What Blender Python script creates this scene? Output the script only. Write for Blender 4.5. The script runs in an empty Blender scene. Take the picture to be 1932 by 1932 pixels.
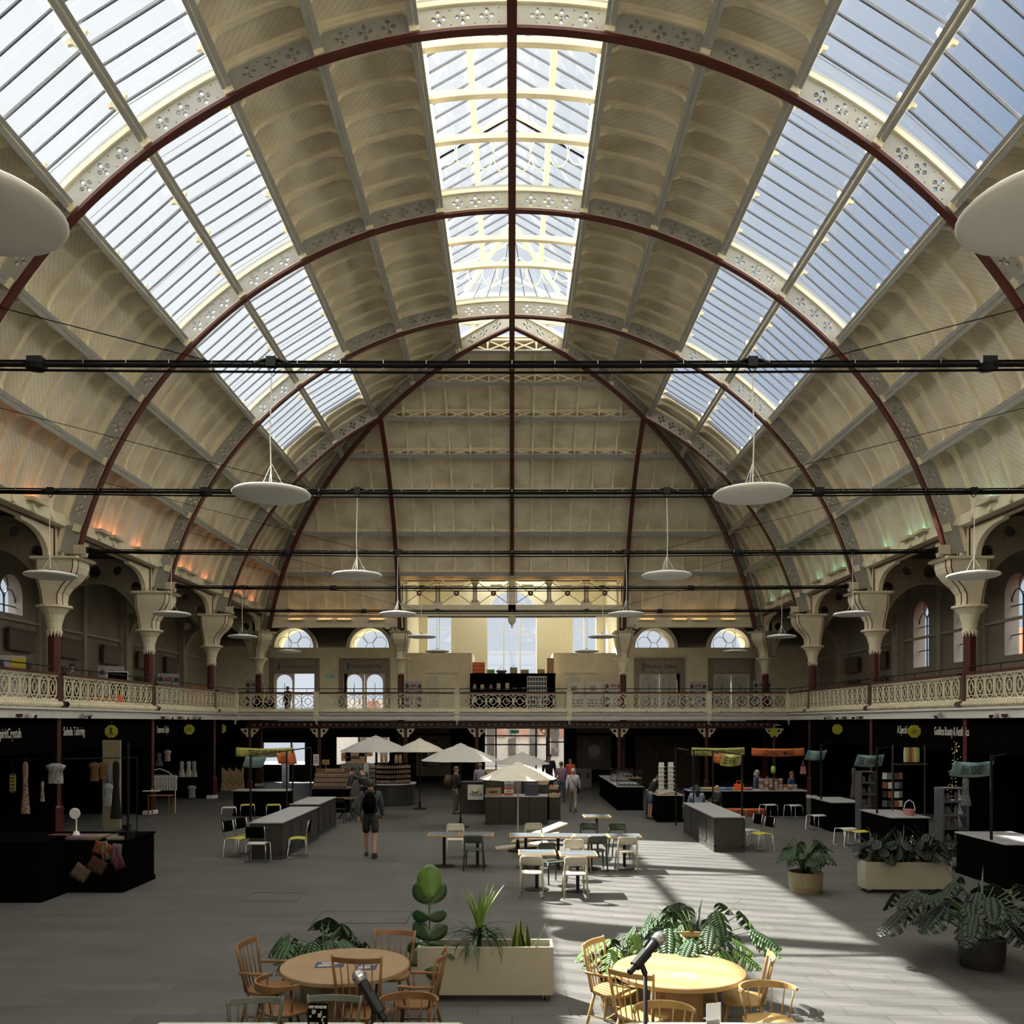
import bpy, bmesh, math, random
from math import sin, cos, pi, radians, sqrt, atan2
from mathutils import Vector, Matrix
random.seed(7)
S = bpy.context.scene
COL = S.collection
F, HY, EH = 1661.0, 1363.0, 3.3        # focal length in px, horizon row, eye height

# ---------------- camera ----------------
cam_d = bpy.data.cameras.new('camera'); cam = bpy.data.objects.new('camera', cam_d); COL.objects.link(cam)
cam.location = (0, 0, EH); cam.rotation_euler = (pi/2, 0, 0)
cam_d.sensor_width = 36; cam_d.lens = 36*F/1932; cam_d.shift_y = (HY-966)/1932
cam_d.clip_start = .05; cam_d.clip_end = 500
S.camera = cam
# ---------------- sky, sun, exposure ----------------
SUN = Vector((.69, -.745, -1.0)).normalized()
W = bpy.data.worlds.new('sky'); S.world = W; W.use_nodes = True
nt = W.node_tree; nt.nodes.clear()
def N(t, **k):
    n = nt.nodes.new(t)
    for a, b in k.items(): setattr(n, a, b)
    return n
tc = N('ShaderNodeTexCoord'); dp = N('ShaderNodeVectorMath', operation='DOT_PRODUCT')
dp.inputs[1].default_value = -SUN
nt.links.new(tc.outputs['Generated'], dp.inputs[0])
rp = N('ShaderNodeValToRGB')
rp.color_ramp.elements[0].position = .0; rp.color_ramp.elements[0].color = (.20, .27, .41, 1)
rp.color_ramp.elements[1].position = .97; rp.color_ramp.elements[1].color = (.80, .81, .82, 1)
for p_, c_ in ((.5, (.20, .27, .41, 1)), (.62, (.38, .43, .515, 1)), (.75, (.53, .58, .65, 1)), (.85, (.73, .75, .78, 1))): e = rp.color_ramp.elements.new(p_); e.color = c_
nt.links.new(dp.outputs['Value'], rp.inputs[0])
bg = N('ShaderNodeBackground'); bg.inputs[1].default_value = 1.0
wo = N('ShaderNodeOutputWorld')
sx_ = N('ShaderNodeSeparateXYZ'); nt.links.new(tc.outputs['Generated'], sx_.inputs[0])
mr = N('ShaderNodeMapRange', interpolation_type='SMOOTHSTEP'); nt.links.new(sx_.outputs['Y'], mr.inputs[0])
mr.inputs[1].default_value = .15; mr.inputs[2].default_value = .66
mixs = N('ShaderNodeMix', data_type='RGBA')      # fill glow added to the unseen sky at the sides and behind, brighter sunward
fill_ = N('ShaderNodeMix', data_type='RGBA'); fill_.inputs[6].default_value = (4.2, 4.1, 3.9, 1); fill_.inputs[7].default_value = (7.4, 7.2, 6.7, 1)
hm = N('ShaderNodeMapRange'); hm.inputs[1].default_value = 0.0; hm.inputs[2].default_value = .85; nt.links.new(dp.outputs['Value'], hm.inputs[0]); nt.links.new(hm.outputs[0], fill_.inputs[0]); bk_ = N('ShaderNodeMix', data_type='RGBA'); bk_.inputs[6].default_value = (2.1, 2.05, 1.95, 1); bm_r = N('ShaderNodeMapRange'); bm_r.inputs[1].default_value = -.55; bm_r.inputs[2].default_value = -.05   # duller behind
nt.links.new(sx_.outputs['Y'], bm_r.inputs[0]); nt.links.new(bm_r.outputs[0], bk_.inputs[0]); nt.links.new(fill_.outputs[2], bk_.inputs[7]); nt.links.new(bk_.outputs[2], mixs.inputs[6])
lo_ = N('ShaderNodeMix', data_type='RGBA'); lo_.inputs[6].default_value = (.52, .56, .62, 1); lm = N('ShaderNodeMapRange'); lm.inputs[1].default_value = .12; lm.inputs[2].default_value = .36   # pale horizon
nt.links.new(sx_.outputs['Z'], lm.inputs[0]); nt.links.new(lm.outputs[0], lo_.inputs[0]); nt.links.new(rp.outputs[0], lo_.inputs[7])
nt.links.new(mr.outputs[0], mixs.inputs[0]); nt.links.new(lo_.outputs[2], mixs.inputs[7]); nt.links.new(mixs.outputs[2], bg.inputs[0])
nt.links.new(bg.outputs[0], wo.inputs[0])
sd = bpy.data.lights.new('sun', 'SUN'); sun = bpy.data.objects.new('sun', sd); COL.objects.link(sun)
sd.energy = 23; sd.angle = radians(.6); sd.color = (1, .95, .85)
sun.rotation_euler = SUN.to_track_quat('-Z', 'Y').to_euler(); sun.location = (-20, 25, 35)
S.view_settings.view_transform = 'Standard'; S.view_settings.look = 'None'
S.view_settings.exposure = 0.42; S.view_settings.gamma = 1.0; S.view_settings.use_curve_mapping = False
S.cycles.max_bounces = 8; S.cycles.diffuse_bounces = 5; S.cycles.transparent_max_bounces = 16
S.cycles.glossy_bounces = 3; S.cycles.use_denoising = True; S.cycles.sample_clamp_indirect = 4.0
S.cycles.caustics_reflective = False; S.cycles.caustics_refractive = False

# ---------------- helpers ----------------
def fp(px, py):
    D = EH*F/(py-HY); return ((px-966)*D/F, D)
def at(px, py, D):
    return ((px-966)*D/F, EH+(HY-py)*D/F)
_M = {}
def mat(name, c, r=.6, m=0.0, var=.12, sc=6.0, emit=0.0, spec=None, bump=0.0, c2=None):
    if name in _M: return _M[name]
    M = bpy.data.materials.new(name); M.use_nodes = True; t = M.node_tree; b = t.nodes['Principled BSDF']
    tx = t.nodes.new('ShaderNodeTexCoord'); nz = t.nodes.new('ShaderNodeTexNoise'); nz.inputs['Scale'].default_value = sc; nz.inputs['Detail'].default_value = 4
    t.links.new(tx.outputs['Object'], nz.inputs['Vector'])
    mx = t.nodes.new('ShaderNodeMix'); mx.data_type = 'RGBA'
    cc = c2 or tuple(max(0, v*(1-2*var)) for v in c)
    mx.inputs[6].default_value = (*c, 1); mx.inputs[7].default_value = (*cc, 1)
    rm = t.nodes.new('ShaderNodeMapRange'); rm.inputs[1].default_value = .35; rm.inputs[2].default_value = .75
    t.links.new(nz.outputs[0], rm.inputs[0]); t.links.new(rm.outputs[0], mx.inputs[0])
    t.links.new(mx.outputs[2], b.inputs['Base Color'])
    b.inputs['Roughness'].default_value = r; b.inputs['Metallic'].default_value = m
    if spec is not None: b.inputs['Specular IOR Level'].default_value = spec
    if emit: b.inputs['Emission Color'].default_value = (*c, 1); b.inputs['Emission Strength'].default_value = emit
    if bump:
        bn = t.nodes.new('ShaderNodeBump'); bn.inputs['Strength'].default_value = bump; bn.inputs['Distance'].default_value = .02
        t.links.new(nz.outputs[0], bn.inputs['Height']); t.links.new(bn.outputs[0], b.inputs['Normal'])
    _M[name] = M; return M
def glass_mat(name, tint=(.93, .96, .97), gl=.06, rough=.02):
    if name in _M: return _M[name]
    M = bpy.data.materials.new(name); M.use_nodes = True; t = M.node_tree; t.nodes.clear()
    o = t.nodes.new('ShaderNodeOutputMaterial'); mx = t.nodes.new('ShaderNodeMixShader'); a = t.nodes.new('ShaderNodeBsdfTransparent'); g = t.nodes.new('ShaderNodeBsdfGlossy')
    nz = t.nodes.new('ShaderNodeTexNoise'); nz.inputs['Scale'].default_value = .9; cr = t.nodes.new('ShaderNodeValToRGB')
    cr.color_ramp.elements[0].color = (*[v*.93 for v in tint], 1); cr.color_ramp.elements[1].color = (*tint, 1)
    t.links.new(nz.outputs[0], cr.inputs[0]); t.links.new(cr.outputs[0], a.inputs[0])
    g.inputs['Roughness'].default_value = rough; mx.inputs[0].default_value = gl
    t.links.new(a.outputs[0], mx.inputs[1]); t.links.new(g.outputs[0], mx.inputs[2]); t.links.new(mx.outputs[0], o.inputs[0])
    _M[name] = M; return M

def tag(o, label=None, cat=None, group=None, kind=None):
    if label: o['label'] = label
    if cat: o['category'] = cat
    if group: o['group'] = group
    if kind: o['kind'] = kind
    return o
def link(o, parent=None, world=False):
    COL.objects.link(o)
    if parent is not None:
        o.parent = parent
        if world:
            r = parent; mtx = Matrix.Identity(4)
            while r is not None:
                mtx = r.matrix_parent_inverse @ Matrix.LocRotScale(r.location, r.rotation_euler, r.scale) @ mtx if r.parent else Matrix.LocRotScale(r.location, r.rotation_euler, r.scale) @ mtx
                r = r.parent
            o.matrix_parent_inverse = mtx.inverted()
    return o
def thing(name, label, cat, loc=(0, 0, 0), rz=0.0, group=None):
    o = bpy.data.objects.new(name, None); o.empty_display_size = .1; COL.objects.link(o)
    o.location = loc; o.rotation_euler = (0, 0, rz)
    return tag(o, label, cat, group)
def mobj(name, me, m, parent=None, world=False, smooth=False):
    if smooth: me.shade_smooth()
    if m is not None and not me.materials: me.materials.append(m)
    o = bpy.data.objects.new(name, me); return link(o, parent, world)
class MB:
    """collects shapes, becomes ONE mesh object"""
    def __init__(s): s.v = []; s.f = []; s.uv = None
    def add(s, vs, fs, M=None):
        k = len(s.v)
        s.v += [tuple(M @ Vector(p)) for p in vs] if M is not None else [tuple(p) for p in vs]
        s.f += [tuple(i+k for i in f) for f in fs]; return s
    def box(s, c, d, rz=0.0, M=None):
        x, y, z = d[0]/2, d[1]/2, d[2]/2
        vs = [(-x,-y,-z),(x,-y,-z),(x,y,-z),(-x,y,-z),(-x,-y,z),(x,-y,z),(x,y,z),(-x,y,z)]
        T = Matrix.Translation(c) @ Matrix.Rotation(rz, 4, 'Z')
        return s.add(vs, [(0,3,2,1),(4,5,6,7),(0,1,5,4),(1,2,6,5),(2,3,7,6),(3,0,4,7)], (M @ T) if M is not None else T)
    def b2(s, lo, hi):
        return s.box([(a+b)/2 for a, b in zip(lo, hi)], [abs(b-a) for a, b in zip(lo, hi)])
    def tube(s, pts, r, n=8, cap=True, sq=False):
        pts = [Vector(p) for p in pts]; rs = r if isinstance(r, (list, tuple)) else [r]*len(pts)
        vs = []; fs = []; up0 = None
        for i, p in enumerate(pts):
            d = (pts[min(i+1, len(pts)-1)]-pts[max(i-1, 0)]); d = d.normalized() if d.length > 1e-9 else Vector((0, 0, 1))
            if up0 is None: up0 = Vector((0, 0, 1)) if abs(d.z) < .9 else Vector((1, 0, 0))
            a = d.cross(up0)
            if a.length < 1e-4: a = d.orthogonal()
            a.normalize(); b = a.cross(d).normalized(); up0 = b
            for k in range(n):
                t = 2*pi*(k+.5)/n; vs.append(p+rs[i]*(cos(t)*a+sin(t)*b))
        for i in range(len(pts)-1):
            for k in range(n):
                k2 = (k+1) % n; fs.append((i*n+k, i*n+k2, (i+1)*n+k2, (i+1)*n+k))
        if cap: fs.append(tuple(range(n))[::-1]); fs.append(tuple((len(pts)-1)*n+k for k in range(n)))
        return s.add(vs, fs)
    def lathe(s, prof, n=16, c=(0, 0, 0), M=None, ang=0.0):
        vs = []; fs = []
        for r, z in prof:
            for k in range(n):
                t = ang+2*pi*k/n; vs.append((c[0]+r*cos(t), c[1]+r*sin(t), c[2]+z))
        for i in range(len(prof)-1):
            for k in range(n):
                k2 = (k+1) % n; fs.append((i*n+k, i*n+k2, (i+1)*n+k2, (i+1)*n+k))
        fs.append(tuple(range(n))[::-1]); fs.append(tuple((len(prof)-1)*n+k for k in range(n)))
        return s.add(vs, fs, M)
    def prism(s, poly, z0, z1, M=None):
        n = len(poly); vs = [(x, y, z0) for x, y in poly]+[(x, y, z1) for x, y in poly]
        return s.add(vs, [tuple(range(n))[::-1], tuple(range(n, 2*n))]+[(i, (i+1) % n, n+(i+1) % n, n+i) for i in range(n)], M)
    def sweep(s, ins, outs, w):
        """box section rib: inner/outer edge points, half-width vector(s) w"""
        n = len(ins); vs = []
        for i in range(n):
            wv = Vector(w[i] if isinstance(w, list) else w); a = Vector(ins[i]); b = Vector(outs[i])
            vs += [a-wv, a+wv, b+wv, b-wv]
        fs = [(0, 1, 2, 3), tuple(4*(n-1)+k for k in (3, 2, 1, 0))]
        for i in range(n-1):
            for k in range(4):
                k2 = (k+1) % 4; fs.append((4*i+k, 4*(i+1)+k, 4*(i+1)+k2, 4*i+k2))
        return s.add(vs, fs)
    def sheet(s, rows, thick=0.0):
        """grid of points"""
        n = len(rows[0]); vs = [p for r in rows for p in r]
        fs = [(i*n+j, i*n+j+1, (i+1)*n+j+1, (i+1)*n+j) for i in range(len(rows)-1) for j in range(n-1)]
        return s.add(vs, fs)
    def mesh(s, name='m', m=None, fix=True):
        me = bpy.data.meshes.new(name); me.from_pydata(s.v, [], s.f)
        if fix:
            bm = bmesh.new(); bm.from_mesh(me); bmesh.ops.recalc_face_normals(bm, faces=bm.faces); bm.to_mesh(me); bm.free()
        if m is not None: me.materials.append(m)
        me.update(); return me
    def build(s, name, m, parent=None, world=False, smooth=False, bevel=0.0, solid=0.0, sub=0, fix=True):
        me = s.mesh(name, m, fix)
        if smooth: me.shade_smooth()
        o = bpy.data.objects.new(name, me); link(o, parent, world)
        if solid: q = o.modifiers.new('s', 'SOLIDIFY'); q.thickness = solid; q.offset = 0
        if bevel: q = o.modifiers.new('b', 'BEVEL'); q.width = bevel; q.segments = 2; q.limit_method = 'ANGLE'
        if sub: q = o.modifiers.new('u', 'SUBSURF'); q.levels = sub; q.render_levels = sub
        return o
def struct(name, mb, m, **k):
    return tag(mb.build(name, m, **k), kind='structure')
def one(name, mb, m, label, cat, group=None, **k):
    return tag(mb.build(name, m, **k), label, cat, group)
def curve_mesh(loops, t, bev=0):
    cu = bpy.data.curves.new('c', 'CURVE'); cu.dimensions = '2D'; cu.fill_mode = 'BOTH'; cu.extrude = t/2
    for lp in loops:
        sp = cu.splines.new('POLY'); sp.points.add(len(lp)-1)
        for i, p in enumerate(lp): sp.points[i].co = (p[0], p[1], 0, 1)
        sp.use_cyclic_u = True
    o = bpy.data.objects.new('c', cu); COL.objects.link(o)
    me = bpy.data.meshes.new_from_object(o.evaluated_get(bpy.context.evaluated_depsgraph_get()))
    bpy.data.objects.remove(o); bpy.data.curves.remove(cu); me.materials.clear(); return me
def text_mesh(body, size=1.0, t=.01, w=None, h=None, sh=0.0, bold=0.0):
    cu = bpy.data.curves.new('t', 'FONT'); cu.body = body; cu.size = size; cu.extrude = t; cu.align_x = 'CENTER'; cu.align_y = 'CENTER'; cu.shear = sh; cu.offset = bold; cu.resolution_u = 3
    o = bpy.data.objects.new('t', cu); COL.objects.link(o)
    me = bpy.data.meshes.new_from_object(o.evaluated_get(bpy.context.evaluated_depsgraph_get()))
    bpy.data.objects.remove(o); bpy.data.curves.remove(cu); me.materials.clear()
    xs = [v.co.x for v in me.vertices]; ys = [v.co.y for v in me.vertices]
    cx, cy = (max(xs)+min(xs))/2, (max(ys)+min(ys))/2; kx = w/(max(xs)-min(xs)) if w else 1; ky = h/(max(ys)-min(ys)) if h else kx
    if h and not w: kx = ky
    for v in me.vertices: v.co.x = (v.co.x-cx)*kx; v.co.y = (v.co.y-cy)*ky
    return me
def xf(me, M):
    me.transform(M); return me
FRONT = Matrix.Rotation(pi/2, 4, 'X')      # local XY -> world XZ, facing -Y (the camera side)
def facing(loc, rz=0.0, tilt=0.0):
    return Matrix.Translation(loc) @ Matrix.Rotation(rz, 4, 'Z') @ Matrix.Rotation(tilt, 4, 'X') @ FRONT
def kids(o): return [c for c in COL.objects if c.parent is o]
def dup(root, loc, rz=None, label=None, group=None, mats=None):
    tree = [(root, None)]; out = None; ch = CH.get(root.name)
    if ch is None:
        ch = [(c, [d for d in COL.objects if d.parent is c]) for c in COL.objects if c.parent is root]; CH[root.name] = ch
    r = root.copy(); COL.objects.link(r); r.location = loc
    if rz is not None: r.rotation_euler = (0, 0, rz)
    if label: r['label'] = label
    if group: r['group'] = group
    for c, ds in ch:
        k = c.copy(); COL.objects.link(k); k.parent = r
        for d in ds:
            q = d.copy(); COL.objects.link(q); q.parent = k
    return r
CH = {}
ORD = ['first', 'second', 'third', 'fourth', 'fifth', 'sixth', 'seventh', 'eighth', 'ninth', 'tenth', 'eleventh', 'twelfth', 'thirteenth', 'fourteenth', 'fifteenth', 'sixteenth']

# ---------------- shared materials ----------------
CREAM = mat('cream_paint', (.80, .73, .55), .55, var=.08, sc=2.5)
CREAMD = mat('cream_paint_aged', (.62, .55, .42), .6, var=.12, sc=1.5)
GREYP = mat('grey_paint', (.36, .37, .37), .5, var=.08)
WEBG = mat('web_grey_cream', (.34, .34, .325), .55, var=.05, sc=3)
RED = mat('oxblood_paint', (.078, .011, .008), .45, var=.15, sc=4)
BLACK = mat('black_paint', (.004, .0035, .003), 1.0, var=.1, spec=0.0)
BLACKM = mat('black_metal', (.006, .006, .006), .45, spec=.3)
CABLE = mat('cable_black', (.004, .004, .004), .8, spec=.1)
WHITE = mat('white_paint', (.72, .71, .68), .5, var=.05)
DARKW = mat('dark_wood_boards', (.045, .035, .025), .7, var=.2)
STEEL = mat('brushed_steel', (.5, .5, .5), .3, .9, var=.05)
CHROME = mat('chrome', (.6, .6, .6), .15, 1.0, var=.02)
GLASS = glass_mat('clear_glass')
# ================= the hall: floor, walls, roof =================
SB = 6.6
RY = {k: 18.66+SB*(k-1) for k in range(-2, 6)}      # rib planes; RY[5] is the corner
ZC, R, Y0 = 5.2, 12.75, 32.7
TH = [radians(9.2*i) for i in range(9)]             # purlin angles: 0 ridge, 1 E, 2 D, 3 C, 4 B, 5 A, 6 F, 7 G, 8 base
THF = radians(77)
YN = RY[-2]
def P(r, th, y): return (r*sin(th), y, ZC+r*cos(th))

# floor: long stone setts in courses
fm = bpy.data.materials.new('stone_paving'); fm.use_nodes = True; t = fm.node_tree; b = t.nodes['Principled BSDF']
tx = t.nodes.new('ShaderNodeTexCoord'); bt = t.nodes.new('ShaderNodeTexBrick')
bt.inputs['Scale'].default_value = 1.0; bt.inputs['Brick Width'].default_value = 1.05; bt.inputs['Row Height'].default_value = .31
bt.inputs['Mortar Size'].default_value = .006; bt.inputs['Mortar Smooth'].default_value = .3; bt.offset = .37; bt.offset_frequency = 2
bt.inputs['Color1'].default_value = (.098, .096, .092, 1); bt.inputs['Color2'].default_value = (.078, .076, .073, 1); bt.inputs['Mortar'].default_value = (.033, .031, .028, 1)
bt.inputs['Bias'].default_value = .1
nz = t.nodes.new('ShaderNodeTexNoise'); nz.inputs['Scale'].default_value = .9; nz.inputs['Detail'].default_value = 6
mp = t.nodes.new('ShaderNodeMapping'); mp.inputs['Scale'].default_value = (.35, 1.6, 1)
mx = t.nodes.new('ShaderNodeMix'); mx.data_type = 'RGBA'; mx.blend_type = 'MULTIPLY'; mx.inputs[0].default_value = .6
cr = t.nodes.new('ShaderNodeValToRGB'); cr.color_ramp.elements[0].position = .3; cr.color_ramp.elements[0].color = (.66, .64, .62, 1); cr.color_ramp.elements[1].position = .7; cr.color_ramp.elements[1].color = (1.1, 1.09, 1.06, 1)
t.links.new(tx.outputs['Object'], bt.inputs['Vector']); t.links.new(tx.outputs['Object'], mp.inputs['Vector']); t.links.new(mp.outputs[0], nz.inputs['Vector'])
t.links.new(nz.outputs[0], cr.inputs[0]); t.links.new(bt.outputs[0], mx.inputs[6]); t.links.new(cr.outputs[0], mx.inputs[7]); t.links.new(mx.outputs[2], b.inputs['Base Color'])
b.inputs['Roughness'].default_value = .52
bn = t.nodes.new('ShaderNodeBump'); bn.inputs['Strength'].default_value = .25; bn.inputs['Distance'].default_value = .01; t.links.new(bt.outputs['Fac'], bn.inputs['Height']); bn.invert = True; t.links.new(bn.outputs[0], b.inputs['Normal'])
m = MB(); m.b2((-17.3, YN-.3, -.2), (17.3, 50, 0)); struct('floor', m, fm)

# boarded ceiling material (diagonal planks from UV = metres)
def board_mat(name, sgn, c=(.75, .695, .56)):
    M = bpy.data.materials.new(name); M.use_nodes = True; t = M.node_tree; b = t.nodes['Principled BSDF']
    uv = t.nodes.new('ShaderNodeUVMap'); sp = t.nodes.new('ShaderNodeSeparateXYZ'); t.links.new(uv.outputs[0], sp.inputs[0])
    a = t.nodes.new('ShaderNodeMath'); a.operation = 'ADD' if sgn > 0 else 'SUBTRACT'; t.links.new(sp.outputs[0], a.inputs[0]); t.links.new(sp.outputs[1], a.inputs[1])
    d = t.nodes.new('ShaderNodeMath'); d.operation = 'MULTIPLY'; d.inputs[1].default_value = 5.2; t.links.new(a.outputs[0], d.inputs[0])
    fr = t.nodes.new('ShaderNodeMath'); fr.operation = 'FRACT'; t.links.new(d.outputs[0], fr.inputs[0])
    lt = t.nodes.new('ShaderNodeMath'); lt.operation = 'LESS_THAN'; lt.inputs[1].default_value = .09; t.links.new(fr.outputs[0], lt.inputs[0])
    nz = t.nodes.new('ShaderNodeTexNoise'); nz.inputs['Scale'].default_value = .8; nz.inputs['Detail'].default_value = 5; t.links.new(uv.outputs[0], nz.inputs['Vector'])
    r1 = t.nodes.new('ShaderNodeValToRGB'); r1.color_ramp.elements[0].position = .35; r1.color_ramp.elements[0].color = (c[0]*.72, c[1]*.68, c[2]*.62, 1)
    r1.color_ramp.elements[1].position = .6; r1.color_ramp.elements[1].color = (*c, 1); t.links.new(nz.outputs[0], r1.inputs[0])
    mx = t.nodes.new('ShaderNodeMix'); mx.data_type = 'RGBA'; mx.inputs[7].default_value = (c[0]*.45, c[1]*.42, c[2]*.38, 1)
    sc = t.nodes.new('ShaderNodeMath'); sc.operation = 'MULTIPLY'; sc.inputs[1].default_value = .6; t.links.new(lt.outputs[0], sc.inputs[0])
    t.links.new(sc.outputs[0], mx.inputs[0]); t.links.new(r1.outputs[0], mx.inputs[6]); t.links.new(mx.outputs[2], b.inputs['Base Color']); b.inputs['Roughness'].default_value = .65
    return M
BOARD = {1: board_mat('boards_rising', 1), -1: board_mat('boards_falling', -1)}
RP = 13.50
NS = 6
def panel_obj(name, rows, uvs, sgn):
    m = MB(); m.sheet(rows); o = m.build(name, BOARD[sgn], solid=.06, smooth=False, fix=False)
    me = o.data; ul = me.uv_layers.new(name='UVMap'); n = len(rows[0]); flat = [u for r in uvs for u in r]
    for lp in me.loops: ul.data[lp.index].uv = flat[lp.vertex_index]
    return tag(o, kind='structure')
def cusp(t): return max(0.0, 1-min(t, 1-t)/.22)**2
bays = [(RY[k], RY[k+1]) for k in range(-2, 5)]
# opaque zones of the side vaults: (1,2) (2,3) (5,6) (6,7) (7,8), both sides; glazed 3-4-5
def ylim(th, r=RP): return Y0+r*sin(th)
for sx in (-1, 1):
    for (a, bq) in ((1, 3), (5, 8)):
        rows = []; uvs = []
        ns = NS*(bq-a)
        for i in range(ns+1):
            th = TH[a]+(TH[bq]-TH[a])*i/ns; y1 = min(RY[5]+.9, ylim(th))
            rr = []; uu = []
            for j in range(13):
                y = YN+(y1-YN)*j/12; p = P(RP, th, y); rr.append((sx*p[0], p[1], p[2])); uu.append((y, RP*th))
            rows.append(rr); uvs.append(uu)
        o = panel_obj('ceiling', rows, uvs, sx)
        # cusped rafters, a part of this slope
        m = MB(); nb = 7
        for (y0, y1) in bays:
            for q in range(nb+1):
                y = y0+(y1-y0)*(q)/nb
                if q == nb: continue
                for z in range(a, bq):
                    ins = []; outs = []
                    for i in range(9):
                        tt = i/8; th = TH[z]+(TH[z+1]-TH[z])*tt
                        if y > ylim(th): continue
                        d = .11+.22*cusp(tt)
                        p = P(RP-d, th, y); o2 = P(RP-.02, th, y); ins.append((sx*p[0], p[1], p[2])); outs.append((sx*o2[0], o2[1], o2[2]))
                    if len(ins) > 1: m.sweep(ins, outs, (0, .07 if q else .13, 0))
        m.build('rafters', CREAM, o)
# timber infill round the end of the skylights in the last bay
YG = 36.9
for sx in (-1, 1):
    rows = []; uvs = []
    for i in range(13):
        th = TH[3]+(TH[5]-TH[3])*i/12; y1 = ylim(th); rr = []; uu = []
        for j in range(7):
            y = YG+(y1-YG)*j/6; p = P(RP, th, y); rr.append((sx*p[0], p[1], p[2])); uu.append((y, RP*th))
        rows.append(rr); uvs.append(uu)
    o = panel_obj('ceiling', rows, uvs, sx); m = MB()
    for y in (YG+.05, YG+.75, YG+1.6, YG+2.5, YG+3.4, YG+4.3, YG+5.2):
        for z in (3, 4):
            ins = []; outs = []
            for i in range(9):
                tt = i/8; th = TH[z]+(TH[z+1]-TH[z])*tt
                if y > ylim(th): continue
                p = P(RP-.11-.22*cusp(tt), th, y); q = P(RP-.02, th, y); ins.append((sx*p[0], y, p[2])); outs.append((sx*q[0], y, q[2]))
            if len(ins) > 1: m.sweep(ins, outs, (0, .065, 0))
    m.build('rafters', CREAM, o)
# end vault (hip): rows by angle, X clipped by the groin and the three end ribs
XR = 5.76
def endrow(th, x0, x1, n=10, r=RP):
    return [(x0+(x1-x0)*j/n, Y0+r*sin(th), ZC+r*cos(th)) for j in range(n+1)]
THC = radians(66.0)
for (lo, hi, t1, sg) in ((-99, -XR, radians(75.5), 1), (-XR, 0, THC, 1), (0, XR, THC, -1), (XR, 99, radians(75.5), -1)):
    rows = []; uvs = []
    t0 = math.asin(min(abs(lo), abs(hi))/RP) if min(abs(lo), abs(hi)) > 0 else TH[1]*.95
    for i in range(25):
        th = t0+(t1-t0)*i/24; g = RP*sin(th); a = max(lo, -g); bq = min(hi, g)
        if bq < a: bq = a
        rr = endrow(th, a, bq); rows.append(rr); uvs.append([(p[0], RP*th) for p in rr])
    o = panel_obj('ceiling', rows, uvs, sg); m = MB()
    xs = [-12.2+.0]+[XR*k/6*s for s in (-1, 1) for k in range(1, 14)]
    for x in xs:
        if not (lo+.05 < x < hi-.05 or (x == 0)): continue
        for z in range(1, 8):
            ins = []; outs = []
            for i in range(9):
                tt = i/8; th = TH[z]+(TH[z+1]-TH[z])*tt
                if RP*sin(th) < abs(x) or th > t1: continue
                d = .09+.20*cusp(tt)
                ins.append((x, Y0+(RP-d)*sin(th), ZC+(RP-d)*cos(th))); outs.append((x, Y0+RP*sin(th), ZC+RP*cos(th)))
            if len(ins) > 1: m.sweep(ins, outs, (.045, 0, 0))
    m.build('rafters', CREAM, o)

# skylights: each side, each bay, two tiers
nwin = 0
BAR = mat('glazing_bar_grey', (.10, .11, .14), .4, var=.05)
for sx in (-1, 1):
    for bi, (y0, y1) in enumerate(bays):
        y1 = min(y1, YG)
        if y1-y0 < .5: continue
        for z in (3, 4):
            nwin += 1; m = MB()
            A = P(RP+.03, TH[z], 0); B = P(RP+.03, TH[z+1], 0)
            m.add([(sx*A[0], y0, A[2]), (sx*A[0], y1, A[2]), (sx*B[0], y1, B[2]), (sx*B[0], y0, B[2])], [(0, 1, 2, 3)])
            w = struct('window_%d' % nwin, m, GLASS, fix=False)
            m = MB(); nb = round((y1-y0)/.5)
            for k in range(1, nb):
                y = y0+(y1-y0)*k/nb
                m.tube([(sx*A[0], y, A[2]-.03), (sx*B[0], y, B[2]-.03)], .027, 4)
            for q in (A, B):
                m.tube([(sx*q[0], y0, q[2]-.02), (sx*q[0], y1, q[2]-.02)], .05, 4)
            if y1 == YG: m.tube([(sx*A[0], y1-.04, A[2]), (sx*B[0], y1-.04, B[2])], .07, 4)
            m.build('glazing_bars', BAR, w)
            # thin tie rods under the glass
            m = MB()
            for k in range(1, 5):
                y = y0+(y1-y0)*(k-.5)/4; a2 = P(RP-.35, TH[z]+.008, y); b2 = P(RP-.35, TH[z+1]-.008, y)
                m.tube([(sx*a2[0], y, a2[2]), (sx*b2[0], y, b2[2])], .008, 4)
            m.build('tie_rod', GREYP, w)
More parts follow.
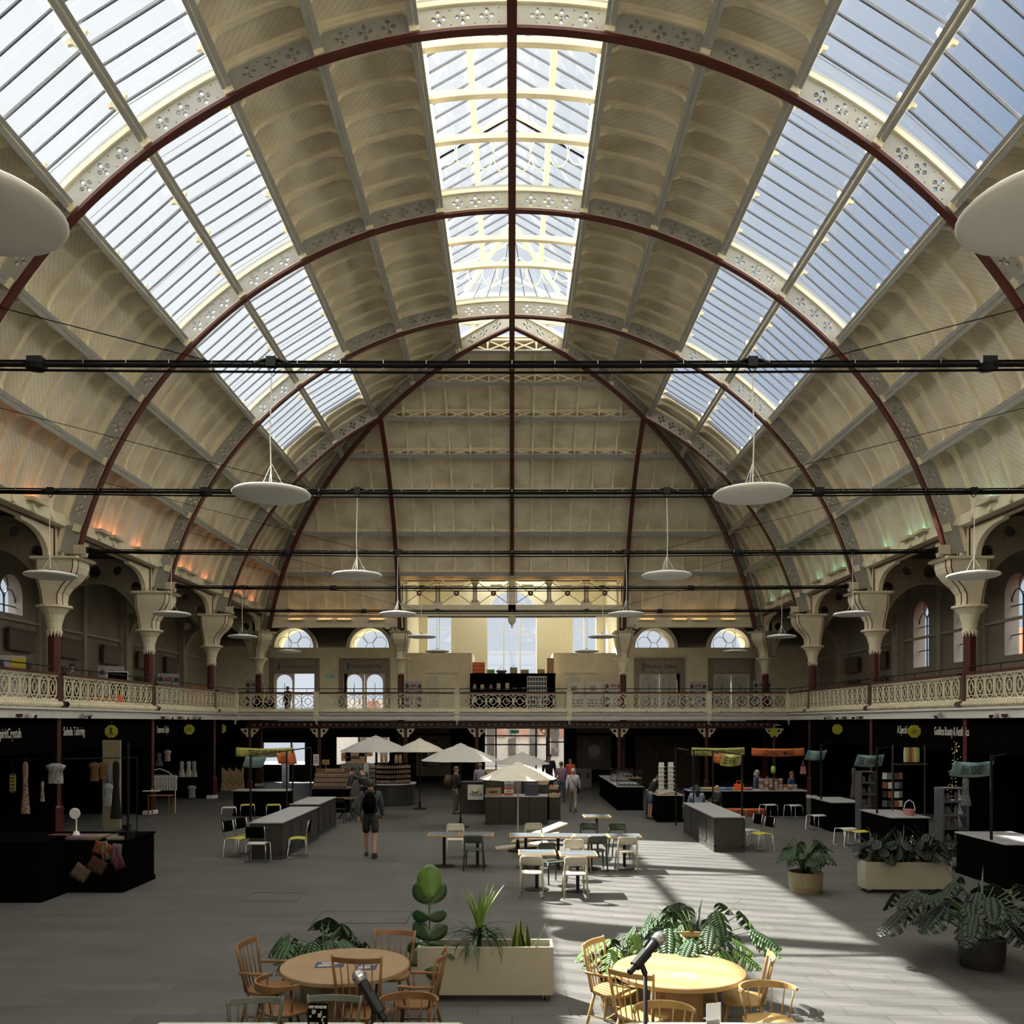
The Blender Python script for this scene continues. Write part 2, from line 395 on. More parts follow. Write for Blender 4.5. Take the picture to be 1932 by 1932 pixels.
# purlins
PN = {1: 'edging the ridge lantern', 2: 'between lantern and skylight', 3: 'along the top edge of the skylight', 4: 'through the middle of the skylight',
      5: 'along the bottom edge of the skylight', 6: 'below the skylight', 7: 'lowest on the slope'}
for sx, sn in ((-1, 'left'), (1, 'right')):
    for z in range(1, 8):
        th = TH[z]; ye = ylim(th, R)-.15
        T = thing('roof_purlin', 'long grey-soffited purlin of the %s vault slope, %s' % (sn, PN[z]), 'beam', (sx*R*sin(th), YN, ZC+R*cos(th)))
        er = Vector((sx*sin(th), 0, cos(th))); et = Vector((cos(th)*1.0, 0, -sx*sin(th)))
        m = MB()
        for s2 in (-1, 1):
            c0 = Vector((0, 0, ZC))+er*(R+.20)+et*(s2*.068)
            m.sweep([c0+Vector((0, YN, 0)), c0+Vector((0, ye, 0))], [c0+er*.035+Vector((0, YN, 0)), c0+er*.035+Vector((0, ye, 0))], et*.045)
        m.build('bottom_flange', GREYP, T, True)
        m = MB(); c0 = Vector((0, 0, ZC))+er*(R+.24)
        m.sweep([c0+Vector((0, YN, 0)), c0+Vector((0, ye, 0))], [c0+er*.50+Vector((0, YN, 0)), c0+er*.50+Vector((0, ye, 0))], et*.02)
        c1 = c0+er*.42
        m.sweep([c1+Vector((0, YN, 0)), c1+Vector((0, ye, 0))], [c1+er*.09+Vector((0, YN, 0)), c1+er*.09+Vector((0, ye, 0))], et*.09)
        m.build('web_plate', CREAM, T, True)
        if z in (3, 4, 5):
            for (y0, y1) in bays:
                if y0 > YG-2: continue
                yy1 = min(y1, YG)
                for k in range(4):
                    y = y0+(yy1-y0)*(k+.5)/4
                    for s2 in ((-1, 1) if z == 4 else ((sx,) if z == 3 else (-sx,))):
                        a = c0+er*.04+et*(.03*s2)+Vector((0, y, 0)); b2 = a+er*.36; c2 = b2+et*(.20*s2)
                        d2 = a+er*.26+et*(.12*s2)
                        w = Vector((0, .035, 0))
                        m = MB(); m.sweep([a, d2, c2-er*.07], [b2, b2+et*(.12*s2), c2], w); m.build('bracket', CREAM, T, True)

# arch ribs
def petal(cx, cy, ang, L=.135, w=.055):
    pts = [(0, .0), (w*.8, L*.35), (w, L*.6), (w*.6, L*.82), (0, L), (-w*.6, L*.82), (-w, L*.6), (-w*.8, L*.35)]
    c, s = cos(ang), sin(ang); o = .035
    return [(cx+(x*c-(y+o)*s), cy+(x*s+(y+o)*c)) for x, y in pts]
def circ(cx, cy, r, n=8): return [(cx+r*cos(2*pi*k/n), cy+r*sin(2*pi*k/n)) for k in range(n)]
def web_loops(t0, t1, both=False, r0=R+.07, r1=R+.58):
    """in the rib plane: x sideways, y up from the centre"""
    n = max(4, int((t1-t0)/radians(2))); L = [[(r*sin(t0+(t1-t0)*i/n), r*cos(t0+(t1-t0)*i/n)) for i in range(n+1)] for r in (r0, r1)]
    loops = [L[0]+L[1][::-1]]
    for z in range(-8, 8):
        lo, hi = radians(9.2*z), radians(9.2*(z+1))
        if lo < t0-.01 or hi > t1+.03: continue
        for q in (-1, 0, 1):
            th = (lo+hi)/2+q*radians(2.25); rc = (r0+r1)/2; cx, cy = rc*sin(th), rc*cos(th)
            loops.append(circ(cx, cy, .02, 6))
            for k in range(4): loops.append(petal(cx, cy, k*pi/2-th))
            for dt, dr in ((1.12, .15), (1.12, -.15)):
                t2 = th+radians(dt); loops.append(circ((rc+dr)*sin(t2), (rc+dr)*cos(t2), .017, 6))
    return loops
RIBL = {-2: 'overhead, nearest the stage', -1: 'second from the stage', 0: 'third from the stage', 1: 'biggest shown whole, its crown at the top', 2: 'second of the three whole arches in view', 3: 'smallest whole arch, just before the hipped end'}
def arc(r, t0, t1, n, f): return [f(r, t0+(t1-t0)*i/n) for i in range(n+1)]
def rib_parts(T, t0, t1, f, wv, webM, webmesh, n=60):
    """f(r,th)->world point; wv unit vector across the rib"""
    wv = Vector(wv)
    m = MB(); m.sweep(arc(R, t0, t1, n, f), arc(R+.07, t0, t1, n, f), wv*.10); m.build('red_flange', RED, T, True)
    m = MB(); m.sweep(arc(R+.07, t0, t1, n, f), arc(R+.11, t0, t1, n, f), wv*.055)
    m.sweep(arc(R+.56, t0, t1, n, f), arc(R+.66, t0, t1, n, f), wv*.10); m.build('cream_moulding', CREAM, T, True); m = MB(); m.sweep(arc(R+.66, t0, t1, n, f), arc(R+.76, t0, t1, n, f), wv*.05); m.build('upper_plate', WEBG, T, True)
    if webmesh is not None: mobj('pierced_web', xf(webmesh, webM) if webM else webmesh, WEBG, T, True)
    for z in range(-8, 9):
        th = radians(9.2*z)
        if z == 0 or th < t0+.02 or th > t1-.02: continue
        a, b2 = f(R+.09, th), f(R+.32, th); d = Vector(f(R, th+.01))-Vector(f(R, th)); d.normalize()
        m = MB(); m.sweep([Vector(a)-wv*.12, Vector(a)+wv*.12], [Vector(b2)-wv*.12, Vector(b2)+wv*.12], d*.11); m.build('boss', CREAM, T, True)
fullweb = curve_mesh(web_loops(-THF, THF), .06)
for k in range(-2, 4):
    y = RY[k]; T = thing('arch_rib', 'red-edged arch rib with flower-pierced web, %s' % RIBL[k], 'arch rib', (0, y, ZC))
    rib_parts(T, -THF, THF, lambda r, th, y=y: (r*sin(th), y, ZC+r*cos(th)), (0, 1, 0), Matrix.Translation((0, y, ZC)) @ FRONT, fullweb.copy(), 90)
for sx, sn in ((-1, 'left'), (1, 'right')):
    # half arch at RY[4], dies into the groin
    y = RY[4]; t0 = math.asin((y-Y0)/R)
    T = thing('arch_rib', 'half arch rib dying into the %s groin, with dark pierced flowers' % sn, 'arch rib', (sx*12.4, y, 8))
    me = curve_mesh([[(sx*p[0], p[1]) for p in lp] for lp in web_loops(t0, THF)], .06)
    rib_parts(T, t0, THF, lambda r, th, y=y: (sx*r*sin(th), y, ZC+r*cos(th)), (0, 1, 0), Matrix.Translation((0, y, ZC)) @ FRONT, me, 50)
    # groin rib
    T = thing('groin_rib', 'red-edged diagonal groin rib rising from the %s corner column' % sn, 'arch rib', (sx*12.4, Y0+12.4, 8))
    me = curve_mesh(web_loops(0.0, THF), .06)
    for v in me.vertices:
        x, h, tt = v.co; v.co = (sx*(x+tt*.7), Y0+x-tt*.7, ZC+h)
    rib_parts(T, 0.0, THF, lambda r, th: (sx*r*sin(th), Y0+r*sin(th), ZC+r*cos(th)), Vector((-.707*sx, .707, 0)), None, me, 60)
    # end vault ribs
    t0 = math.asin(XR/R)
    T = thing('end_vault_rib', 'dark red rib of the hipped end, standing over the %s back column' % sn, 'arch rib', (sx*XR, Y0+12.4, 8))
    me = curve_mesh([[(sx*p[0], p[1]) for p in lp] for lp in web_loops(t0, THF)], .06)
    for v in me.vertices:
        x, h, tt = v.co; v.co = (sx*XR+tt, Y0+abs(x), ZC+h)
    rib_parts(T, t0, THF, lambda r, th: (sx*XR, Y0+r*sin(th), ZC+r*cos(th)), (1, 0, 0), None, me, 50)
T = thing('end_vault_rib', 'dark red central rib running down the hipped end to the truss', 'arch rib', (0, Y0+12, 10))
rib_parts(T, 0.0, radians(64.5), lambda r, th: (0, Y0+r*sin(th), ZC+r*cos(th)), (1, 0, 0), None, None, 50)
T = thing('ridge_rib', 'dark straight ridge rib running down the crown of the hall', 'beam', (0, YN, ZC+R))
m = MB(); m.b2((-.105, YN, ZC+R-.01), (.105, Y0, ZC+R+.09)); m.build('red_flange', RED, T, True)
m = MB(); m.b2((-.05, YN, ZC+R+.09), (.05, Y0, ZC+R+.6)); m.build('web_plate', CREAM, T, True)
# lattice purlins of the hipped end
EN = ['top', 'second highest', 'third highest', 'fourth highest', 'fifth highest', 'sixth highest', 'lowest']
for i, z in enumerate(range(1, 8)):
    th = TH[z]; g = R*sin(th)-.1
    T = thing('lattice_purlin', 'cross-braced cream purlin of the hipped end, %s of its seven' % EN[i], 'beam', (0, Y0+R*sin(th), ZC+R*cos(th)))
    def q(x, r, dt=0.0): return Vector((x, Y0+r*sin(th)+dt*cos(th), ZC+r*cos(th)-dt*sin(th)))
    segs = [(-g, g)]
    m = MB(); et = Vector((0, cos(th), -sin(th)))
    m.sweep([q(-g, R+.14), q(g, R+.14)], [q(-g, R+.18), q(g, R+.18)], et*.10); m.build('bottom_flange', GREYP, T, True)
    m = MB(); m.sweep([q(-g, R+.18), q(g, R+.18)], [q(-g, R+.23), q(g, R+.23)], et*.03); m.sweep([q(-g, R+.60), q(g, R+.60)], [q(-g, R+.67), q(g, R+.67)], et*.08)
    w = XR/6; kx = int(g/w)
    for k in range(-kx-1, kx+1):
        a, b2 = max(-g, k*w), min(g, (k+1)*w)
        if b2-a < .2: continue
        m.tube([q(a, R+.22), q(b2, R+.62)], .03, 4); m.tube([q(a, R+.62), q(b2, R+.22)], .03, 4); m.tube([q(a, R+.2), q(a, R+.64)], .035, 4)
    m.build('cross_bracing', CREAM, T, True)

# ridge lantern
LX, LZ, LT, LE = 2.12, 18.75, 20.7, 33.2
LH = Y0-2.2
SL = LT-(LZ+.75)
lw = 0
yy = [YN]+[RY[k] for k in range(-1, 4)]
for sx in (-1, 1):
    for i in range(len(yy)-1):
        y0, y1 = yy[i], yy[i+1]; y1c = min(y1, LH)
        if y1c > y0+.3:
            nwin += 1; m = MB(); m.add([(sx*LX, y0, LZ+.75), (sx*LX, y1c, LZ+.75), (0, y1c, LT), (0, y0, LT)], [(0, 1, 2, 3)])
            w = struct('window_%d' % nwin, m, GLASS, fix=False); m = MB(); nb = max(2, round((y1c-y0)/.55))
            for k in range(nb+1):
                y = y0+(y1c-y0)*k/nb; m.tube([(sx*LX, y, LZ+.72), (0, y, LT-.03)], .03, 4)
            m.build('glazing_bars', BAR, w)
    nwin += 1; m = MB(); m.add([(sx*LX, LH, LZ+.75), (sx*LX, LE+.8, LZ+.75), (0, LH, LT)], [(0, 1, 2)]); w = struct('window_%d' % nwin, m, GLASS, fix=False)
    m = MB()
    for k in range(1, 6):
        u = k/6; m.tube([(sx*LX, LH+(LE+.8-LH)*u, LZ+.73), (0+sx*LX*u, LH+(LE+.8-LH)*u, LT-SL*u)], .025, 4)
    m.build('glazing_bars', BAR, w)
nwin += 1; m = MB(); m.add([(-LX, LE+.8, LZ+.75), (LX, LE+.8, LZ+.75), (0, LH, LT)], [(0, 1, 2)]); w = struct('window_%d' % nwin, m, GLASS, fix=False)
m = MB()
for k in (-3, -2, -1, 0, 1, 2, 3):
    x = LX*k/4; m.tube([(x, LE+.8, LZ+.73), (x*.0+x*(1-(1-abs(k)/4)), LH+(LE+.8-LH)*(abs(k)/4), LT-SL*abs(k)/4)], .025, 4)
m.build('glazing_bars', BAR, w)
T = thing('ridge_lantern', 'cream timber frame of the glazed ridge lantern along the crown', 'roof lantern', (0, YN, LZ))
m = MB()
for sx in (-1, 1):
    m.b2((sx*LX-.06, YN, LZ-.1), (sx*LX+.06, LE+.8, LZ+.12)); m.b2((sx*LX-.05, YN, LZ+.66), (sx*LX+.05, LE+.8, LZ+.80))
    m.sweep([(sx*1.05, YN, LZ+.75+SL*.5-.18), (sx*1.05, LH+1.3, LZ+.75+SL*.5-.18)], [(sx*1.05, YN, LZ+.75+SL*.5-.02), (sx*1.05, LH+1.3, LZ+.75+SL*.5-.02)], (.08, 0, 0))
    m.tube([(sx*LX, LE+.8, LZ+.7), (0, LH, LT-.08)], .09, 4)
m.b2((-LX, LE+.7, LZ-.1), (LX, LE+.85, LZ+.12)); m.b2((-LX, LE+.7, LZ+.66), (LX, LE+.85, LZ+.8)); m.b2((-.07, YN, LT-.18), (.07, LH, LT)); m.build('side_beams', CREAM, T, True)
m = MB()
for (y0, y1) in bays[:5]:
    for k in range(1, 4):
        y = y0+(y1-y0)*k/4
        if y > LE: continue
        pts = [(-LX+2*LX*i/16) for i in range(17)]; m = MB()
        m.sweep([(x, y, LZ+.02+.16*(1-(x/LX)**2)) for x in pts], [(x, y, LZ+.22+.10*(1-(x/LX)**2)) for x in pts], (0, .09, 0)); m.build('tie_beam', CREAM, T, True)
for y in [RY[k]-.35 for k in range(-1, 4)]+[LE+.75]:
    if y > LE+1: continue
    m = MB()
    for j in range(8):
        xc = -LX+LX*(j+.5)/4; hh = .32+.30*(1-abs(xc)/LX); ps = [(xc+.26*cos(a), y, LZ+.75-.0+hh*sin(a)*.9) for a in [2*pi*q/14 for q in range(15)]]
        m.tube([(p[0], p[1], p[2]-.1) for p in ps], .02, 4, cap=False)
    m.tube([(-LX, y, LZ+.72), (0, y, LT-.2), (LX, y, LZ+.72)], .05, 4); m.build('ring_tracery', CREAM, T, True)
# side lattice of the upstand
m = MB()
for sx in (-1, 1):
    y = YN+.3
    while y < LE:
        m.tube([(sx*LX, y, LZ+.12), (sx*LX, y+.42, LZ+.66)], .02, 4); m.tube([(sx*LX, y, LZ+.66), (sx*LX, y+.42, LZ+.12)], .02, 4); y += .83
m.build('upstand_lattice', CREAM, T, True)

# near end wall (behind the stage), side and back walls
me = curve_mesh([[(-17.3, 0), (17.3, 0), (17.3, 22), (-17.3, 22)]]+[[(x-1.3, 10), (x+1.3, 10), (x+1.3, 13), (x-1.3, 13)] for x in (-8, -4.8, -1.6, 1.6, 4.8, 8)], .3); me.transform(Matrix.Translation((0, YN-.35, 0)) @ FRONT); tag(mobj('wall_stage', me, CREAMD), kind='structure')
for x in (-8, -4.8, -1.6, 1.6, 4.8, 8):  # unseen windows added behind the camera to light the vault
    nwin += 1; m = MB(); m.add([(x-1.3, YN-.35, 10), (x+1.3, YN-.35, 10), (x+1.3, YN-.35, 13), (x-1.3, YN-.35, 13)], [(0, 1, 2, 3)]); struct('window_%d' % nwin, m, GLASS, fix=False)
# ================= columns, arcades, galleries, walls =================
XC = 13.13
def prof_loft(m, levels):
    """levels: (z, back, front, half) chamfered rectangle, front = +x"""
    vs = []; n = 8
    for z, bk, fr, h in levels:
        c = min(.09, h*.3)
        vs += [(-bk, -h+c, z), (-bk+c, -h, z), (fr-c, -h, z), (fr, -h+c, z), (fr, h-c, z), (fr-c, h, z), (-bk+c, h, z), (-bk, h-c, z)]
    fs = [tuple(range(8))[::-1], tuple((len(levels)-1)*8+k for k in range(8))]
    for i in range(len(levels)-1):
        for k in range(8):
            k2 = (k+1) % 8; fs.append((i*8+k, i*8+k2, (i+1)*8+k2, (i+1)*8+k))
    return m.add(vs, fs)
LEV = [(6.64, .30, .33, .27), (6.75, .30, .31, .27), (6.95, .32, .33, .29), (7.15, .34, .45, .33), (7.35, .37, .66, .38), (7.55, .38, .80, .42), (7.72, .38, .85, .44), (7.9, .38, .85, .44)]
def make_column(kind='hall'):
    T = thing('iron_column', 'x', 'column')
    m = MB(); m.lathe([(.30, 0), (.30, .10), (.27, .14)], 8, ang=pi/8); m.build('base_ring', WHITE, T)
    m = MB(); m.lathe([(.235, .12), (.235, .78), (.25, .80), (.25, .86), (.20, .92)], 8, ang=pi/8); m.build('plinth', RED, T)
    m = MB(); m.lathe([(.175, .9), (.165, 5.92)], 8, ang=pi/8); m.build('shaft', RED, T)
    m = MB(); m.lathe([(.175, 5.86), (.185, 5.95), (.21, 6.15), (.28, 6.38), (.40, 6.56), (.48, 6.58), (.48, 6.64), (.30, 6.66)], 16)
    for k in range(12):
        a = 2*pi*k/12; m.lathe([(.0, -.16), (.035, -.05), (.05, .02), (.0, .06)], 5, c=(.175*cos(a), .175*sin(a), 5.9))
    m.build('flared_collar', CREAM, T)
    m = MB(); prof_loft(m, LEV); m.build('console_capital', CREAM, T)
    m = MB(); prof_loft(m, [(7.9, .46, .93, .50), (7.93, .50, .98, .54), (7.985, .50, .98, .54)]); m.build('capital_slab', CREAM, T)
    m = MB()
    for s in (-1, 1):
        m.tube([(l[2]+.004, s*(l[3]-.10), l[0]) for l in LEV], .016, 5); m.tube([(l[2]-.10, s*(l[3]+.004), l[0]) for l in LEV], .016, 5); m.tube([(-l[1]+.1, s*(l[3]+.004), l[0]) for l in LEV], .013, 5)
    m.tube([(.985, -.54, 7.96), (.985, .54, 7.96)], .014, 4)
    m.build('red_trim', RED, T)
    m = MB(); m.tube([(l*0+.86*0+.62+.17*cos(2*pi*k/14), .425, 7.62+.17*sin(2*pi*k/14)) for k in range(15) for l in (1,)], .012, 4, cap=False)
    m.build('ring_ornament', CREAM, T)
    return T
col0 = make_column(); first = True
cols = []
def put_col(x, y, rz, label):
    global first
    if first: col0.location = (x, y, 0); col0.rotation_euler = (0, 0, rz); col0['label'] = label; first = False; CH[col0.name] = [(c, []) for c in COL.objects if c.parent is col0]; return col0
    return dup(col0, (x, y, 0), rz, label)
for sx, sn in ((-1, 'left'), (1, 'right')):
    for k in range(-2, 5):
        q = {-2: 'beside the stage', -1: 'second from the stage', 0: 'third from the stage', 1: 'fourth from the stage', 2: 'nearest fully shown column', 3: 'middle column of the three below the whole arches', 4: 'last before the back gallery corner'}[k]
        put_col(sx*XC, RY[k], pi if sx > 0 else 0, 'red iron column with cream console capital, %s gallery, %s' % (sn, q))
    put_col(sx*(XC+.05), RY[5]+.75, pi*.75 if sx > 0 else pi*.25, 'red iron corner column with cream console capital at the far %s corner' % sn)
    cc = put_col(sx*(XR+.02), RY[5]+.75, -pi/2, 'red iron column with cream capital under the hipped end, %s of centre' % sn)
# corner columns face the hall: local +x towards centre/camera
for o in COL.objects:
    if o.name.startswith('iron_column') and 'corner column' in o.get('label', ''): o.rotation_euler = (0, 0, -pi*.25 if o.location.x < 0 else -pi*.75)

# arcade beams with curved brackets, one per bay
def bracket_loop(L=1.45, Hh=.83):
    pts = [(0, 0), (.16, 0)]
    n = 10
    for i in range(n+1):
        a = pi-(pi/2)*i/n
        pts.append((.16+(L-.25)*(1+cos(a)), .0+(Hh-.12)*sin(a)*1.0))
    pts += [(L+.1, Hh-.10), (L+.1, Hh), (0, Hh)]
    return pts
brk = curve_mesh([bracket_loop()], .16)
def arcade(p0, p1, label, T0=None, brackets=(1, 1), zb=8.8, ht=.45):
    d = Vector((p1[0]-p0[0], p1[1]-p0[1], 0)); L = d.length; rz = atan2(d.y, d.x)
    T = thing('arcade_beam', label, 'beam', (p0[0], p0[1], 7.99), rz)
    m = MB(); m.b2((.05, -.11, .81), (L-.05, .11, .81+ht)); m.b2((.05, -.17, .81+ht-.08), (L-.05, .17, .81+ht)); m.b2((.12, -.15, 0), (.32, .15, .82)); m.b2((L-.32, -.15, 0), (L-.12, .15, .82)); m.build('beam', CREAM, T)
    m = MB()
    for s in (-1, 1):
        m.b2((.3, s*.125-.02, .815), (L-.3, s*.125+.02, .865)); m.b2((.29, s*.16-.015, 0), (.33, s*.16+.015, .83)); m.b2((L-.33, s*.16-.015, 0), (L-.29, s*.16+.015, .83))
    m.build('red_line', RED, T)
    for s in (0, 1):
        if not brackets[s]: continue
        me = brk.copy(); me.transform(FRONT)
        if s: me.transform(Matrix.Translation((L-.32, 0, 0)) @ Matrix.Scale(-1, 4, (1, 0, 0)))
        else: me.transform(Matrix.Translation((.32, 0, 0)))
        mobj('bracket', me, CREAM, T)
    return T
BN = {-2: 'nearest the stage', -1: 'second bay from the stage', 0: 'third bay from the stage', 1: 'fourth bay from the stage', 2: 'bay beyond the nearest whole column', 3: 'second last bay', 4: 'last bay before the corner'}
for sx, sn in ((-1, 'left'), (1, 'right')):
    for k in range(-2, 5):
        y1 = RY[k+1] if k < 4 else RY[5]+.75
        arcade((sx*XC, RY[k]), (sx*XC, y1), 'cream arcade beam with curved brackets on the %s side, %s' % (sn, BN[k]))
    arcade((sx*(XC), RY[5]+.75), (sx*XR, RY[5]+.75), 'cream arcade beam between corner and back column, %s end' % sn, zb=8.8)

# base panel of the vaults with vents and warm uplights
WARM = mat('warm_lamp', (1.0, .55, .16), .5, emit=5.0, var=.0)
WARMO = mat('orange_lamp', (1.0, .30, .12), .5, emit=4.0, var=.0)
GRN = mat('green_lamp', (.35, .85, .62), .5, emit=2.0, var=0)
thb = TH[8]; xb, zb = RP*sin(thb), ZC+RP*cos(thb)
for sx, sn, lm in ((-1, 'left', WARMO), (1, 'right', GRN)):
    m = MB(); m.b2((sx*(xb-.22), YN, zb-.12), (sx*(xb+.1), RY[5]+.75, zb+.18)); struct('trim_%d' % (1 if sx < 0 else 2), m, CREAM)
    for k in range(-1, 5):
        for j, u in enumerate((.30, .44, .72)):
            y = RY[k]+SB*u; th = radians(71.5)
            T = thing('uplight', '%s uplight box low on the %s slope, %s' % (('first', 'middle', 'last')[j], sn, BN[k]), 'light', (sx*(xb-.30), y, zb+.2))
            m = MB(); m.b2((-.12, -.36, -.08), (.12, .36, .02)); m.build('housing', CREAMD, T)
            m = MB(); m.b2((-.07, -.33, .021), (.07, .33, .03)); m.build('lamp_strip', lm, T)
ze = ZC+RP*cos(radians(75.5)); yeb = Y0+RP*sin(radians(75.5))
for sx, sn in ((-1, 'left'), (1, 'right')):
    m = MB(); m.b2((sx*XR, yeb-.35, ze-.35), (sx*(XC-.6), yeb+.1, ze+.1)); struct('trim_%d' % (3 if sx < 0 else 4), m, CREAM)
    for j, u in enumerate((.18, .48, .66, .93)):
        x = sx*(XR+.2+5.6*u); T = thing('uplight', 'warm uplight below the hipped end, %s side, %s from the back column' % (sn, ORD[j]), 'light', (x, yeb-.45, ze+.02))
        m = MB(); m.b2((-.40, -.1, -.06), (.40, .1, .0)); m.build('housing', CREAM, T)
        m = MB(); m.b2((-.34, -.05, .001), (.34, .05, .01)); m.build('lamp_strip', WARM, T)
    for j, u in enumerate((.8, 2.75, 3.7, 5.2)):
        yy_, zz_ = Y0+R*sin(THC)+.75, ZC+R*cos(THC)+.05
        T = thing('uplight', 'warm uplight above the gallery truss, %s half, %s from the central rib' % (sn, ORD[j]), 'light', (sx*u, yy_-.1, zz_-.1))
        m = MB(); m.b2((-.30, -.1, -.06), (.30, .1, .0)); m.build('housing', CREAM, T)
        m = MB(); m.b2((-.26, -.05, .001), (.26, .05, .01)); m.build('lamp_strip', WARM, T)
# truss over the back gallery
yt = RY[5]+.6
T = thing('gallery_truss', 'cream cross-braced truss with red rings spanning the centre of the back gallery', 'truss', (0, yt, 8.8))
m = MB(); m.b2((-XR, yt-.1, 10.62), (XR, yt+.1, 10.85)); m.b2((-XR, yt-.14, 9.05), (XR, yt+.14, 9.38)); m.b2((-XR, yt-.1, 8.76), (XR, yt+.1, 9.05))
for k in range(-2, 3):
    if k: m.b2((k*XR/3-.06, yt-.08, 9.3), (k*XR/3+.06, yt+.08, 10.7)); m.lathe([(.22, -.1), (.22, .1)], 10, M=Matrix.Translation((k*XR/3, yt, 10.62)) @ FRONT); m.lathe([(.28, -.1), (.28, .1)], 10, M=Matrix.Translation((k*XR/3, yt, 9.42)) @ FRONT)
m.b2((-.19, yt-.14, 8.8), (.19, yt+.14, 10.85)); m.build('chords_and_posts', CREAM, T, True)
m = MB(); m.b2((-XR+1.4, yt-.12, 8.74), (XR-1.4, yt+.12, 8.80))
for k in range(-3, 4):
    for s in (-.09, .09):
        if k == 0: s *= 2.6
        m.b2((k*XR/3+s-.02, yt-.15, 9.5), (k*XR/3+s+.02, yt-.08, 10.5))
for k in range(6): m.b2((-XR+XR/3*k+.35, yt-.12, 10.60), (-XR+XR/3*(k+1)-.35, yt-.09, 10.64))
m.build('red_lines', RED, T, True)
m = MB()
for k in range(6):
    xa, xb2 = -XR+XR/3*k, -XR+XR/3*(k+1)
    m.tube([(xa+.1, yt, 9.4), (xb2-.1, yt, 10.6)], .022, 5); m.tube([(xa+.1, yt, 10.6), (xb2-.1, yt, 9.4)], .022, 5)
m.build('cross_braces', GREYP, T, True)
for k in range(6):
    xm = -XR+XR/3*(k+.5); m = MB(); m.lathe([(.06, -.06), (.10, -.06), (.14, -.05), (.14, .05), (.06, .06)], 14, M=Matrix.Translation((xm, yt-.02, 10.0)) @ FRONT); m.build('ring_boss', RED, T, True)
    m = MB(); m.lathe([(.0, -.10), (.055, -.09), (.055, .09), (.0, .10)], 10, M=Matrix.Translation((xm, yt-.02, 10.0)) @ FRONT); m.build('boss_centre', CREAM, T, True)
m = MB(); m.lathe([(.0, -.62), (.04, -.58), (.05, -.45), (.14, -.38), (.20, -.25), (.20, -.1), (.24, 0)], 8, c=(0, yt, 8.8)); m.build('pendant_drop', CREAM, T, True)

# gallery decks
m = MB()
for sx in (-1, 1): m.b2((sx*13.0, YN, 3.42), (sx*17.2, 50, 3.58))
m.b2((-13, 41.3, 3.42), (13, 56.2, 3.58)); struct('floor_gallery', m, mat('gallery_floor', (.16, .14, .12), .6))
m = MB()
for sx in (-1, 1): m.b2((sx*12.86, YN, 3.42), (sx*12.98, 41.3, 3.66)); m.b2((sx*12.78, YN, 3.66), (sx*12.98, 41.2, 3.72))
m.b2((-12.98, 41.16, 3.42), (12.98, 41.3, 3.66)); m.b2((-12.98, 41.08, 3.66), (12.98, 41.3, 3.72)); struct('trim_5', m, WHITE)
m = MB()
for sx in (-1, 1): m.b2((sx*12.9, YN, 3.0), (sx*12.98, 41.3, 3.42))
# balustrade panels
def bal_panel(L, n, octa=False):
    """flat openwork in local XY: x along, y up 0..0.72"""
    H = .74; w = L/n; loops = [[(0, 0), (L, 0), (L, H), (0, H)]]
    MMs = []
    m = MB()
    z0, z1 = .0, H
    t = .028
    def tb(pts, r=.016, c=True): m.tube([(p[0], 0, p[1]) for p in pts], r, 4, cap=c)
    m.b2((0, -.03, 0), (L, .03, .05)); m.b2((0, -.03, H-.05), (L, .03, H))
    for i in range(n):
        xc = w*(i+.5)
        tb([(w*i, .03), (w*i, H-.03)], .014)
        if octa:
            r = .31
            tb([(xc+r*cos(pi/8+k*pi/4), H/2+r*sin(pi/8+k*pi/4)) for k in range(9)], .02, False)
            tb([(xc+.145*cos(k*pi/8), H/2+.145*sin(k*pi/8)) for k in range(17)], .02, False)
            for a in (0, pi/2, pi, -pi/2): tb([(xc+.145*cos(a), H/2+.145*sin(a)), (xc+.30*cos(a), H/2+.30*sin(a))], .014)
            for s in (-1, 1): tb([(xc+s*w/2, H/2+.36), (xc+s*.22, H/2+.2)], .012); tb([(xc+s*w/2, H/2-.36), (xc+s*.22, H/2-.2)], .012)
        else:
            a = w*.42
            pts = [(xc+a*cos(q*pi/6), H*.66+.20*sin(q*pi/6)) for q in range(7)]+[(xc-a*cos(q*pi/6), H*.34-.20*sin(q*pi/6)) for q in range(7)]
            tb(pts+[pts[0]], .019, False)
            tb([(xc+.095*cos(q*pi/6), H/2+.145*sin(q*pi/6)) for q in range(13)], .017, False)
            tb([(xc, H/2+.145), (xc, H*.80)], .014); tb([(xc, H/2-.145), (xc, H*.20)], .014)
            tb([(xc-a*.75, H*.80), (xc+a*.75, H*.80)], .014); tb([(xc-a*.75, H*.20), (xc+a*.75, H*.20)], .014)
            tb([(xc-a, H/2), (xc-.095, H/2)], .012); tb([(xc+.095, H/2), (xc+a, H/2)], .012)
    return m
def rope(L):
    m = MB(); prof = [(0, .0), (-.10, .0), (-.15, .04), (-.17, .10), (-.15, .16), (-.08, .18), (0, .18)]
    vs = []; n = len(prof)
    m.add([(x, p[0], p[1]) for x in (0, L) for p in prof], [(i, i+1, n+i+1, n+i) for i in range(n-1)])
    k = int(L/.145)
    for i in range(k):
        x = (i+.5)*L/k; m.tube([(x-.06, -.13, .02), (x, -.19, .08), (x+.06, -.15, .165)], [.02, .035, .02], 5)
    return m
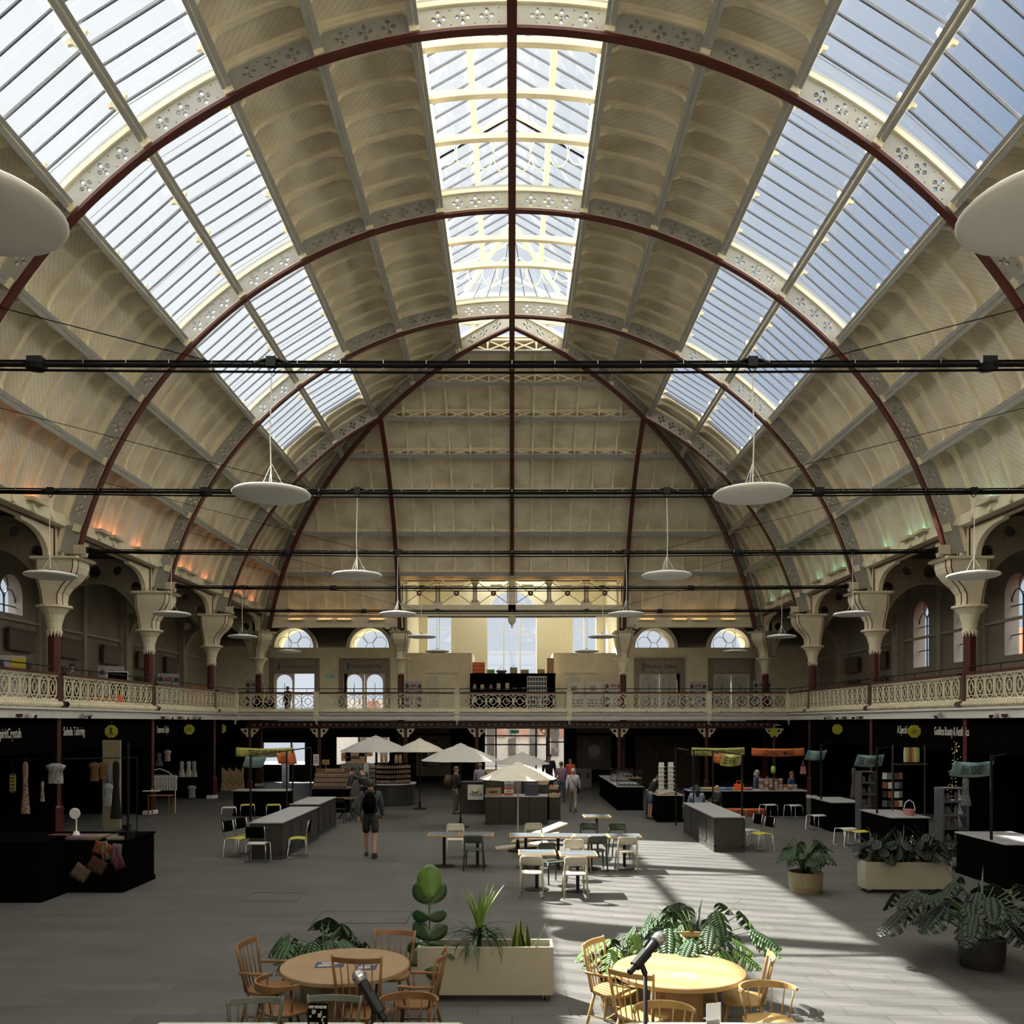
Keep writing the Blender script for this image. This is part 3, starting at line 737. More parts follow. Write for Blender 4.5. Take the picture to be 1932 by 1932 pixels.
def balustrade(p0, p1, n, label, octa=False, posts=True):
    d = Vector((p1[0]-p0[0], p1[1]-p0[1], 0)); L = d.length; T = thing('balustrade', label, 'railing', (p0[0], p0[1], 3.72), atan2(d.y, d.x))
    bal_panel(L, n, octa).mesh; o = bal_panel(L, n, octa); M = Matrix.Translation((0, 0, .19))
    o.v = [tuple(M @ Vector(p)) for p in o.v]; o.build('openwork_panel', CREAM, T)
    rope(L).build('rope_moulding', CREAM, T)
    m = MB(); m.b2((0, -.07, .93), (L, .07, 1.0)); m.build('handrail', RED, T)
    m = MB(); m.tube([(0, .06, 1.16), (L, .06, 1.16)], .018, 6)
    for i in range(int(L/1.6)+1): m.tube([(min(L-.03, .03+i*1.6), .06, 1.0), (min(L-.03, .03+i*1.6), .06, 1.16)], .012, 5)
    m.build('safety_rail', BLACKM, T)
    return T
for sx, sn in ((-1, 'left'), (1, 'right')):
    for k in range(-2, 5):
        y0, y1 = RY[k]+.2, (RY[k+1]-.2 if k < 4 else 41.2)
        a, b2 = ((sx*12.95, y0), (sx*12.95, y1))
        if sx < 0: a, b2 = a, b2
        if sx > 0: a, b2 = b2, a
        # local -y must face the hall
        if sx < 0: a, b2 = (sx*12.95, y0), (sx*12.95, y1)
        balustrade(a, b2, max(3, round((y1-y0)/.47)), 'cream oval-patterned balustrade with red handrail, %s gallery, %s' % (sn, BN[k]))
px = [-12.95, -9.15, -2.57, 2.68, 9.2, 12.95]
GN = ['far left short section', 'second from the left', 'in the middle before the dark shelf unit', 'second from the right', 'far right short section']
PN2 = ['left corner', 'left, before the garden shop sign', 'centre left', 'centre right', 'right, before the far right boarded doors', 'right corner']
for i in range(5):
    balustrade((px[i]+.1, 41.22), (px[i+1]-.1, 41.22), round((px[i+1]-px[i]-.2)/.62), 'octagon-patterned cream balustrade of the back gallery, %s' % ['far left end section', 'left section below the shop doors', 'centre section before the dark shelves', 'right section below the office doors', 'far right end section'][i], True)
for i, x in enumerate(px):
    T = thing('balustrade_post', 'cream panelled post of the back gallery railing, %s' % PN2[i], 'post', (x, 41.2, 3.3))
    m = MB(); m.box((0, 0, .75), (.24, .24, 1.30)); m.box((0, 0, 1.42), (.30, .30, .06)); m.box((0, 0, .42), (.28, .28, .06)); m.build('shaft', CREAM, T)
    m = MB(); m.lathe([(0, -.12), (.04, -.08), (.03, -.03), (.08, .1)], 8, c=(0, 0, 0)); m.build('drop_finial', CREAM, T)

# iron posts and red beam under the back gallery
BR = MB(); BR.b2((-12.6, 41.7, 3.02), (12.6, 41.9, 3.32)); BR.b2((-12.6, 41.62, 3.28), (12.6, 41.98, 3.34))
rb = one('red_beam', BR, RED, 'long red iron beam with dentils under the back gallery', 'beam')
m = MB()
x = -12.2
while x < 12.2: m.lathe([(.0, 0), (.055, .02), (.055, .10)], 6, c=(x, 41.66, 3.14)); x += .3
m.build('dentils', GREYP, rb)
PXL = [(-12.45, 'left end'), (-9.15, 'below the left gallery post'), (-5.05, 'left of the entrance, behind the umbrellas'), (-1.66, 'left side of the glazed entrance'), (1.72, 'right side of the glazed entrance'), (5.1, 'by the food counter'), (9.25, 'behind the yellow banner'), (12.45, 'right end')]
qloops = lambda s: [[(0, 0), (s*.36, 0), (s*.36, -.07), (s*.30, -.12), (s*.24, -.22), (s*.12, -.30), (s*.07, -.42), (0, -.42)], circ(s*.15, -.13, .07, 10)]
for x, q in PXL:
    T = thing('iron_post', 'slim red post under the back gallery, %s' % q, 'post', (x, 41.8, 0))
    m = MB(); m.lathe([(.14, 0), (.14, .5), (.09, .6), (.075, 3.0)], 10); m.build('shaft', RED, T)
    for s in (-1, 1):
        me = curve_mesh(qloops(s), .05); me.transform(Matrix.Translation((s*.07, 0, 3.02)) @ FRONT); mobj('bracket', me, CREAM, T)
m = MB(); m.b2((-12.6, 42.2, 3.3), (12.6, 49.4, 3.38)); struct('ceiling_underdeck', m, DARKW)

# ---- upper outer walls with arched windows (left and right) ----
def archloop(xc, z0, r, spring, n=12):
    return [(xc+r, z0)]+[(xc+r*cos(pi*i/n), spring+r*sin(pi*i/n)) for i in range(n+1)]+[(xc-r, z0)]
for sx, sn in ((-1, 'left'), (1, 'right')):
    yc = [29.9] if sx < 0 else [29.7, 33.2, 36.6]
    loops = [[(YN-.3, 0), (50, 0), (50, 12.6), (YN-.3, 12.6)]]
    wz0 = 7.0 if sx < 0 else 5.6
    for y in yc: loops.append(archloop(y, wz0, .68, 7.65))
    me = curve_mesh(loops, .5)
    me.transform(Matrix.Translation((sx*17.25, 0, 0)) @ Matrix.Rotation(pi/2, 4, 'Z') @ FRONT)
    tag(mobj('wall_%s' % sn, me, mat('aisle_wall_painted_shade', (.24, .21, .165), .7, var=.12, sc=1.5)), kind='structure')  # cream wall darkened, aisle shade put into its colour
    for j, y in enumerate(yc):
        nwin += 1; m = MB(); m.add([(sx*17.3, p[0], p[1]) for p in archloop(y, wz0, .68, 7.65)], [tuple(range(15))]); w = struct('window_%d' % nwin, m, glass_mat('old_glass', (.75, .8, .85)), fix=False)
        m = MB(); X = sx*17.26
        m.tube([(X, y, wz0), (X, y, 7.65)], .03, 4); m.tube([(X, y-.68, 7.3), (X, y+.68, 7.3)], .025, 4); m.tube([(X, y-.68, 6.3), (X, y+.68, 6.3)], .025, 4)
        m.tube([(X, y+.24*cos(2*pi*q/14), 8.0+.30*sin(2*pi*q/14)) for q in range(15)], .022, 4, cap=False)
        for s in (-1, 1): m.tube([(X, y+s*.34+.34*cos(pi*q/8), 7.45+.42*sin(pi*q/8)) for q in range(9)], .022, 4, cap=False)
        m.build('tracery', BLACKM, w)
    # pilasters and string course
    m = MB()
    for k in range(-2, 6):
        for dy in (0,): m.b2((sx*16.7, RY[k]-.28, 3.58), (sx*17.0, RY[k]+.28, 9.2))
    for j in range(14): y = 3.5+3.3*j; m.b2((sx*16.88, y-1.75, 3.58), (sx*17.0, y-1.5, 9.0))
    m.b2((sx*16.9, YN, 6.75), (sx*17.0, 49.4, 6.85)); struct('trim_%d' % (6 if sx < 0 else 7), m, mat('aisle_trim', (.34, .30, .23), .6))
    # lean-to roof boards of the aisle
    m = MB(); m.add([(sx*13.1, YN, 9.28), (sx*13.1, 50, 9.28), (sx*17.2, 50, 9.35), (sx*17.2, YN, 9.35)], [(0, 1, 2, 3)])
    struct('ceiling_aisle', m, DARKW, solid=.1)
    if sx > 0:
        m = MB()
        for q in (-1, 1): m.b2((q*6.0, 45.9, 9.35), (q*13.2, 50, 9.42))
        struct('ceiling_back', m, DARKW)
    # transverse openwork arches
    for k in range(-1, 6):
        y = RY[k]
        lp = [[(0, 0)]+[(0, 2.5), (3.6, 2.5), (3.6, 0), (3.42, 0)]+[(1.8+1.62*cos(pi*i/16), .05+1.62*sin(pi*i/16)) for i in range(17)]+[(.18, 0)]]
        def octg(cx, cz, r): return [(cx+r*cos(pi/8+i*pi/4), cz+r*sin(pi/8+i*pi/4)) for i in range(8)]
        lp += [octg(1.8, 2.08, .24), octg(.32, 1.55, .2), octg(3.28, 1.55, .2), octg(.98, 2.14, .18), octg(2.62, 2.14, .18), [(.12, .8), (.24, .75), (.3, .95), (.14, 1.15)], [(3.48, .8), (3.36, .75), (3.3, .95), (3.46, 1.15)]]
        me = curve_mesh(lp, .12); me.transform(Matrix.Translation((0, y, 6.65)) @ FRONT)
        T = thing('aisle_arch', 'pierced cream arch across the %s gallery aisle, %s' % (sn, ['second from the stage', 'third from the stage', 'fourth from the stage', 'at the nearest whole column', 'at the middle column', 'at the last side column', 'at the far corner'][k+1]), 'arch', (sx*13.3, y, 6.65))
        me.transform(Matrix.Translation((13.3 if sx > 0 else -16.9, 0, 0))); mobj('openwork', me, mat('aisle_arch_painted_shade', (.30, .26, .185), .6), T, True)  # arch colour darkened to carry the shade of the aisle
        m = MB(); m.sweep([(13.3+1.8+1.62*cos(pi*i/20), y, 6.7+1.62*sin(pi*i/20)) for i in range(21)], [(13.3+1.8+1.70*cos(pi*i/20), y, 6.7+1.70*sin(pi*i/20)) for i in range(21)], (0, .1, 0))
        m.b2((13.3, y-.1, 9.1), (16.9, y+.1, 9.2)); m.b2((13.3, y-.09, 8.42), (16.9, y+.09, 8.48))
        if sx < 0: m.v = [(p[0]-30.2, p[1], p[2]) for p in m.v]
        m.build('moulding', mat('aisle_arch_painted_shade', (.30, .26, .185), .6), T, True)
# ground floor side shopfronts
for sx, sn in ((-1, 'left'), (1, 'right')):
    m = MB(); m.b2((sx*13.0, YN, 2.45), (sx*13.15, 41.2, 3.42)); m.b2((sx*13.0, YN, 0), (sx*13.12, 8, 2.45))
    for k in range(-2, 5): m.b2((sx*13.0, RY[k]-.25, 0), (sx*13.5, RY[k]+.25, 2.45))
    m.b2((sx*16.8, YN, 0), (sx*16.95, 49, 3.42)); m.b2((sx*13, YN, 3.3), (sx*17, 49, 3.4))
    for k in range(-2, 6): m.b2((sx*13.2, RY[k]-.06, 0), (sx*16.9, RY[k]+.06, 3.4))
    struct('wall_shops_%s' % sn, m, BLACK)

# ---- back wall of the gallery ----
YB = 49.5
def ZX(px, py, D=YB): return at(px, py, D)
for sx, sn in ((-1, 'left'), (1, 'right')):
    cxs = (8.0, 12.25)
    m = [[(5.9, 3.4), (16.9, 3.4), (16.9, 7.5), (5.9, 7.5)]]
    D1 = ((6.85, 9.35), (10.9, 13.5))
    for a, b2 in D1: m.append([(a+.12, 3.6), (b2-.12, 3.6), (b2-.12, 6.05), (a+.12, 6.05)])
    me = curve_mesh([[(sx*p[0], p[1]) for p in lp] for lp in m], .16); me.transform(Matrix.Translation((0, YB, 0)) @ FRONT); tag(mobj('wall_back_%s' % sn, me, CREAM), kind='structure')
    lp = [[(5.9, 7.5), (17.2, 7.5), (17.2, 12.4), (5.9, 12.4)]]+[[(c+1.12*cos(pi*i/16), 7.52+1.12*sin(pi*i/16)) for i in range(17)] for c in cxs]
    me = curve_mesh([[(sx*p[0], p[1]) for p in l] for l in lp], .1); me.transform(Matrix.Translation((0, YB+.3, 0)) @ FRONT); tag(mobj('wall_upper_%s' % sn, me, DARKW), kind='structure')
    for j, c in enumerate(cxs):
        nwin += 1; c *= sx; m = MB(); m.add([(c+1.12*cos(pi*i/16), YB+1.8, 7.52+1.12*sin(pi*i/16)) for i in range(17)], [tuple(range(17))]); w = struct('window_%d' % nwin, m, GLASS, fix=False)
        m = MB(); m.sweep([(c+1.1*cos(pi*i/20), YB+.05, 7.5+1.1*sin(pi*i/20)) for i in range(21)], [(c+1.3*cos(pi*i/20), YB+.05, 7.5+1.3*sin(pi*i/20)) for i in range(21)], (0, .2, 0)); m.build('arch_surround', CREAM, w)
        m = MB(); m.sweep([(c+1.12*cos(pi*i/20), YB+1.0, 7.5+1.12*sin(pi*i/20)) for i in range(21)], [(c+1.2*cos(pi*i/20), YB+1.0, 7.5+1.2*sin(pi*i/20)) for i in range(21)], (0, .85, 0)); m.b2((c-1.2, YB, 7.4), (c+1.2, YB+1.85, 7.5)); m.build('window_reveal', mat('pale_yellow_wall', (.70, .64, .46), .6, var=.04), w)
        m = MB()
        for (dx, dz, r) in ((0, .62, .36), (-.55, .22, .38), (.55, .22, .38)):
            m.tube([(c+dx+r*cos(2*pi*q/18), YB+.12, 7.52+dz+r*sin(2*pi*q/18)) for q in range(19)], .018, 4, cap=False)
        m.build('tracery', GREYP, w)
# recess behind the centre of the gallery
YR = 56.0
YEL = mat('pale_yellow_wall', (.70, .64, .46), .6)
lp = [[(-5.95, 3.4), (5.95, 3.4), (5.95, 12.6), (-5.95, 12.6)], archloop(0, 6.2, 1.55, 10.1, 20), archloop(-4.6, 6.4, .74, 10.15), archloop(4.6, 6.4, .74, 10.15)]
me = curve_mesh(lp, .3); me.transform(Matrix.Translation((0, YR, 0)) @ FRONT); tag(mobj('wall_recess', me, YEL), kind='structure')
m = MB()
for s in (-1, 1): m.b2((s*5.9, YB, 3.4), (s*6.05, YR, 12.6))
m.b2((-6, YB-4.2, 12.3), (-2.6, YR+.1, 12.5)); m.b2((-2.7, YB-4.2, 12.3), (2.7, 51.0, 12.5)); m.b2((2.6, YB-4.2, 12.3), (6, YR+.1, 12.5)); struct('wall_recess_side', m, YEL)
nwin += 1; m = MB(); m.add([(-2.6, 51, 12.45), (2.6, 51, 12.45), (2.6, YR+.1, 12.45), (-2.6, YR+.1, 12.45)], [(0, 1, 2, 3)]); struct('window_%d' % nwin, m, GLASS, fix=False)  # unseen roof glazing added to brighten the recess
for xc, r, sp, z0 in ((0, 1.55, 10.1, 6.2), (-4.6, .74, 10.15, 6.4), (4.6, .74, 10.15, 6.4)):
    nwin += 1; m = MB(); m.add([(p[0], YR+.1, p[1]) for p in archloop(xc, z0, r, sp, 20)], [tuple(range(23))]); w = struct('window_%d' % nwin, m, GLASS, fix=False)
    m = MB(); yw = YR-.02
    for x in ((xc-.52, xc+.52) if r > 1 else (xc,)): m.tube([(x, yw, z0), (x, yw, sp)], .045, 4)
    for z in (z0+1.4, z0+2.8, sp): m.tube([(xc-r, yw, z), (xc+r, yw, z)], .022, 4)
    q0 = r*.52
    m.tube([(xc+q0*cos(2*pi*q/20), yw, sp+r*.47+q0*sin(2*pi*q/20)) for q in range(21)], .025, 4, cap=False)
    for s in (-1, 1): m.tube([(xc+s*r*.55+r*.42*cos(pi*q/10), yw, sp+r*.42*sin(pi*q/10)) for q in range(11)], .022, 4, cap=False)
    m.build('mullions', CREAM, w)
m = MB(); m.b2((-6.1, 45.06, 10.62), (6.1, 45.2, 12.5))
for s in (-1, 1): m.b2((s*5.98, 45.06, 9.4), (s*6.1, YB, 12.5)); m.b2((s*6.0, 45.82, 8.55), (s*13.3, 45.9, 9.42))
struct('wall_recess_front', m, YEL)
# white partitions either side of the recess
m = MB()
for s in (-1, 1):
    a, b2 = (-5.85, -2.35) if s < 0 else (2.4, 5.85)
    m.b2((a, YB-.1, 3.58), (b2, YB+.05, 7.15)); m.b2((a, YB-.1, 7.1), (b2, YB+3.5, 7.2)); m.b2((-2.35 if s < 0 else 2.3, YB-.1, 3.58), (-2.25 if s < 0 else 2.4, YB+3.5, 7.2))
struct('wall_partition', m, CREAM)
# ground floor back wall
XE0, XE1 = -1.55, 2.95
lp = [[(-17, 0), (17, 0), (17, 3.3), (-17, 3.3)], [(XE0, .02), (XE1, .02), (XE1, 2.98), (XE0, 2.98)], [(-9.9, .9), (-6.85, .9), (-6.85, 2.5), (-9.9, 2.5)], [(-14.0, .9), (-11.6, .9), (-11.6, 2.2), (-14.0, 2.2)]]
me = curve_mesh(lp, .2); me.transform(Matrix.Translation((0, 49.5, 0)) @ FRONT); tag(mobj('wall_back', me, mat('black_shopfront', (.006, .0055, .005), .7, spec=.2)), kind='structure')
FR = mat('dark_green_frame', (.05, .055, .05), .4)
def framed(n, x0, x1, z0, z1, xs, zs, mt=FR, y=49.5):
    global nwin
    m = MB(); m.add([(x0, y, z0), (x1, y, z0), (x1, y, z1), (x0, y, z1)], [(0, 1, 2, 3)]); w = struct(n, m, GLASS, fix=False)
    m = MB()
    for x in [x0, x1]+xs: m.b2((x-.04, y-.05, z0), (x+.04, y+.05, z1))
    for z in [z0, z1]+zs: m.b2((x0, y-.05, z-.035), (x1, y+.05, z+.035))
    m.build('window_frame' if n.startswith('window') else 'door_frame', mt, w); return w
framed('door_1', XE0, 1.95, .02, 2.98, [-.9, 1.35], [2.55, 2.05]); framed('door_2', 1.95, XE1, .02, 2.98, [], [2.2])
nwin += 1; framed('window_%d' % nwin, -9.9, -6.85, .9, 2.5, [-8.6, -7.6], []); nwin += 1; framed('window_%d' % nwin, -14, -11.6, .9, 2.2, [-12.4], [])
# outside: pavement and the buildings over the road
m = MB(); m.b2((-60, 49.7, -.3), (60, 75, -.02)); m.b2((-60, -12, -.3), (-17.6, 49.7, -.02)); m.b2((17.6, -12, -.3), (60, 49.7, -.02)); struct('ground', m, mat('pavement', (.22, .21, .2), .8))
BRK = mat('red_brick', (.42, .13, .06), .8, var=.25, sc=14)
m = MB(); m.b2((-14, 66, 0), (14, 70, 5.0)); b = one('building', m, mat('pale_render', (.42, .39, .38), .7), 'pale rendered building front seen through the glazed entrance', 'building')
m = MB()
for k in range(-7, 8): m.b2((k*1.6-.28, 65.9, .8), (k*1.6+.28, 66, 2.9))
m.build('doorways', mat('dark_doorway', (.06, .05, .05), .5), b)
m = MB()
for k in range(-7, 8): m.b2((k*1.6+.34, 65.85, 2.2), (k*1.6+1.2, 66, 4.9))
m.build('brick_panels', mat('pink_brick', (.28, .14, .11), .8), b)
m = MB(); m.b2((23, 10, 0), (27, 48, 7.6)); one('building', m, BRK, 'red brick building outside the right-hand gallery windows', 'building')
m = MB(); m.b2((-27, 10, 0), (-23, 48, 7.4)); one('building', m, mat('grey_render', (.25, .26, .32), .8), 'grey building outside the left gallery windows', 'building')
# ================= tie cables, pendants, floodlights =================
PWH = mat('pendant_white', (.78, .78, .76), .45, var=.02)
def saucer():
    m = MB(); m.lathe([(.0, -.035), (.30, -.035), (.47, -.028), (.51, -.01), (.525, .012), (.50, .035), (.30, .075), (.0, .09)], 40); return m
KN = {-1: 'nearest the stage', 0: 'second row from the stage', 1: 'third row from the stage', 2: 'fourth row from the stage', 3: 'fifth row from the stage', 4: 'farthest row'}
for k in range(-1, 5):
    y = RY[k]-.16; T = thing('tie_cable', 'black suspension cable pair spanning the hall between facing columns, %s' % KN[k], 'cable', (0, y, 8.15))
    m = MB(); xs = [-12.3+24.6*i/16 for i in range(17)]
    m.tube([(x, 0, .02-.05*(1-(x/12.3)**2)) for x in xs], .032, 6); m.tube([(x, .03, .085-.05*(1-(x/12.3)**2)) for x in xs], .018, 5); m.build('upper_cable', CABLE, T)
    m = MB(); m.tube([(x, 0, -.12*(1-(x/12.3)**2)*1.0-.0) for x in xs], .018, 5); m.build('lower_cable', CABLE, T)
    m = MB()
    for i in range(-20, 21): x = i*.58; m.tube([(x, 0, -.02-.05*(1-(x/12.3)**2)), (x, 0, .10-.05*(1-(x/12.3)**2))], .006, 4)
    m.build('cable_ties', STEEL, T)
    for x in (-9.7, -3.25, 3.25, 9.7):
        m = MB(); m.box((x, 0, .02), (.13, .1, .13)); m.tube([(x-.28, 0, -.02), (x-.1, 0, .06), (x+.1, 0, .06), (x+.28, 0, -.02)], .018, 5); m.tube([(x-.1, 0, .0), (x, 0, -.13), (x+.1, 0, .0)], .012, 4); m.build('junction_box', BLACKM, T)
    for s in (-1, 1):
        x = s*6.42; m = MB(); m.box((x, -.03, .03), (.20, .12, .09)); m.lathe([(.0, -.08), (.12, -.06), (.15, 0), (.0, .02)], 12, c=(x+.02*s, 0, -.02)); m.build('emergency_light', BLACKM, T)
    for s in (-1, 1): m = MB(); m.tube([(s*11.76, .16, 10.2-8.15), (s*4.04, 0, .02)], .008, 4); m.build('brace_wire', CABLE, T)
    for sx, sn in ((-1, 'left'), (1, 'right')):
        for x, w in ((3.25, 'inner'), (9.7, 'outer')):
            T = thing('pendant_lamp', 'white disc pendant, %s %s line, hung from the tie cable %s' % (w, sn, KN[k]), 'lamp', (sx*x, y, 6.38), 0, None)
            saucer().build('disc', PWH, T, smooth=True)
            m = MB(); m.tube([(0, 0, .09), (sx*.02, 0, .8), (0, 0, 1.64)], .009, 5)
            for a in (0, 2.1, 4.2): m.tube([(.18*cos(a), .18*sin(a), .08), (0, 0, .42)], .004, 4)
            m.build('suspension_wire', WHITE, T)
            m = MB(); m.box((0, 0, .11), (.06, .06, .05)); m.build('wire_socket', BLACKM, T)
    for sx, sn in ((-1, 'left'), (1, 'right')):
        T = thing('floodlight', 'boxy uplighting floodlight at the rib foot on the %s side, %s' % (sn, KN[k]), 'floodlight', (sx*12.25, RY[k]-.24, 8.2), 0 if sx < 0 else pi)
        m = MB(); m.box((0, 0, 0), (.34, .22, .26)); m.box((.1, 0, -.16), (.14, .12, .1)); m.build('housing', CREAMD, T, bevel=.01)
        m = MB(); m.box((.175, 0, 0), (.01, .16, .18)); m.build('dark_grille', BLACKM, T)
for sx, sn in ((-1, 'left'), (1, 'right')):
    T = thing('floodlight', 'boxy uplighting floodlight on the %s back column, aimed at the hipped end' % sn, 'floodlight', (sx*(XR+.6), RY[5]-.1, 8.2), pi/2*-1)
    m = MB(); m.box((0, 0, 0), (.34, .22, .26)); m.build('housing', CREAMD, T, bevel=.01)

# ================= gallery fittings =================
FRB = mat('taupe_frame', (.26, .21, .17), .5); SIGNB = mat('taupe_sign', (.33, .27, .22), .5)
DOORW = mat('door_offwhite', (.66, .63, .54), .45)
FROST = mat('frosted_pane', (.45, .46, .44), .5)
NAVY = mat('navy_letter', (.03, .035, .05), .5)
def dbl_door(n, xa, xb, label, sign=None, frost=False, open_left=False, blank=False):
    z0, z1 = 3.58, 6.05; y = YB-.1
    m = MB(); w = xb-xa
    m.b2((xa-.1, y-.1, z0), (xa+.17, y+.12, 6.85)); m.b2((xb-.17, y-.1, z0), (xb+.1, y+.12, 6.85)); m.b2((xa-.1, y-.14, 6.78), (xb+.1, y+.12, 6.9)); m.b2((xa, y-.08, z1-.02), (xb, y+.12, z1+.1))
    d = struct('door_%d' % n, m, FRB)
    m = MB(); m.b2((xa+.17, y-.03, z1+.1), (xb-.17, y+.1, 6.78)); m.build('fascia', SIGNB, d)
    a, b2 = xa+.17, xb-.17; mid = (a+b2)/2; lw = (b2-a)/2
    for s, (p, q) in enumerate(((a, mid), (mid, b2))):
        if open_left and s == 1: continue
        hw = lw/2-.13; c = (p+q)/2
        lp = [[(p+.01, z0), (q-.01, z0), (q-.01, z1), (p+.01, z1)], archloop(c, z0+.35, hw, 5.55, 10)]
        me = curve_mesh(lp, .06); me.transform(Matrix.Translation((0, y+.05, 0)) @ FRONT); mobj('leaf', me, DOORW, d)
        m = MB(); m.add([(t[0], y+.05, t[1]) for t in lp[1]], [tuple(range(13))]); m.build('pane', FROST if frost else GLASS, d, fix=False)
        m = MB(); m.tube([(c, y+.04, z0+.35), (c, y+.04, 5.5)], .02, 4); m.tube([(c-hw, y+.04, 4.9), (c+hw, y+.04, 4.9)], .02, 4); m.build('muntin', FR, d)
    if sign:
        me = text_mesh(sign, .35, .01, w=min(w*.72, .135*len(sign))); me.transform(facing(((xa+xb)/2+.1, y-.045, 6.43))); mobj('lettering', me, NAVY, d)
        m = MB(); m.box((xa+.42, y-.05, 6.43), (.16, .03, .42)); m.build('logo_block', mat('slate_blue', (.06, .12, .17), .4), d)
    return d
dbl_door(3, -13.5, -10.9, '', "Mark's Wilder Gardens", open_left=True)
dbl_door(4, -9.6, -6.95, '', 'Culture Derby')
dbl_door(5, 6.95, 9.6, '', 'Market Office', frost=True)
dbl_door(6, 11.1, 13.5, '', None, frost=True)
# plain doors in the partitions
for n, xc, pa in ((7, -4.0, 0), (8, 3.9, 1)):
    m = MB(); m.b2((xc-.95, YB-.14, 6.0), (xc+.95, YB-.08, 6.1)); d = struct('door_%d' % n, m, CREAMD)
    for s in (-1, 1):
        m = MB(); lp = archloop(xc+s*.45, 3.6, .38, 5.55, 10); me = curve_mesh([lp], .06); me.transform(Matrix.Translation((0, YB-.13, 0)) @ FRONT); mobj('leaf', me, DOORW if s < 0 else CREAM, d)
# exit signs
def exit_sign(x, y, z, w, label):
    T = thing('exit_sign', label, 'sign', (x, y, z)); m = MB(); m.box((0, 0, 0), (w, .04, w*.36)); m.build('panel', mat('exit_green', (.02, .22, .13), .4, emit=.25), T)
    m = MB(); m.box((-w*.26, -.025, 0), (w*.2, .01, w*.2)); m.box((w*.22, -.025, 0), (w*.22, .01, w*.05)); m.tube([(w*.08, -.025, 0), (w*.2, -.025, w*.1)], w*.02, 4); m.tube([(w*.08, -.025, 0), (w*.2, -.025, -w*.1)], w*.02, 4)
    m.tube([(-w*.06, -.025, -w*.12), (-w*.02, -.025, 0), (.0, -.025, w*.08)], w*.025, 4); m.build('pictogram', WHITE, T)
    if z < 3:
        m = MB()
        for q in (-1, 1): m.tube([(q*w*.3, 0, w*.18), (q*w*.3, 0, 3.4-z)], .008, 4)
        m.build('hanging_rod', STEEL, T)
exit_sign(*[(at(624, 1277, YB)[0]), YB-.12, at(624, 1277, YB)[1]], .45, 'green exit sign on the cream wall between the two left shop doors')
exit_sign(at(966+5, 1381, 49)[0], 49.2, 2.78, .5, 'green exit sign hung above the glazed entrance')
# exhibition boards
BW = mat('board_lilac_white', (.50, .49, .54), .6, var=.03); INK = mat('ink_dark', (.06, .06, .07), .7); REDI = mat('faded_red', (.45, .16, .13), .7)
def board(x, y, label, rz=0.0, w=.95, z0=3.58, h=1.95, cat='display board', grp=None):
    T = thing('display_board', label, cat, (x, y, z0), rz, grp)
    m = MB(); m.box((0, 0, h/2+.05), (w, .04, h)); m.box((0, .12, .02), (w*.8, .34, .04)); m.build('panel', BW, T)
    m = MB(); rnd = random.Random(x)
    for j in range(5):
        for s in (-1, 1): m.box((s*w*.36, -.024, h*.88-j*h*.18), (w*.2, .008, h*.09))
    m.build('photo_column', INK, T)
    m = MB()
    for j in range(10): m.box((0, -.024, h*.78-j*h*.065), (w*.40*rnd.uniform(.7, 1), .006, .02))
    m.build('text_lines', mat('ink_grey', (.22, .21, .23), .7), T)
    m = MB(); m.box((0, -.024, h*.90), (w*.36, .008, h*.08)); m.add([(-w*.42, -.03, h*.93), (-w*.30, -.03, h*.93), (-w*.36, -.03, h*1.0)], [(0, 1, 2)]); m.build('heading', REDI, T)
board(at(480, 0, 47.5)[0], 47.5, 'exhibition board beside the far left capital, before the garden shop'); board(at(780, 0, 48.6)[0], 48.6, 'exhibition board just right of the left back column')
board(at(1157, 0, 48.6)[0], 48.6, 'exhibition board just left of the right back column'); board(at(1317, 0, 48.9)[0], 48.9, 'exhibition board between the office doors and the blank double doors')
board(at(1438, 0, 47.8)[0], 47.8, 'exhibition board at the far right corner of the back gallery')
board(-16.2, 35.6, 'exhibition board in the left gallery beside the flight case', .5); board(-16.0, 41.0, 'exhibition board in the left gallery aisle beside the orange poster', .5)
for x0, l in ((1086, 'pale notice board with rows of small photographs, left of the pair by the right partition'), (1122, 'pale notice board with rows of small photographs, right of the pair by the right partition')):
    X, Z = at(x0, 1280, 48.9); T = thing('notice_board', l, 'notice board', (X, 48.9, 3.58)); m = MB(); m.box((0, 0, 1.05), (.95, .04, 1.9)); m.box((0, .1, .03), (.8, .3, .05)); m.build('panel', mat('board_white', (.6, .59, .57), .6), T)
    m = MB()
    for r in range(3):
        for c in range(7): m.box((-.36+c*.12, -.024, .95-r*.16), (.06, .008, .07))
    m.build('photographs', INK, T)
    m = MB(); m.box((-.1, -.024, 1.6), (.32, .008, .28)); m.build('picture', mat('sepia', (.35, .26, .2), .7), T)
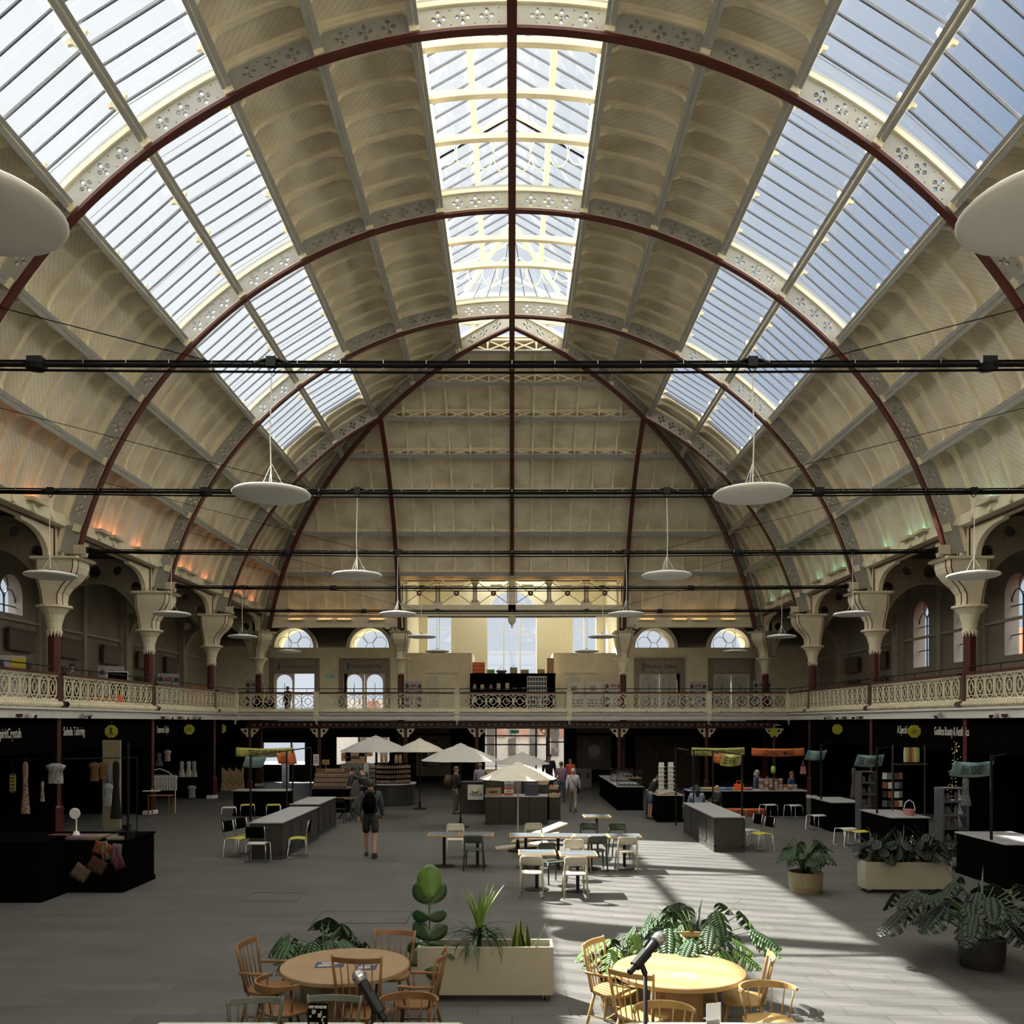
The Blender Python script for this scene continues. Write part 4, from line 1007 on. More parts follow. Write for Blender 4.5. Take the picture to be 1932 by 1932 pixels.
# dark shelf unit in the recess opening
T = thing('shelf_unit', 'long black shelf unit of crockery standing in the opening of the back gallery', 'shelf unit', (0, 48.6, 3.58))
m = MB(); m.b2((-2.3, -.2, 2.3), (2.4, .25, 2.42)); m.b2((-2.3, .2, 0), (2.4, .25, 2.3))
for x in (-2.28, -1.4, -.5, .4, 1.3, 2.32): m.b2((x-.03, -.2, 0), (x+.03, .25, 2.3))
for z in (.1, .8, 1.5): m.b2((-2.3, -.2, z-.02), (2.4, .2, z+.02))
m.build('carcass', BLACK, T)
rnd = random.Random(3)
cols_ = [(.5, .5, .48), (.45, .22, .12), (.3, .3, .32), (.55, .42, .3), (.12, .25, .12)]
i = 0
for bay in range(5):
    for z in (.12, .82, 1.52):
        for q in range(2):
            i += 1; x = -2.28+.9*bay+.22+.42*q; kk = rnd.choice([0, 1, 2]); m = MB(); c = cols_[rnd.randrange(5)]; h = rnd.uniform(.2, .42)
            if kk == 0: m.lathe([(.06, 0), (.11, h*.5), (.05, h*.8), (.06, h)], 10)
            elif kk == 1: m.lathe([(.04, 0), (.13, h*.25), (.15, h*.35)], 12)
            else: m.box((0, 0, h/2), (.2, .1, h))
            o = one(('vase', 'bowl', 'framed_card')[kk], m, mat('crock%d' % cols_.index(c), c, .4), 'small %s on the %s shelf of the black unit, %s bay, %s' % (('vase', 'bowl', 'card')[kk], ('bottom', 'middle', 'top')[(.12, .82, 1.52).index(z)], ORD[bay], ('left', 'right')[q]), ('vase', 'bowl', 'card')[kk], 'wares on the black shelf unit'); o.location = (x, 48.55, 3.58+z)
# things on top of it
zt = 6.01
CARD = mat('cardboard', (.42, .27, .14), .75, var=.1); ORG = mat('orange_plastic', (.75, .14, .03), .45)
def crate(name, label, cat, loc, d, mt, rz=0, group=None, slats=True):
    T = thing(name, label, cat, loc, rz, group); w, dp, h = d; m = MB()
    m.b2((-w/2, -dp/2, 0), (w/2, dp/2, .02))
    for s in (-1, 1): m.b2((s*(w/2-.015)-.015, -dp/2, 0), (s*(w/2-.015)+.015, dp/2, h)); m.b2((-w/2, s*(dp/2-.015)-.015, 0), (w/2, s*(dp/2-.015)+.015, h*.75))
    m.b2((-w/2-.01, -dp/2-.01, h-.03), (w/2+.01, -dp/2+.02, h)); m.b2((-w/2-.01, dp/2-.02, h-.03), (w/2+.01, dp/2+.01, h)); m.build('shell', mt, T)
    return T
for j in range(3): crate('crate', 'orange plastic crate on the black shelf unit, %s of the stack' % ('bottom', 'middle', 'top')[j], 'crate', (at(903, 0, 48.6)[0], 48.6, zt+j*.2), (.68, .4, .2), ORG)
m = MB(); m.box((0, 0, .1), (.42, .3, .2)); one('box', m, mat('green_box', (.18, .35, .07), .6), 'low green box on the black shelf unit beside the orange crates', 'box').location = (at(926, 0, 48.6)[0], 48.6, zt)
m = MB(); m.lathe([(.2, 0), (.3, .1), (.28, .16)], 12); m.tube([(-.26, 0, .12), (0, 0, .38), (.26, 0, .12)], .012, 5); one('basket', m, mat('wicker', (.16, .09, .04), .8), 'dark wicker basket on top of the black shelf unit', 'basket').location = (at(946, 0, 48.6)[0], 48.6, zt)
m = MB(); m.box((0, 0, .16), (.4, .2, .32)); m.tube([(-.12, 0, .32), (0, 0, .45), (.12, 0, .32)], .012, 5); one('handbag', m, mat('olive_canvas', (.32, .31, .17), .8), 'pale olive bag on the black shelf unit before the tall window', 'bag').location = (at(969, 0, 48.6)[0], 48.6, zt)
m = MB(); m.box((0, 0, .1), (.44, .3, .2)); one('box', m, CARD, 'low brown box on the black shelf unit right of the olive bag', 'box').location = (at(990, 0, 48.6)[0], 48.6, zt)
m = MB(); m.box((0, 0, .11), (.38, .3, .22)); one('box', m, CARD, 'small cardboard box beside the tall box stack on the shelf unit', 'box').location = (at(1021, 0, 48.6)[0], 48.6, zt)
for j in range(3):
    m = MB(); m.box((0, 0, .14), (.40, .3, .27)); m.box((0, -.152, .14), (.24, .005, .08)); one('box', m, CARD, 'cardboard box stacked at the right end of the shelf unit, %s of three' % ('bottom', 'middle', 'top')[j], 'box').location = (at(1038, 0, 48.6)[0], 48.6, zt+.28*j)
T = thing('photo_grid', 'white grid frame full of small pictures leaning before the shelf unit', 'picture frame', (at(1013, 0, 48.2)[0], 48.2, 3.58))
m = MB(); m.box((0, .03, 1.25), (1.05, .02, 1.9)); m.build('backing', INK, T); m = MB()
for c in range(8): m.box((-.525+c*.15, 0, 1.2), (.03, .04, 2.0))
for r in range(9): m.box((0, 0, .22+r*.25), (1.08, .04, .05))
m.build('grid', WHITE, T)
# panels on the side gallery walls
for sx, sn in ((-1, 'left'), (1, 'right')):
    for j, y in enumerate((26.7, 30.2, 33.6, 37.0, 40.4, 43.6)):
        if sx > 0 and j < 4: continue
        m = MB(); m.b2((sx*16.78, y-.8, 5.75), (sx*16.88, y+.8, 6.45)); m.b2((sx*16.74, y-.85, 6.42), (sx*16.88, y+.85, 6.5)); one('sign_board', m, mat('dark_taupe_sign', (.09, .065, .05), .5), 'blank dark sign board on the %s gallery wall, %s from the stage' % (sn, ORD[j]), 'sign')
        for s in (-1, 1):
            me = curve_mesh([archloop(0, 0, .34, 1.5, 8)], .05); m2 = Matrix.Translation((sx*16.88, y+s*.42, 3.6)) @ Matrix.Rotation(pi/2, 4, 'Z') @ FRONT; me.transform(m2); tag(mobj('door_%d' % (20+j*4+(s > 0)+(50 if sx > 0 else 0)), me, mat('dark_doorway', (.03, .025, .022), .4)), kind='structure')
m = MB(); m.b2((11.2, YB-.16, 6.1), (13.4, YB-.11, 6.78)); one('sign_board', m, SIGNB, 'blank taupe sign board over the far right double doors', 'sign')
def poster(name, loc, w, h, rz, c, lines, label, cat='poster', tc=(.03, .03, .03), extra=None, thick=.03, lh=.75):
    T = thing(name, label, cat, loc, rz); m = MB(); m.box((0, 0, 0), (w, thick, h)); m.build('sheet', c, T)
    n = len(lines)
    for i, tx_ in enumerate(lines):
        if not tx_: continue
        me = text_mesh(tx_, .3, .003, w=w*.8 if len(tx_) > 3 else None, h=h/n*lh); me.transform(facing((0, -thick/2-.006, h/2-h*(i+.5)/n))); mobj('lettering', me, mat('txt%s' % (tc,), tc, .6), T)
    if extra: extra(T)
    return T
POR = mat('poster_orange', (.75, .13, .02), .6)
poster('poster', (-16.5, 46.0, 4.75), 1.5, .85, radians(65), POR, ['VENUE', 'SPACE'], 'orange poster reading SPACE at the far end of the left gallery')
def rollup(T):
    m = MB(); m.lathe([(.16, -.02), (.16, .02)], 16, M=Matrix.Translation((-.25, -.02, .55)) @ FRONT); m.lathe([(.07, -.03), (.07, .03)], 16, M=Matrix.Translation((-.25, -.02, .55)) @ FRONT); m.build('round_logo', INK, T)
    m = MB(); m.box((.28, -.02, .62), (.4, .01, .3)); m.build('yellow_corner', mat('yellow_print', (.7, .55, .02), .6), T); m = MB(); m.box((0, .05, -.86), (.95, .3, .06)); m.build('foot', STEEL, T)
T = thing('rollup_banner', 'white roll-up banner with yellow corner behind the nearest left balustrade', 'banner', (-15.4, 26.9, 4.5), .5); m = MB(); m.box((0, 0, 0), (.95, .02, 1.7)); m.build('sheet', mat('banner_white', (.55, .55, .6), .6), T); rollup(T)
for i, l in enumerate(['wellbeing through', 'energy, creativity and', 'connection']):
    me = text_mesh(l, .1, .002, w=.75 if i < 2 else .4); me.transform(facing((0, -.016, .22-i*.1))); mobj('lettering', me, INK, T)
# flight case and orange boxes behind the left balustrade
T = thing('flight_case', 'black flight case with silver edges behind the left balustrade', 'case', (at(223, 0, 31.2)[0], 31.2, 3.58), .35)
m = MB(); m.box((0, 0, .85), (.66, .5, 1.3)); m.build('body', BLACK, T); m = MB()
for x in (-.33, .33):
    for y in (-.25, .25): m.tube([(x, y, .2), (x, y, 1.5)], .018, 4)
    for z in (.2, 1.5): m.tube([(x, -.25, z), (x, .25, z)], .018, 4)
for z in (.2, 1.5): m.tube([(-.33, -.25, z), (.33, -.25, z)], .018, 4)
m.build('silver_edges', STEEL, T)
for j, xx in enumerate((183, 199, 213)):
    m = MB(); m.box((0, 0, .3), (.36, .36, .6)); m.box((0, -.19, .45), (.2, .02, .06)); one('plastic_box', m, ORG, 'orange plastic box behind the second left balustrade, %s of three' % ('first', 'middle', 'last')[j], 'box').location = (at(xx, 0, 28.9)[0], 28.9+.1*j, 3.58)
# blown glass lamp, cameras on the fascia
m = MB(); m.lathe([(.05, 0), (.2, .1), (.24, .3), (.12, .6), (.05, .8), (.04, 1.0)], 14); one('glass_vessel', m, glass_mat('amber_glass', (.8, .7, .4), .15), 'tear-shaped glass vessel on the gallery ledge at the left corner', 'vase', smooth=True).location = (at(498, 0, 44)[0], 44, 4.3)
m = MB(); m.lathe([(.5, 0), (.5, .7)], 20); one('display_plinth', m, BLACK, 'round plinth under the glass vessel in the left corner of the gallery', 'plinth').location = (at(498, 0, 44)[0], 44, 3.58)
def cctv(x, y, z, rz, label, wide):
    T = thing('security_camera', label, 'camera', (x, y, z), rz); m = MB()
    if wide: m.tube([(-.2, -.12, 0), (.22, -.16, .02)], .07, 10); m.box((0, -.05, .03), (.06, .1, .06))
    else: m.lathe([(.0, -.1), (.08, -.08), (.1, 0), (.1, .04)], 12, c=(0, -.12, 0)); m.box((0, -.05, .03), (.1, .1, .05))
    m.build('body', WHITE if not wide else GREYP, T); m = MB(); m.lathe([(.0, -.08), (.05, -.04), (.055, .02)], 10, c=(.05, -.2, -.02)); m.build('lens', BLACKM, T)
for sx, sn in ((-1, 'left'), (1, 'right')):
    for px_, y, w in ((36, 23.3, 0), (145, 26.3, 1), (298, 32.7, 0), (338, 34.3, 0), (360, 35.6, 1)):
        cctv(sx*12.85, y, 3.5, pi/2*(1 if sx < 0 else -1), '%s security camera on the %s gallery fascia, %s' % ('long tubular' if w else 'small domed', sn, {23.3: 'nearest the stage', 26.3: 'just past the nearest column', 32.7: 'just past the middle column', 34.3: 'second past the middle column', 35.6: 'third past the middle column'}[y]), w)
        if not w:
            m = MB(); m.lathe([(.0, -.1), (.07, -.07), (.08, 0)], 10); o = one('alarm_beacon', m, RED, 'red alarm beacon on the %s gallery fascia, %s' % (sn, {23.3: 'nearest the stage', 32.7: 'past the middle column', 34.3: 'farthest'}[y]), 'alarm'); o.location = (sx*12.78, y-.45, 3.52)

# ================= shop names, octagon signs =================
LET = mat('shop_lettering', (.62, .60, .56), .5)
def shop_text(s, px0, px1, z, sx, label):
    ya, yb = 13.0*F/abs(px0-966), 13.0*F/abs(px1-966); L = abs(ya-yb); yc = (ya+yb)/2
    me = text_mesh(s, .4, .006, w=L, h=.34); me.transform(Matrix.Translation((sx*12.985, yc, z)) @ Matrix.Rotation(pi/2 if sx < 0 else -pi/2, 4, 'Z') @ FRONT)
    tag(mobj('shop_lettering', me, LET), label, 'lettering')
shop_text('SpiritCrystals', -5, 39, 2.98, -1, 'white words SpiritCrystals on the left black fascia'); shop_text('Soheila Tailoring', 119, 159, 3.0, -1, 'white words Soheila Tailoring on the left black fascia')
shop_text('Lamoma Style', 296, 318, 3.0, -1, 'white words Lamoma Style on the left black fascia'); shop_text('Goddess Beauty & Aesthetics', 1764, 1829, 3.0, 1, 'white words Goddess Beauty and Aesthetics on the right black fascia')
shop_text('A Special', 1694, 1712, 3.02, 1, 'white words A Special on the right black fascia')
YO = mat('sign_yellow', (.42, .42, .03), .5)
for px_, py, r, l in ((210, 1380, 12.5, 'yellow octagonal hanging sign with a black figure, left side, nearest'), (357, 1376.5, 10, 'yellow octagonal hanging sign, left side, middle one'), (418, 1375, 9, 'pale yellow octagonal hanging sign, left side, farthest, beside the red column'),
                       (1725, 1380, 12.5, 'yellow octagonal hanging sign with small lettering, right side, nearest'), (1580, 1376, 10, 'plain yellow octagonal hanging sign, right side, middle one'), (1460, 1381, 8, 'dim octagonal hanging sign on a white bracket, right side, farthest')):
    D = 12.75*F/abs(px_-966) if px_ not in (418, 1460) else 39.5; X, Z = at(px_, py, D); rr = r*D/F
    T = thing('hanging_sign', l, 'sign', (X, D, Z)); m = MB(); m.prism([(rr*cos(pi/8+k*pi/4), rr*sin(pi/8+k*pi/4)) for k in range(8)], -.02, .02, FRONT); m.build('octagon', YO, T)
    m = MB(); s = -1 if X < 0 else 1; m.tube([(s*.0, 0, rr*.9), (s*.0, 0, rr+.12), (s*.3, 0, rr+.12)], .015, 5); m.build('bracket', WHITE if px_ == 1460 else BLACKM, T)
    if px_ == 210:
        m = MB(); m.lathe([(.0, -.004), (.05, -.004), (.05, .004)], 12, M=Matrix.Translation((.0, -.028, .08)) @ FRONT); m.add([(-.03, -.03, .04), (.03, -.03, .04), (.06, -.03, -.08), (-.04, -.03, -.08)], [(0, 1, 2, 3)]); m.tube([(-.12, -.03, -.06), (0, -.03, -.14), (.12, -.03, -.06)], .008, 4); m.build('figure', INK, T)
    elif px_ in (357, 418, 1725):
        m = MB()
        for j in range(3): m.box((0, -.024, .05-.05*j), (.2-.04*abs(j-1), .004, .018))
        m.build('small_lettering', INK, T)
# ================= furniture builders =================
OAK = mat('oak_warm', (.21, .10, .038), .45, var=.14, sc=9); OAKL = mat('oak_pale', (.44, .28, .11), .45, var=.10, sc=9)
GGRN = mat('grey_green_paint', (.10, .105, .085), .5); BEIGE = mat('beige_plastic', (.52, .47, .38), .45, var=.02); OLIVE = mat('olive_plastic', (.045, .055, .035), .45, var=.02)
TOPB = mat('blueprint_laminate', (.13, .15, .175), .25, var=.1, sc=20)
def windsor(label, loc, rz, mt=OAK, top=.90, arms=True, low=False, group=None, slat=False):
    """faces local -y"""
    T = thing('spindle_chair', label, 'chair', (loc[0], loc[1], 0), rz, group)
    m = MB(); pts = []
    for i in range(24):
        a = 2*pi*i/24; pts.append((.245*abs(cos(a))**.7*(1 if cos(a) > 0 else -1)*(1-.08*sin(a)), .225*abs(sin(a))**.7*(1 if sin(a) > 0 else -1)))
    m.prism(pts, .42, .455); m.build('seat', mt, T, bevel=.012)
    for sx in (-1, 1):
        for sy in (-1, 1):
            m = MB(); m.tube([(sx*.235, sy*.24, 0), (sx*.20, sy*.195, .22), (sx*.17, sy*.155, .43)], [.013, .019, .016], 8); m.build('leg', mt, T, smooth=True)
    m = MB()
    for sx in (-1, 1): m.tube([(sx*.21, -.21, .17), (sx*.21, .21, .19)], .010, 6)
    m.tube([(-.21, 0, .18), (.21, 0, .18)], .010, 6); m.build('stretcher', mt, T, smooth=True)
    if not low:
        def bx_(t): return (t*.24, .205+.06*(1-t*t)*.9-.02, 0)
        def pt(t, z):
            b = bx_(t*.82); u = bx_(t); k = (z-.45)/(top-.45); return (b[0]*(1-k)+u[0]*1.03*k, (b[1]-.03)*(1-k)+(u[1]+.07)*k, z)
        m = MB(); n = 12; ins = [pt(-1+2*i/n, top-.055) for i in range(n+1)]; outs = [pt(-1+2*i/n, top) for i in range(n+1)]; m.sweep(ins, outs, (0, .011, 0)); m.build('top_rail', mt, T, bevel=.004)
        for sx in (-1, 1):
            m = MB(); m.tube([pt(sx*.99, z) for z in (.44, .6, .75, top+.012)], [.016, .017, .015, .012], 8); m.build('back_post', mt, T, smooth=True)
        for j in range(5):
            t = -.66+.33*j; m = MB(); m.tube([pt(t, .45), pt(t, .65), pt(t, top-.04)], [.007, .009, .006], 6); m.build('spindle', mt, T, smooth=True)
        if arms:
            for sx in (-1, 1):
                m = MB(); m.sweep([(sx*.235, .235, .635), (sx*.27, .05, .64), (sx*.26, -.13, .645)], [(sx*.235, .235, .66), (sx*.27, .05, .665), (sx*.26, -.13, .67)], [(.013, 0, 0), (.022, 0, 0), (.028, 0, 0)]); m.build('armrest', mt, T, bevel=.005)
                m = MB(); m.tube([(sx*.205, -.07, .44), (sx*.25, -.09, .64)], .012, 7); m.build('arm_support', mt, T, smooth=True)
    else:
        n = 18; z = top
        def rp(a, rr=.27): return (rr*sin(a), .02+rr*cos(a)*.95)
        m = MB(); ins = []; outs = []; ww = []
        for i in range(n+1):
            a = radians(-100+200*i/n); x, y = rp(a); h = .03+.045*cos(a*.9); ins.append((x, y, z-h)); outs.append((x, y, z)); d = Vector((x, y, 0)).normalized(); ww.append(d*.012)
        m.sweep(ins, outs, ww); m.build('bow_rail', mt, T, bevel=.004)
        for j in range(7):
            a = radians(-84+28*j); x, y = rp(a); x2, y2 = rp(a, .215); m = MB(); m.tube([(x2, y2, .45), (x, y, z-.03)], [.009, .008], 6); m.build('spindle', mt, T, smooth=True)
    return T
def cafe_chair(kind, loc, rz, label):
    mt = BEIGE if kind == 'beige' else OLIVE; key = 'cafe_'+kind
    if key not in PROTO:
        T = thing('cafe_chair', label, 'chair', (loc[0], loc[1], 0), rz)
        m = MB(); pts = [(.205*(abs(cos(a))**.5)*(1 if cos(a) > 0 else -1)*(1-.1*sin(a)), .205*(abs(sin(a))**.5)*(1 if sin(a) > 0 else -1)) for a in [2*pi*i/24 for i in range(24)]]
        m.prism(pts, .435, .46); m.build('seat', mt, T, bevel=.01)
        for sx in (-1, 1):
            m = MB(); m.tube([(sx*.215, -.215, 0), (sx*.195, -.17, .30), (sx*.18, -.14, .44)], [.014, .020, .024], 8); m.build('leg', mt, T, smooth=True)
            m = MB(); m.tube([(sx*.225, .235, 0), (sx*.205, .18, .40), (sx*.205, .20, .60), (sx*.20, .235, .72)], [.014, .024, .022, .018], 8); m.build('leg', mt, T, smooth=True)
        m = MB(); n = 12; rows = []
        for k, z in enumerate((.62, .66, .72, .77, .80)):
            w = (.155, .205, .22, .21, .165)[k]; rows.append([(w*t, .20+.055*(1-t*t)*0+.05*(1-t*t)+(z-.62)*.14, z) for t in [-1+2*i/n for i in range(n+1)]])
        m.sheet(rows); m.build('backrest', mt, T, smooth=True, solid=.022)
        PROTO[key] = T; return T
    return dup(PROTO[key], (loc[0], loc[1], 0), rz, label)
PROTO = {}
YEL2 = mat('seat_yellow', (.50, .44, .06), .5, var=.03); WSEAT = mat('seat_white', (.50, .50, .50), .5, var=.03)
def stack_chair(kind, loc, rz, label, back=True, bar=False):
    key = 'stack_'+kind+str(back)+str(bar); h = .75 if bar else .45
    if key not in PROTO:
        T = thing('stacking_chair' if back else 'stool', label, 'chair' if back else 'stool', (loc[0], loc[1], 0), rz)
        m = MB(); n = 8; rows = [[(.22*(-1+2*i/n), .21*(-1+2*j/n), h+.012*cos(pi*(-1+2*j/n))-.0) for i in range(n+1)] for j in range(n+1)]; m.sheet(rows); m.build('seat', YEL2 if kind == 'yellow' else WSEAT, T, solid=.02, smooth=True)
        if back:
            m = MB(); rows = [[(.21*(-1+2*i/n), .25+.03*(1-(-1+2*i/n)**2)+(z-.6)*.15, z) for i in range(n+1)] for z in (.60, .68, .78, .86)]; m.sheet(rows); m.build('backrest', BLACK, T, solid=.02, smooth=True)
        for sx in (-1, 1):
            m = MB(); m.tube([(sx*.23, -.19, h-.02), (sx*.24, -.24, .012), (sx*.24, .24, .012), (sx*.225, .19, h-.02)], .009, 6)
            if back: m.tube([(sx*.225, .19, h-.02), (sx*.22, .26, .86)], .009, 6)
            m.build('sled_leg', CHROME, T, smooth=True)
        PROTO[key] = T; return T
    return dup(PROTO[key], (loc[0], loc[1], 0), rz, label)
def cafe_table(loc, label, w=.74, d=.68, rz=0.0):
    if 'ct' not in PROTO:
        T = thing('cafe_table', label, 'table', (loc[0], loc[1], 0), rz)
        m = MB(); m.box((0, 0, .725), (w, d, .034)); m.build('tabletop', OAKL, T, bevel=.008)
        m = MB(); m.box((0, 0, .744), (w-.06, d-.06, .006)); m.build('blue_inlay', TOPB, T)
        m = MB(); m.lathe([(.035, .02), (.035, .71)], 10); m.box((0, 0, .70), (.3, .3, .015)); m.build('pedestal', BLACKM, T)
        m = MB(); m.lathe([(.24, 0), (.24, .012), (.05, .03)], 24); m.build('round_base', BLACKM, T)
        PROTO['ct'] = T; return T
    return dup(PROTO['ct'], (loc[0], loc[1], 0), rz, label)
def counter(x0, x1, y0, y1, label, h=.9, mt=None, panels=True, top=None, name='counter'):
    mt = mt or mat('charcoal_counter', (.035, .034, .028), .5, var=.1)
    T = thing(name, label, 'counter', ((x0+x1)/2, (y0+y1)/2, 0)); w, d = x1-x0, y1-y0
    m = MB(); m.box((0, 0, h/2-.01), (w-.06, d-.06, h-.04)); m.box((0, 0, .05), (w-.02, d-.02, .1)); m.build('carcass', mt, T)
    m = MB(); m.box((0, 0, h-.015), (w, d, .03)); m.build('worktop', top or mat('quartz_top', (.42, .42, .43), .3, var=.08, sc=40), T, bevel=.004)
    if panels:
        m = MB(); n = max(1, round(w/.8))
        def fr(cx, cy, ww, ax):
            hh = h-.22; zc = .12+hh/2
            for s in (-1, 1):
                if ax == 'x': m.box((cx+s*(ww/2-.04), cy, zc), (.06, .02, hh)); m.box((cx, cy, zc+s*(hh/2-.03)), (ww-.04, .02, .06))
                else: m.box((cx, cy+s*(ww/2-.04), zc), (.02, .06, hh)); m.box((cx, cy, zc+s*(hh/2-.03)), (.02, ww-.04, .06))
        for i in range(n): fr(-w/2+w*(i+.5)/n, -d/2+.025, w/n, 'x')
        n = max(1, round(d/.9))
        for s in (-1, 1):
            for i in range(n): fr(s*(w/2-.025), -d/2+d*(i+.5)/n, d/n, 'y')
        m.build('panel_moulding', mt, T)
    return T
def parasol(px_, py, D, r, h_edge, h_top, label, c, base=True, pole=None):
    X = (px_-966)*D/F; T = thing('parasol', label, 'parasol', (X, D, 0)); m = MB(); n = 8
    rings = [(r, h_edge), (r*.66, h_edge+(h_top-h_edge)*.42), (r*.34, h_edge+(h_top-h_edge)*.75), (r*.13, h_edge+(h_top-h_edge)*.93)]
    vs = []
    for rr, z in rings:
        for k in range(16):
            a = 2*pi*k/16; f = 1.0 if k % 2 == 0 else .965; sg = 0 if k % 2 == 0 else .03*rr; vs.append((rr*f*cos(a), rr*f*sin(a), z-sg*0+ (0 if k % 2 == 0 else -.012)))
    vs.append((0, 0, h_top-.02)); fs = [(i*16+k, i*16+(k+1) % 16, (i+1)*16+(k+1) % 16, (i+1)*16+k) for i in range(3) for k in range(16)]+[(48+k, 48+(k+1) % 16, 64) for k in range(16)]
    m.add(vs, fs); m.build('canopy', c, T, solid=.006)
    m = MB(); m.lathe([(r*.17, h_top-.05), (r*.12, h_top+.0), (.02, h_top+.04), (.0, h_top+.09)], 8); m.build('top_vent', c, T)
    m = MB()
    for k in range(8): a = 2*pi*k/8; m.tube([(0.03*cos(a), .03*sin(a), h_edge+.05), (r*.6*cos(a), r*.6*sin(a), h_edge+(h_top-h_edge)*.45)], .008, 4)
    m.build('ribs', STEEL, T)
    m = MB(); m.tube([(0, 0, .03), (0, 0, h_top)], .022, 8); m.build('pole', pole or BLACKM, T)
    m = MB(); m.lathe([(.26, 0), (.26, .03), (.06, .06), (.035, .3)], 20); m.build('base', BLACKM, T)
    return T
# ---------------- people ----------------
SKIN = mat('skin', (.42, .24, .16), .6, var=.04)
def skin_obj(name, V, E, Rr, mt, parent, sub=1, root=0):
    me = bpy.data.meshes.new(name); me.from_pydata(V, E, []); o = bpy.data.objects.new(name, me); COL.objects.link(o)
    me.update(); sk = o.modifiers.new('sk', 'SKIN'); 
    if not me.skin_vertices:
        bm = bmesh.new(); bm.from_mesh(me); bm.verts.layers.skin.verify(); bm.to_mesh(me); bm.free()
    for i, sv in enumerate(me.skin_vertices[0].data): sv.radius = Rr[i] if isinstance(Rr[i], tuple) else (Rr[i], Rr[i]); sv.use_root = (i == root)
    sb = o.modifiers.new('sb', 'SUBSURF'); sb.levels = sub; sb.render_levels = sub
    me2 = bpy.data.meshes.new_from_object(o.evaluated_get(bpy.context.evaluated_depsgraph_get())); bpy.data.objects.remove(o)
    me2.name = name; me2.materials.clear(); return mobj(name, me2, mt, parent, smooth=True)
def person(label, loc, rz, h=1.72, top=(.1, .1, .1), bottom=(.05, .05, .05), hair=(.05, .035, .02), pose='stand', shorts=False, sleeves=True, hairlen=.0, skin=SKIN, z=0.0, shoe=(.01, .01, .01), bald=False):
    T = thing('person', label, 'person', (loc[0], loc[1], z), rz); T.scale = (h/1.72,)*3
    lean = {'lean': .38, 'stand': .02, 'walk': .03, 'sit': .04, 'bend': .6}[pose]
    sit = pose == 'sit'; ph = .93 if not sit else .50
    P0 = Vector((0, 0, ph)); up = Vector((0, -sin(lean), cos(lean)))
    C1 = P0+up*.18; C2 = P0+up*.38; NK = P0+up*.55; HD = P0+up*.63+Vector((0, -.015, 0)); HT = P0+up*.74+Vector((0, -.02, .0)); CH_ = HD+Vector((0, -.035, -.03))
    V = [P0, C1, C2, NK, HD, HT]; Rr = [(.145, .105), (.125, .095), (.165, .105), (.055, .055), (.078, .092), (.070, .082)]; E = [(0, 1), (1, 2), (2, 3), (3, 4), (4, 5)]
    arms = []; legs = []
    for s in (-1, 1):
        sh = C2+up*.075+Vector((s*.185, 0, 0))
        if pose in ('stand', 'walk'):
            sw = (.16*s if pose == 'walk' else -.03); el = sh+Vector((s*.05, .02+sw*.3, -.27)); wr = el+Vector((s*.01, -.07+sw*.5, -.235))
        elif pose == 'sit': el = sh+Vector((s*.06, -.1, -.24)); wr = el+Vector((-s*.08, -.22, -.02))
        else: el = sh+Vector((s*.05, -.20, -.14)); wr = el+Vector((-s*.05, -.24, .0))
        k = len(V); V += [sh, el, wr]; Rr += [.060, .043, .030]; E += [(2, k), (k, k+1), (k+1, k+2)]; arms.append((sh, el, wr))
        d = (wr-el).normalized(); pm = wr+d*.07; V.append(pm); Rr.append((.036, .020)); E.append((k+2, k+3)); kp = k+3
        sd = Vector((s, 0, 0)); sd = (sd-d*sd.dot(d)).normalized()
        fw = d.cross(sd)
        for j, (o2, L) in enumerate(((-.026, .072), (-.009, .082), (.009, .078), (.025, .062))):
            a = pm+fw*o2+d*.025; b2 = a+d*L*.55-sd*.006; c2 = b2+d*L*.45-sd*.016; q = len(V); V += [a, b2, c2]; Rr += [.0095, .0085, .007]; E += [(kp, q), (q, q+1), (q+1, q+2)]
        a = wr+d*.03-fw*.03; b2 = a+d*.035-fw*.025; q = len(V); V += [a, b2]; Rr += [.011, .009]; E += [(k+2, q), (q, q+1)]
    for s in (-1, 1):
        hp = P0+Vector((s*.095, 0, -.06))
        if sit: kn = hp+Vector((s*.03, -.42, .02)); an = kn+Vector((0, .02, -.40)); to = an+Vector((0, -.14, -.04))
        elif pose == 'walk':
            sg = s; kn = hp+Vector((s*.01, -.10*sg-.03, -.42)); an = kn+Vector((0, .05-.10*sg, -.39)); to = an+Vector((s*.02, -.13, -.045 if sg > 0 else -.06))
            if sg < 0: an.z += .04; to.z -= .0
        else: kn = hp+Vector((s*.015, -.02, -.42)); an = kn+Vector((0, .03, -.395)); to = an+Vector((s*.02, -.14, -.03))
        k = len(V); V += [hp, kn, an, to]; Rr += [.088, .056, .036, (.036, .026)]; E += [(0, k), (k, k+1), (k+1, k+2), (k+2, k+3)]; legs.append((hp, kn, an, to))
    skin_obj('body', V, E, Rr, skin, T)
    tm = mat('cloth_%.3f_%.3f_%.3f' % top, top, .85, var=.12, sc=18); bm_ = mat('cloth_%.3f_%.3f_%.3f' % bottom, bottom, .85, var=.12, sc=18); hm = mat('hair_%.3f_%.3f_%.3f' % hair, hair, .7, var=.2, sc=30)
    V = [P0+up*.0+Vector((0, 0, -.12)), C1, C2, P0+up*.5]; Rr = [(.178, .142), (.172, .142), (.205, .145), (.085, .085)]; E = [(0, 1), (1, 2), (2, 3)]
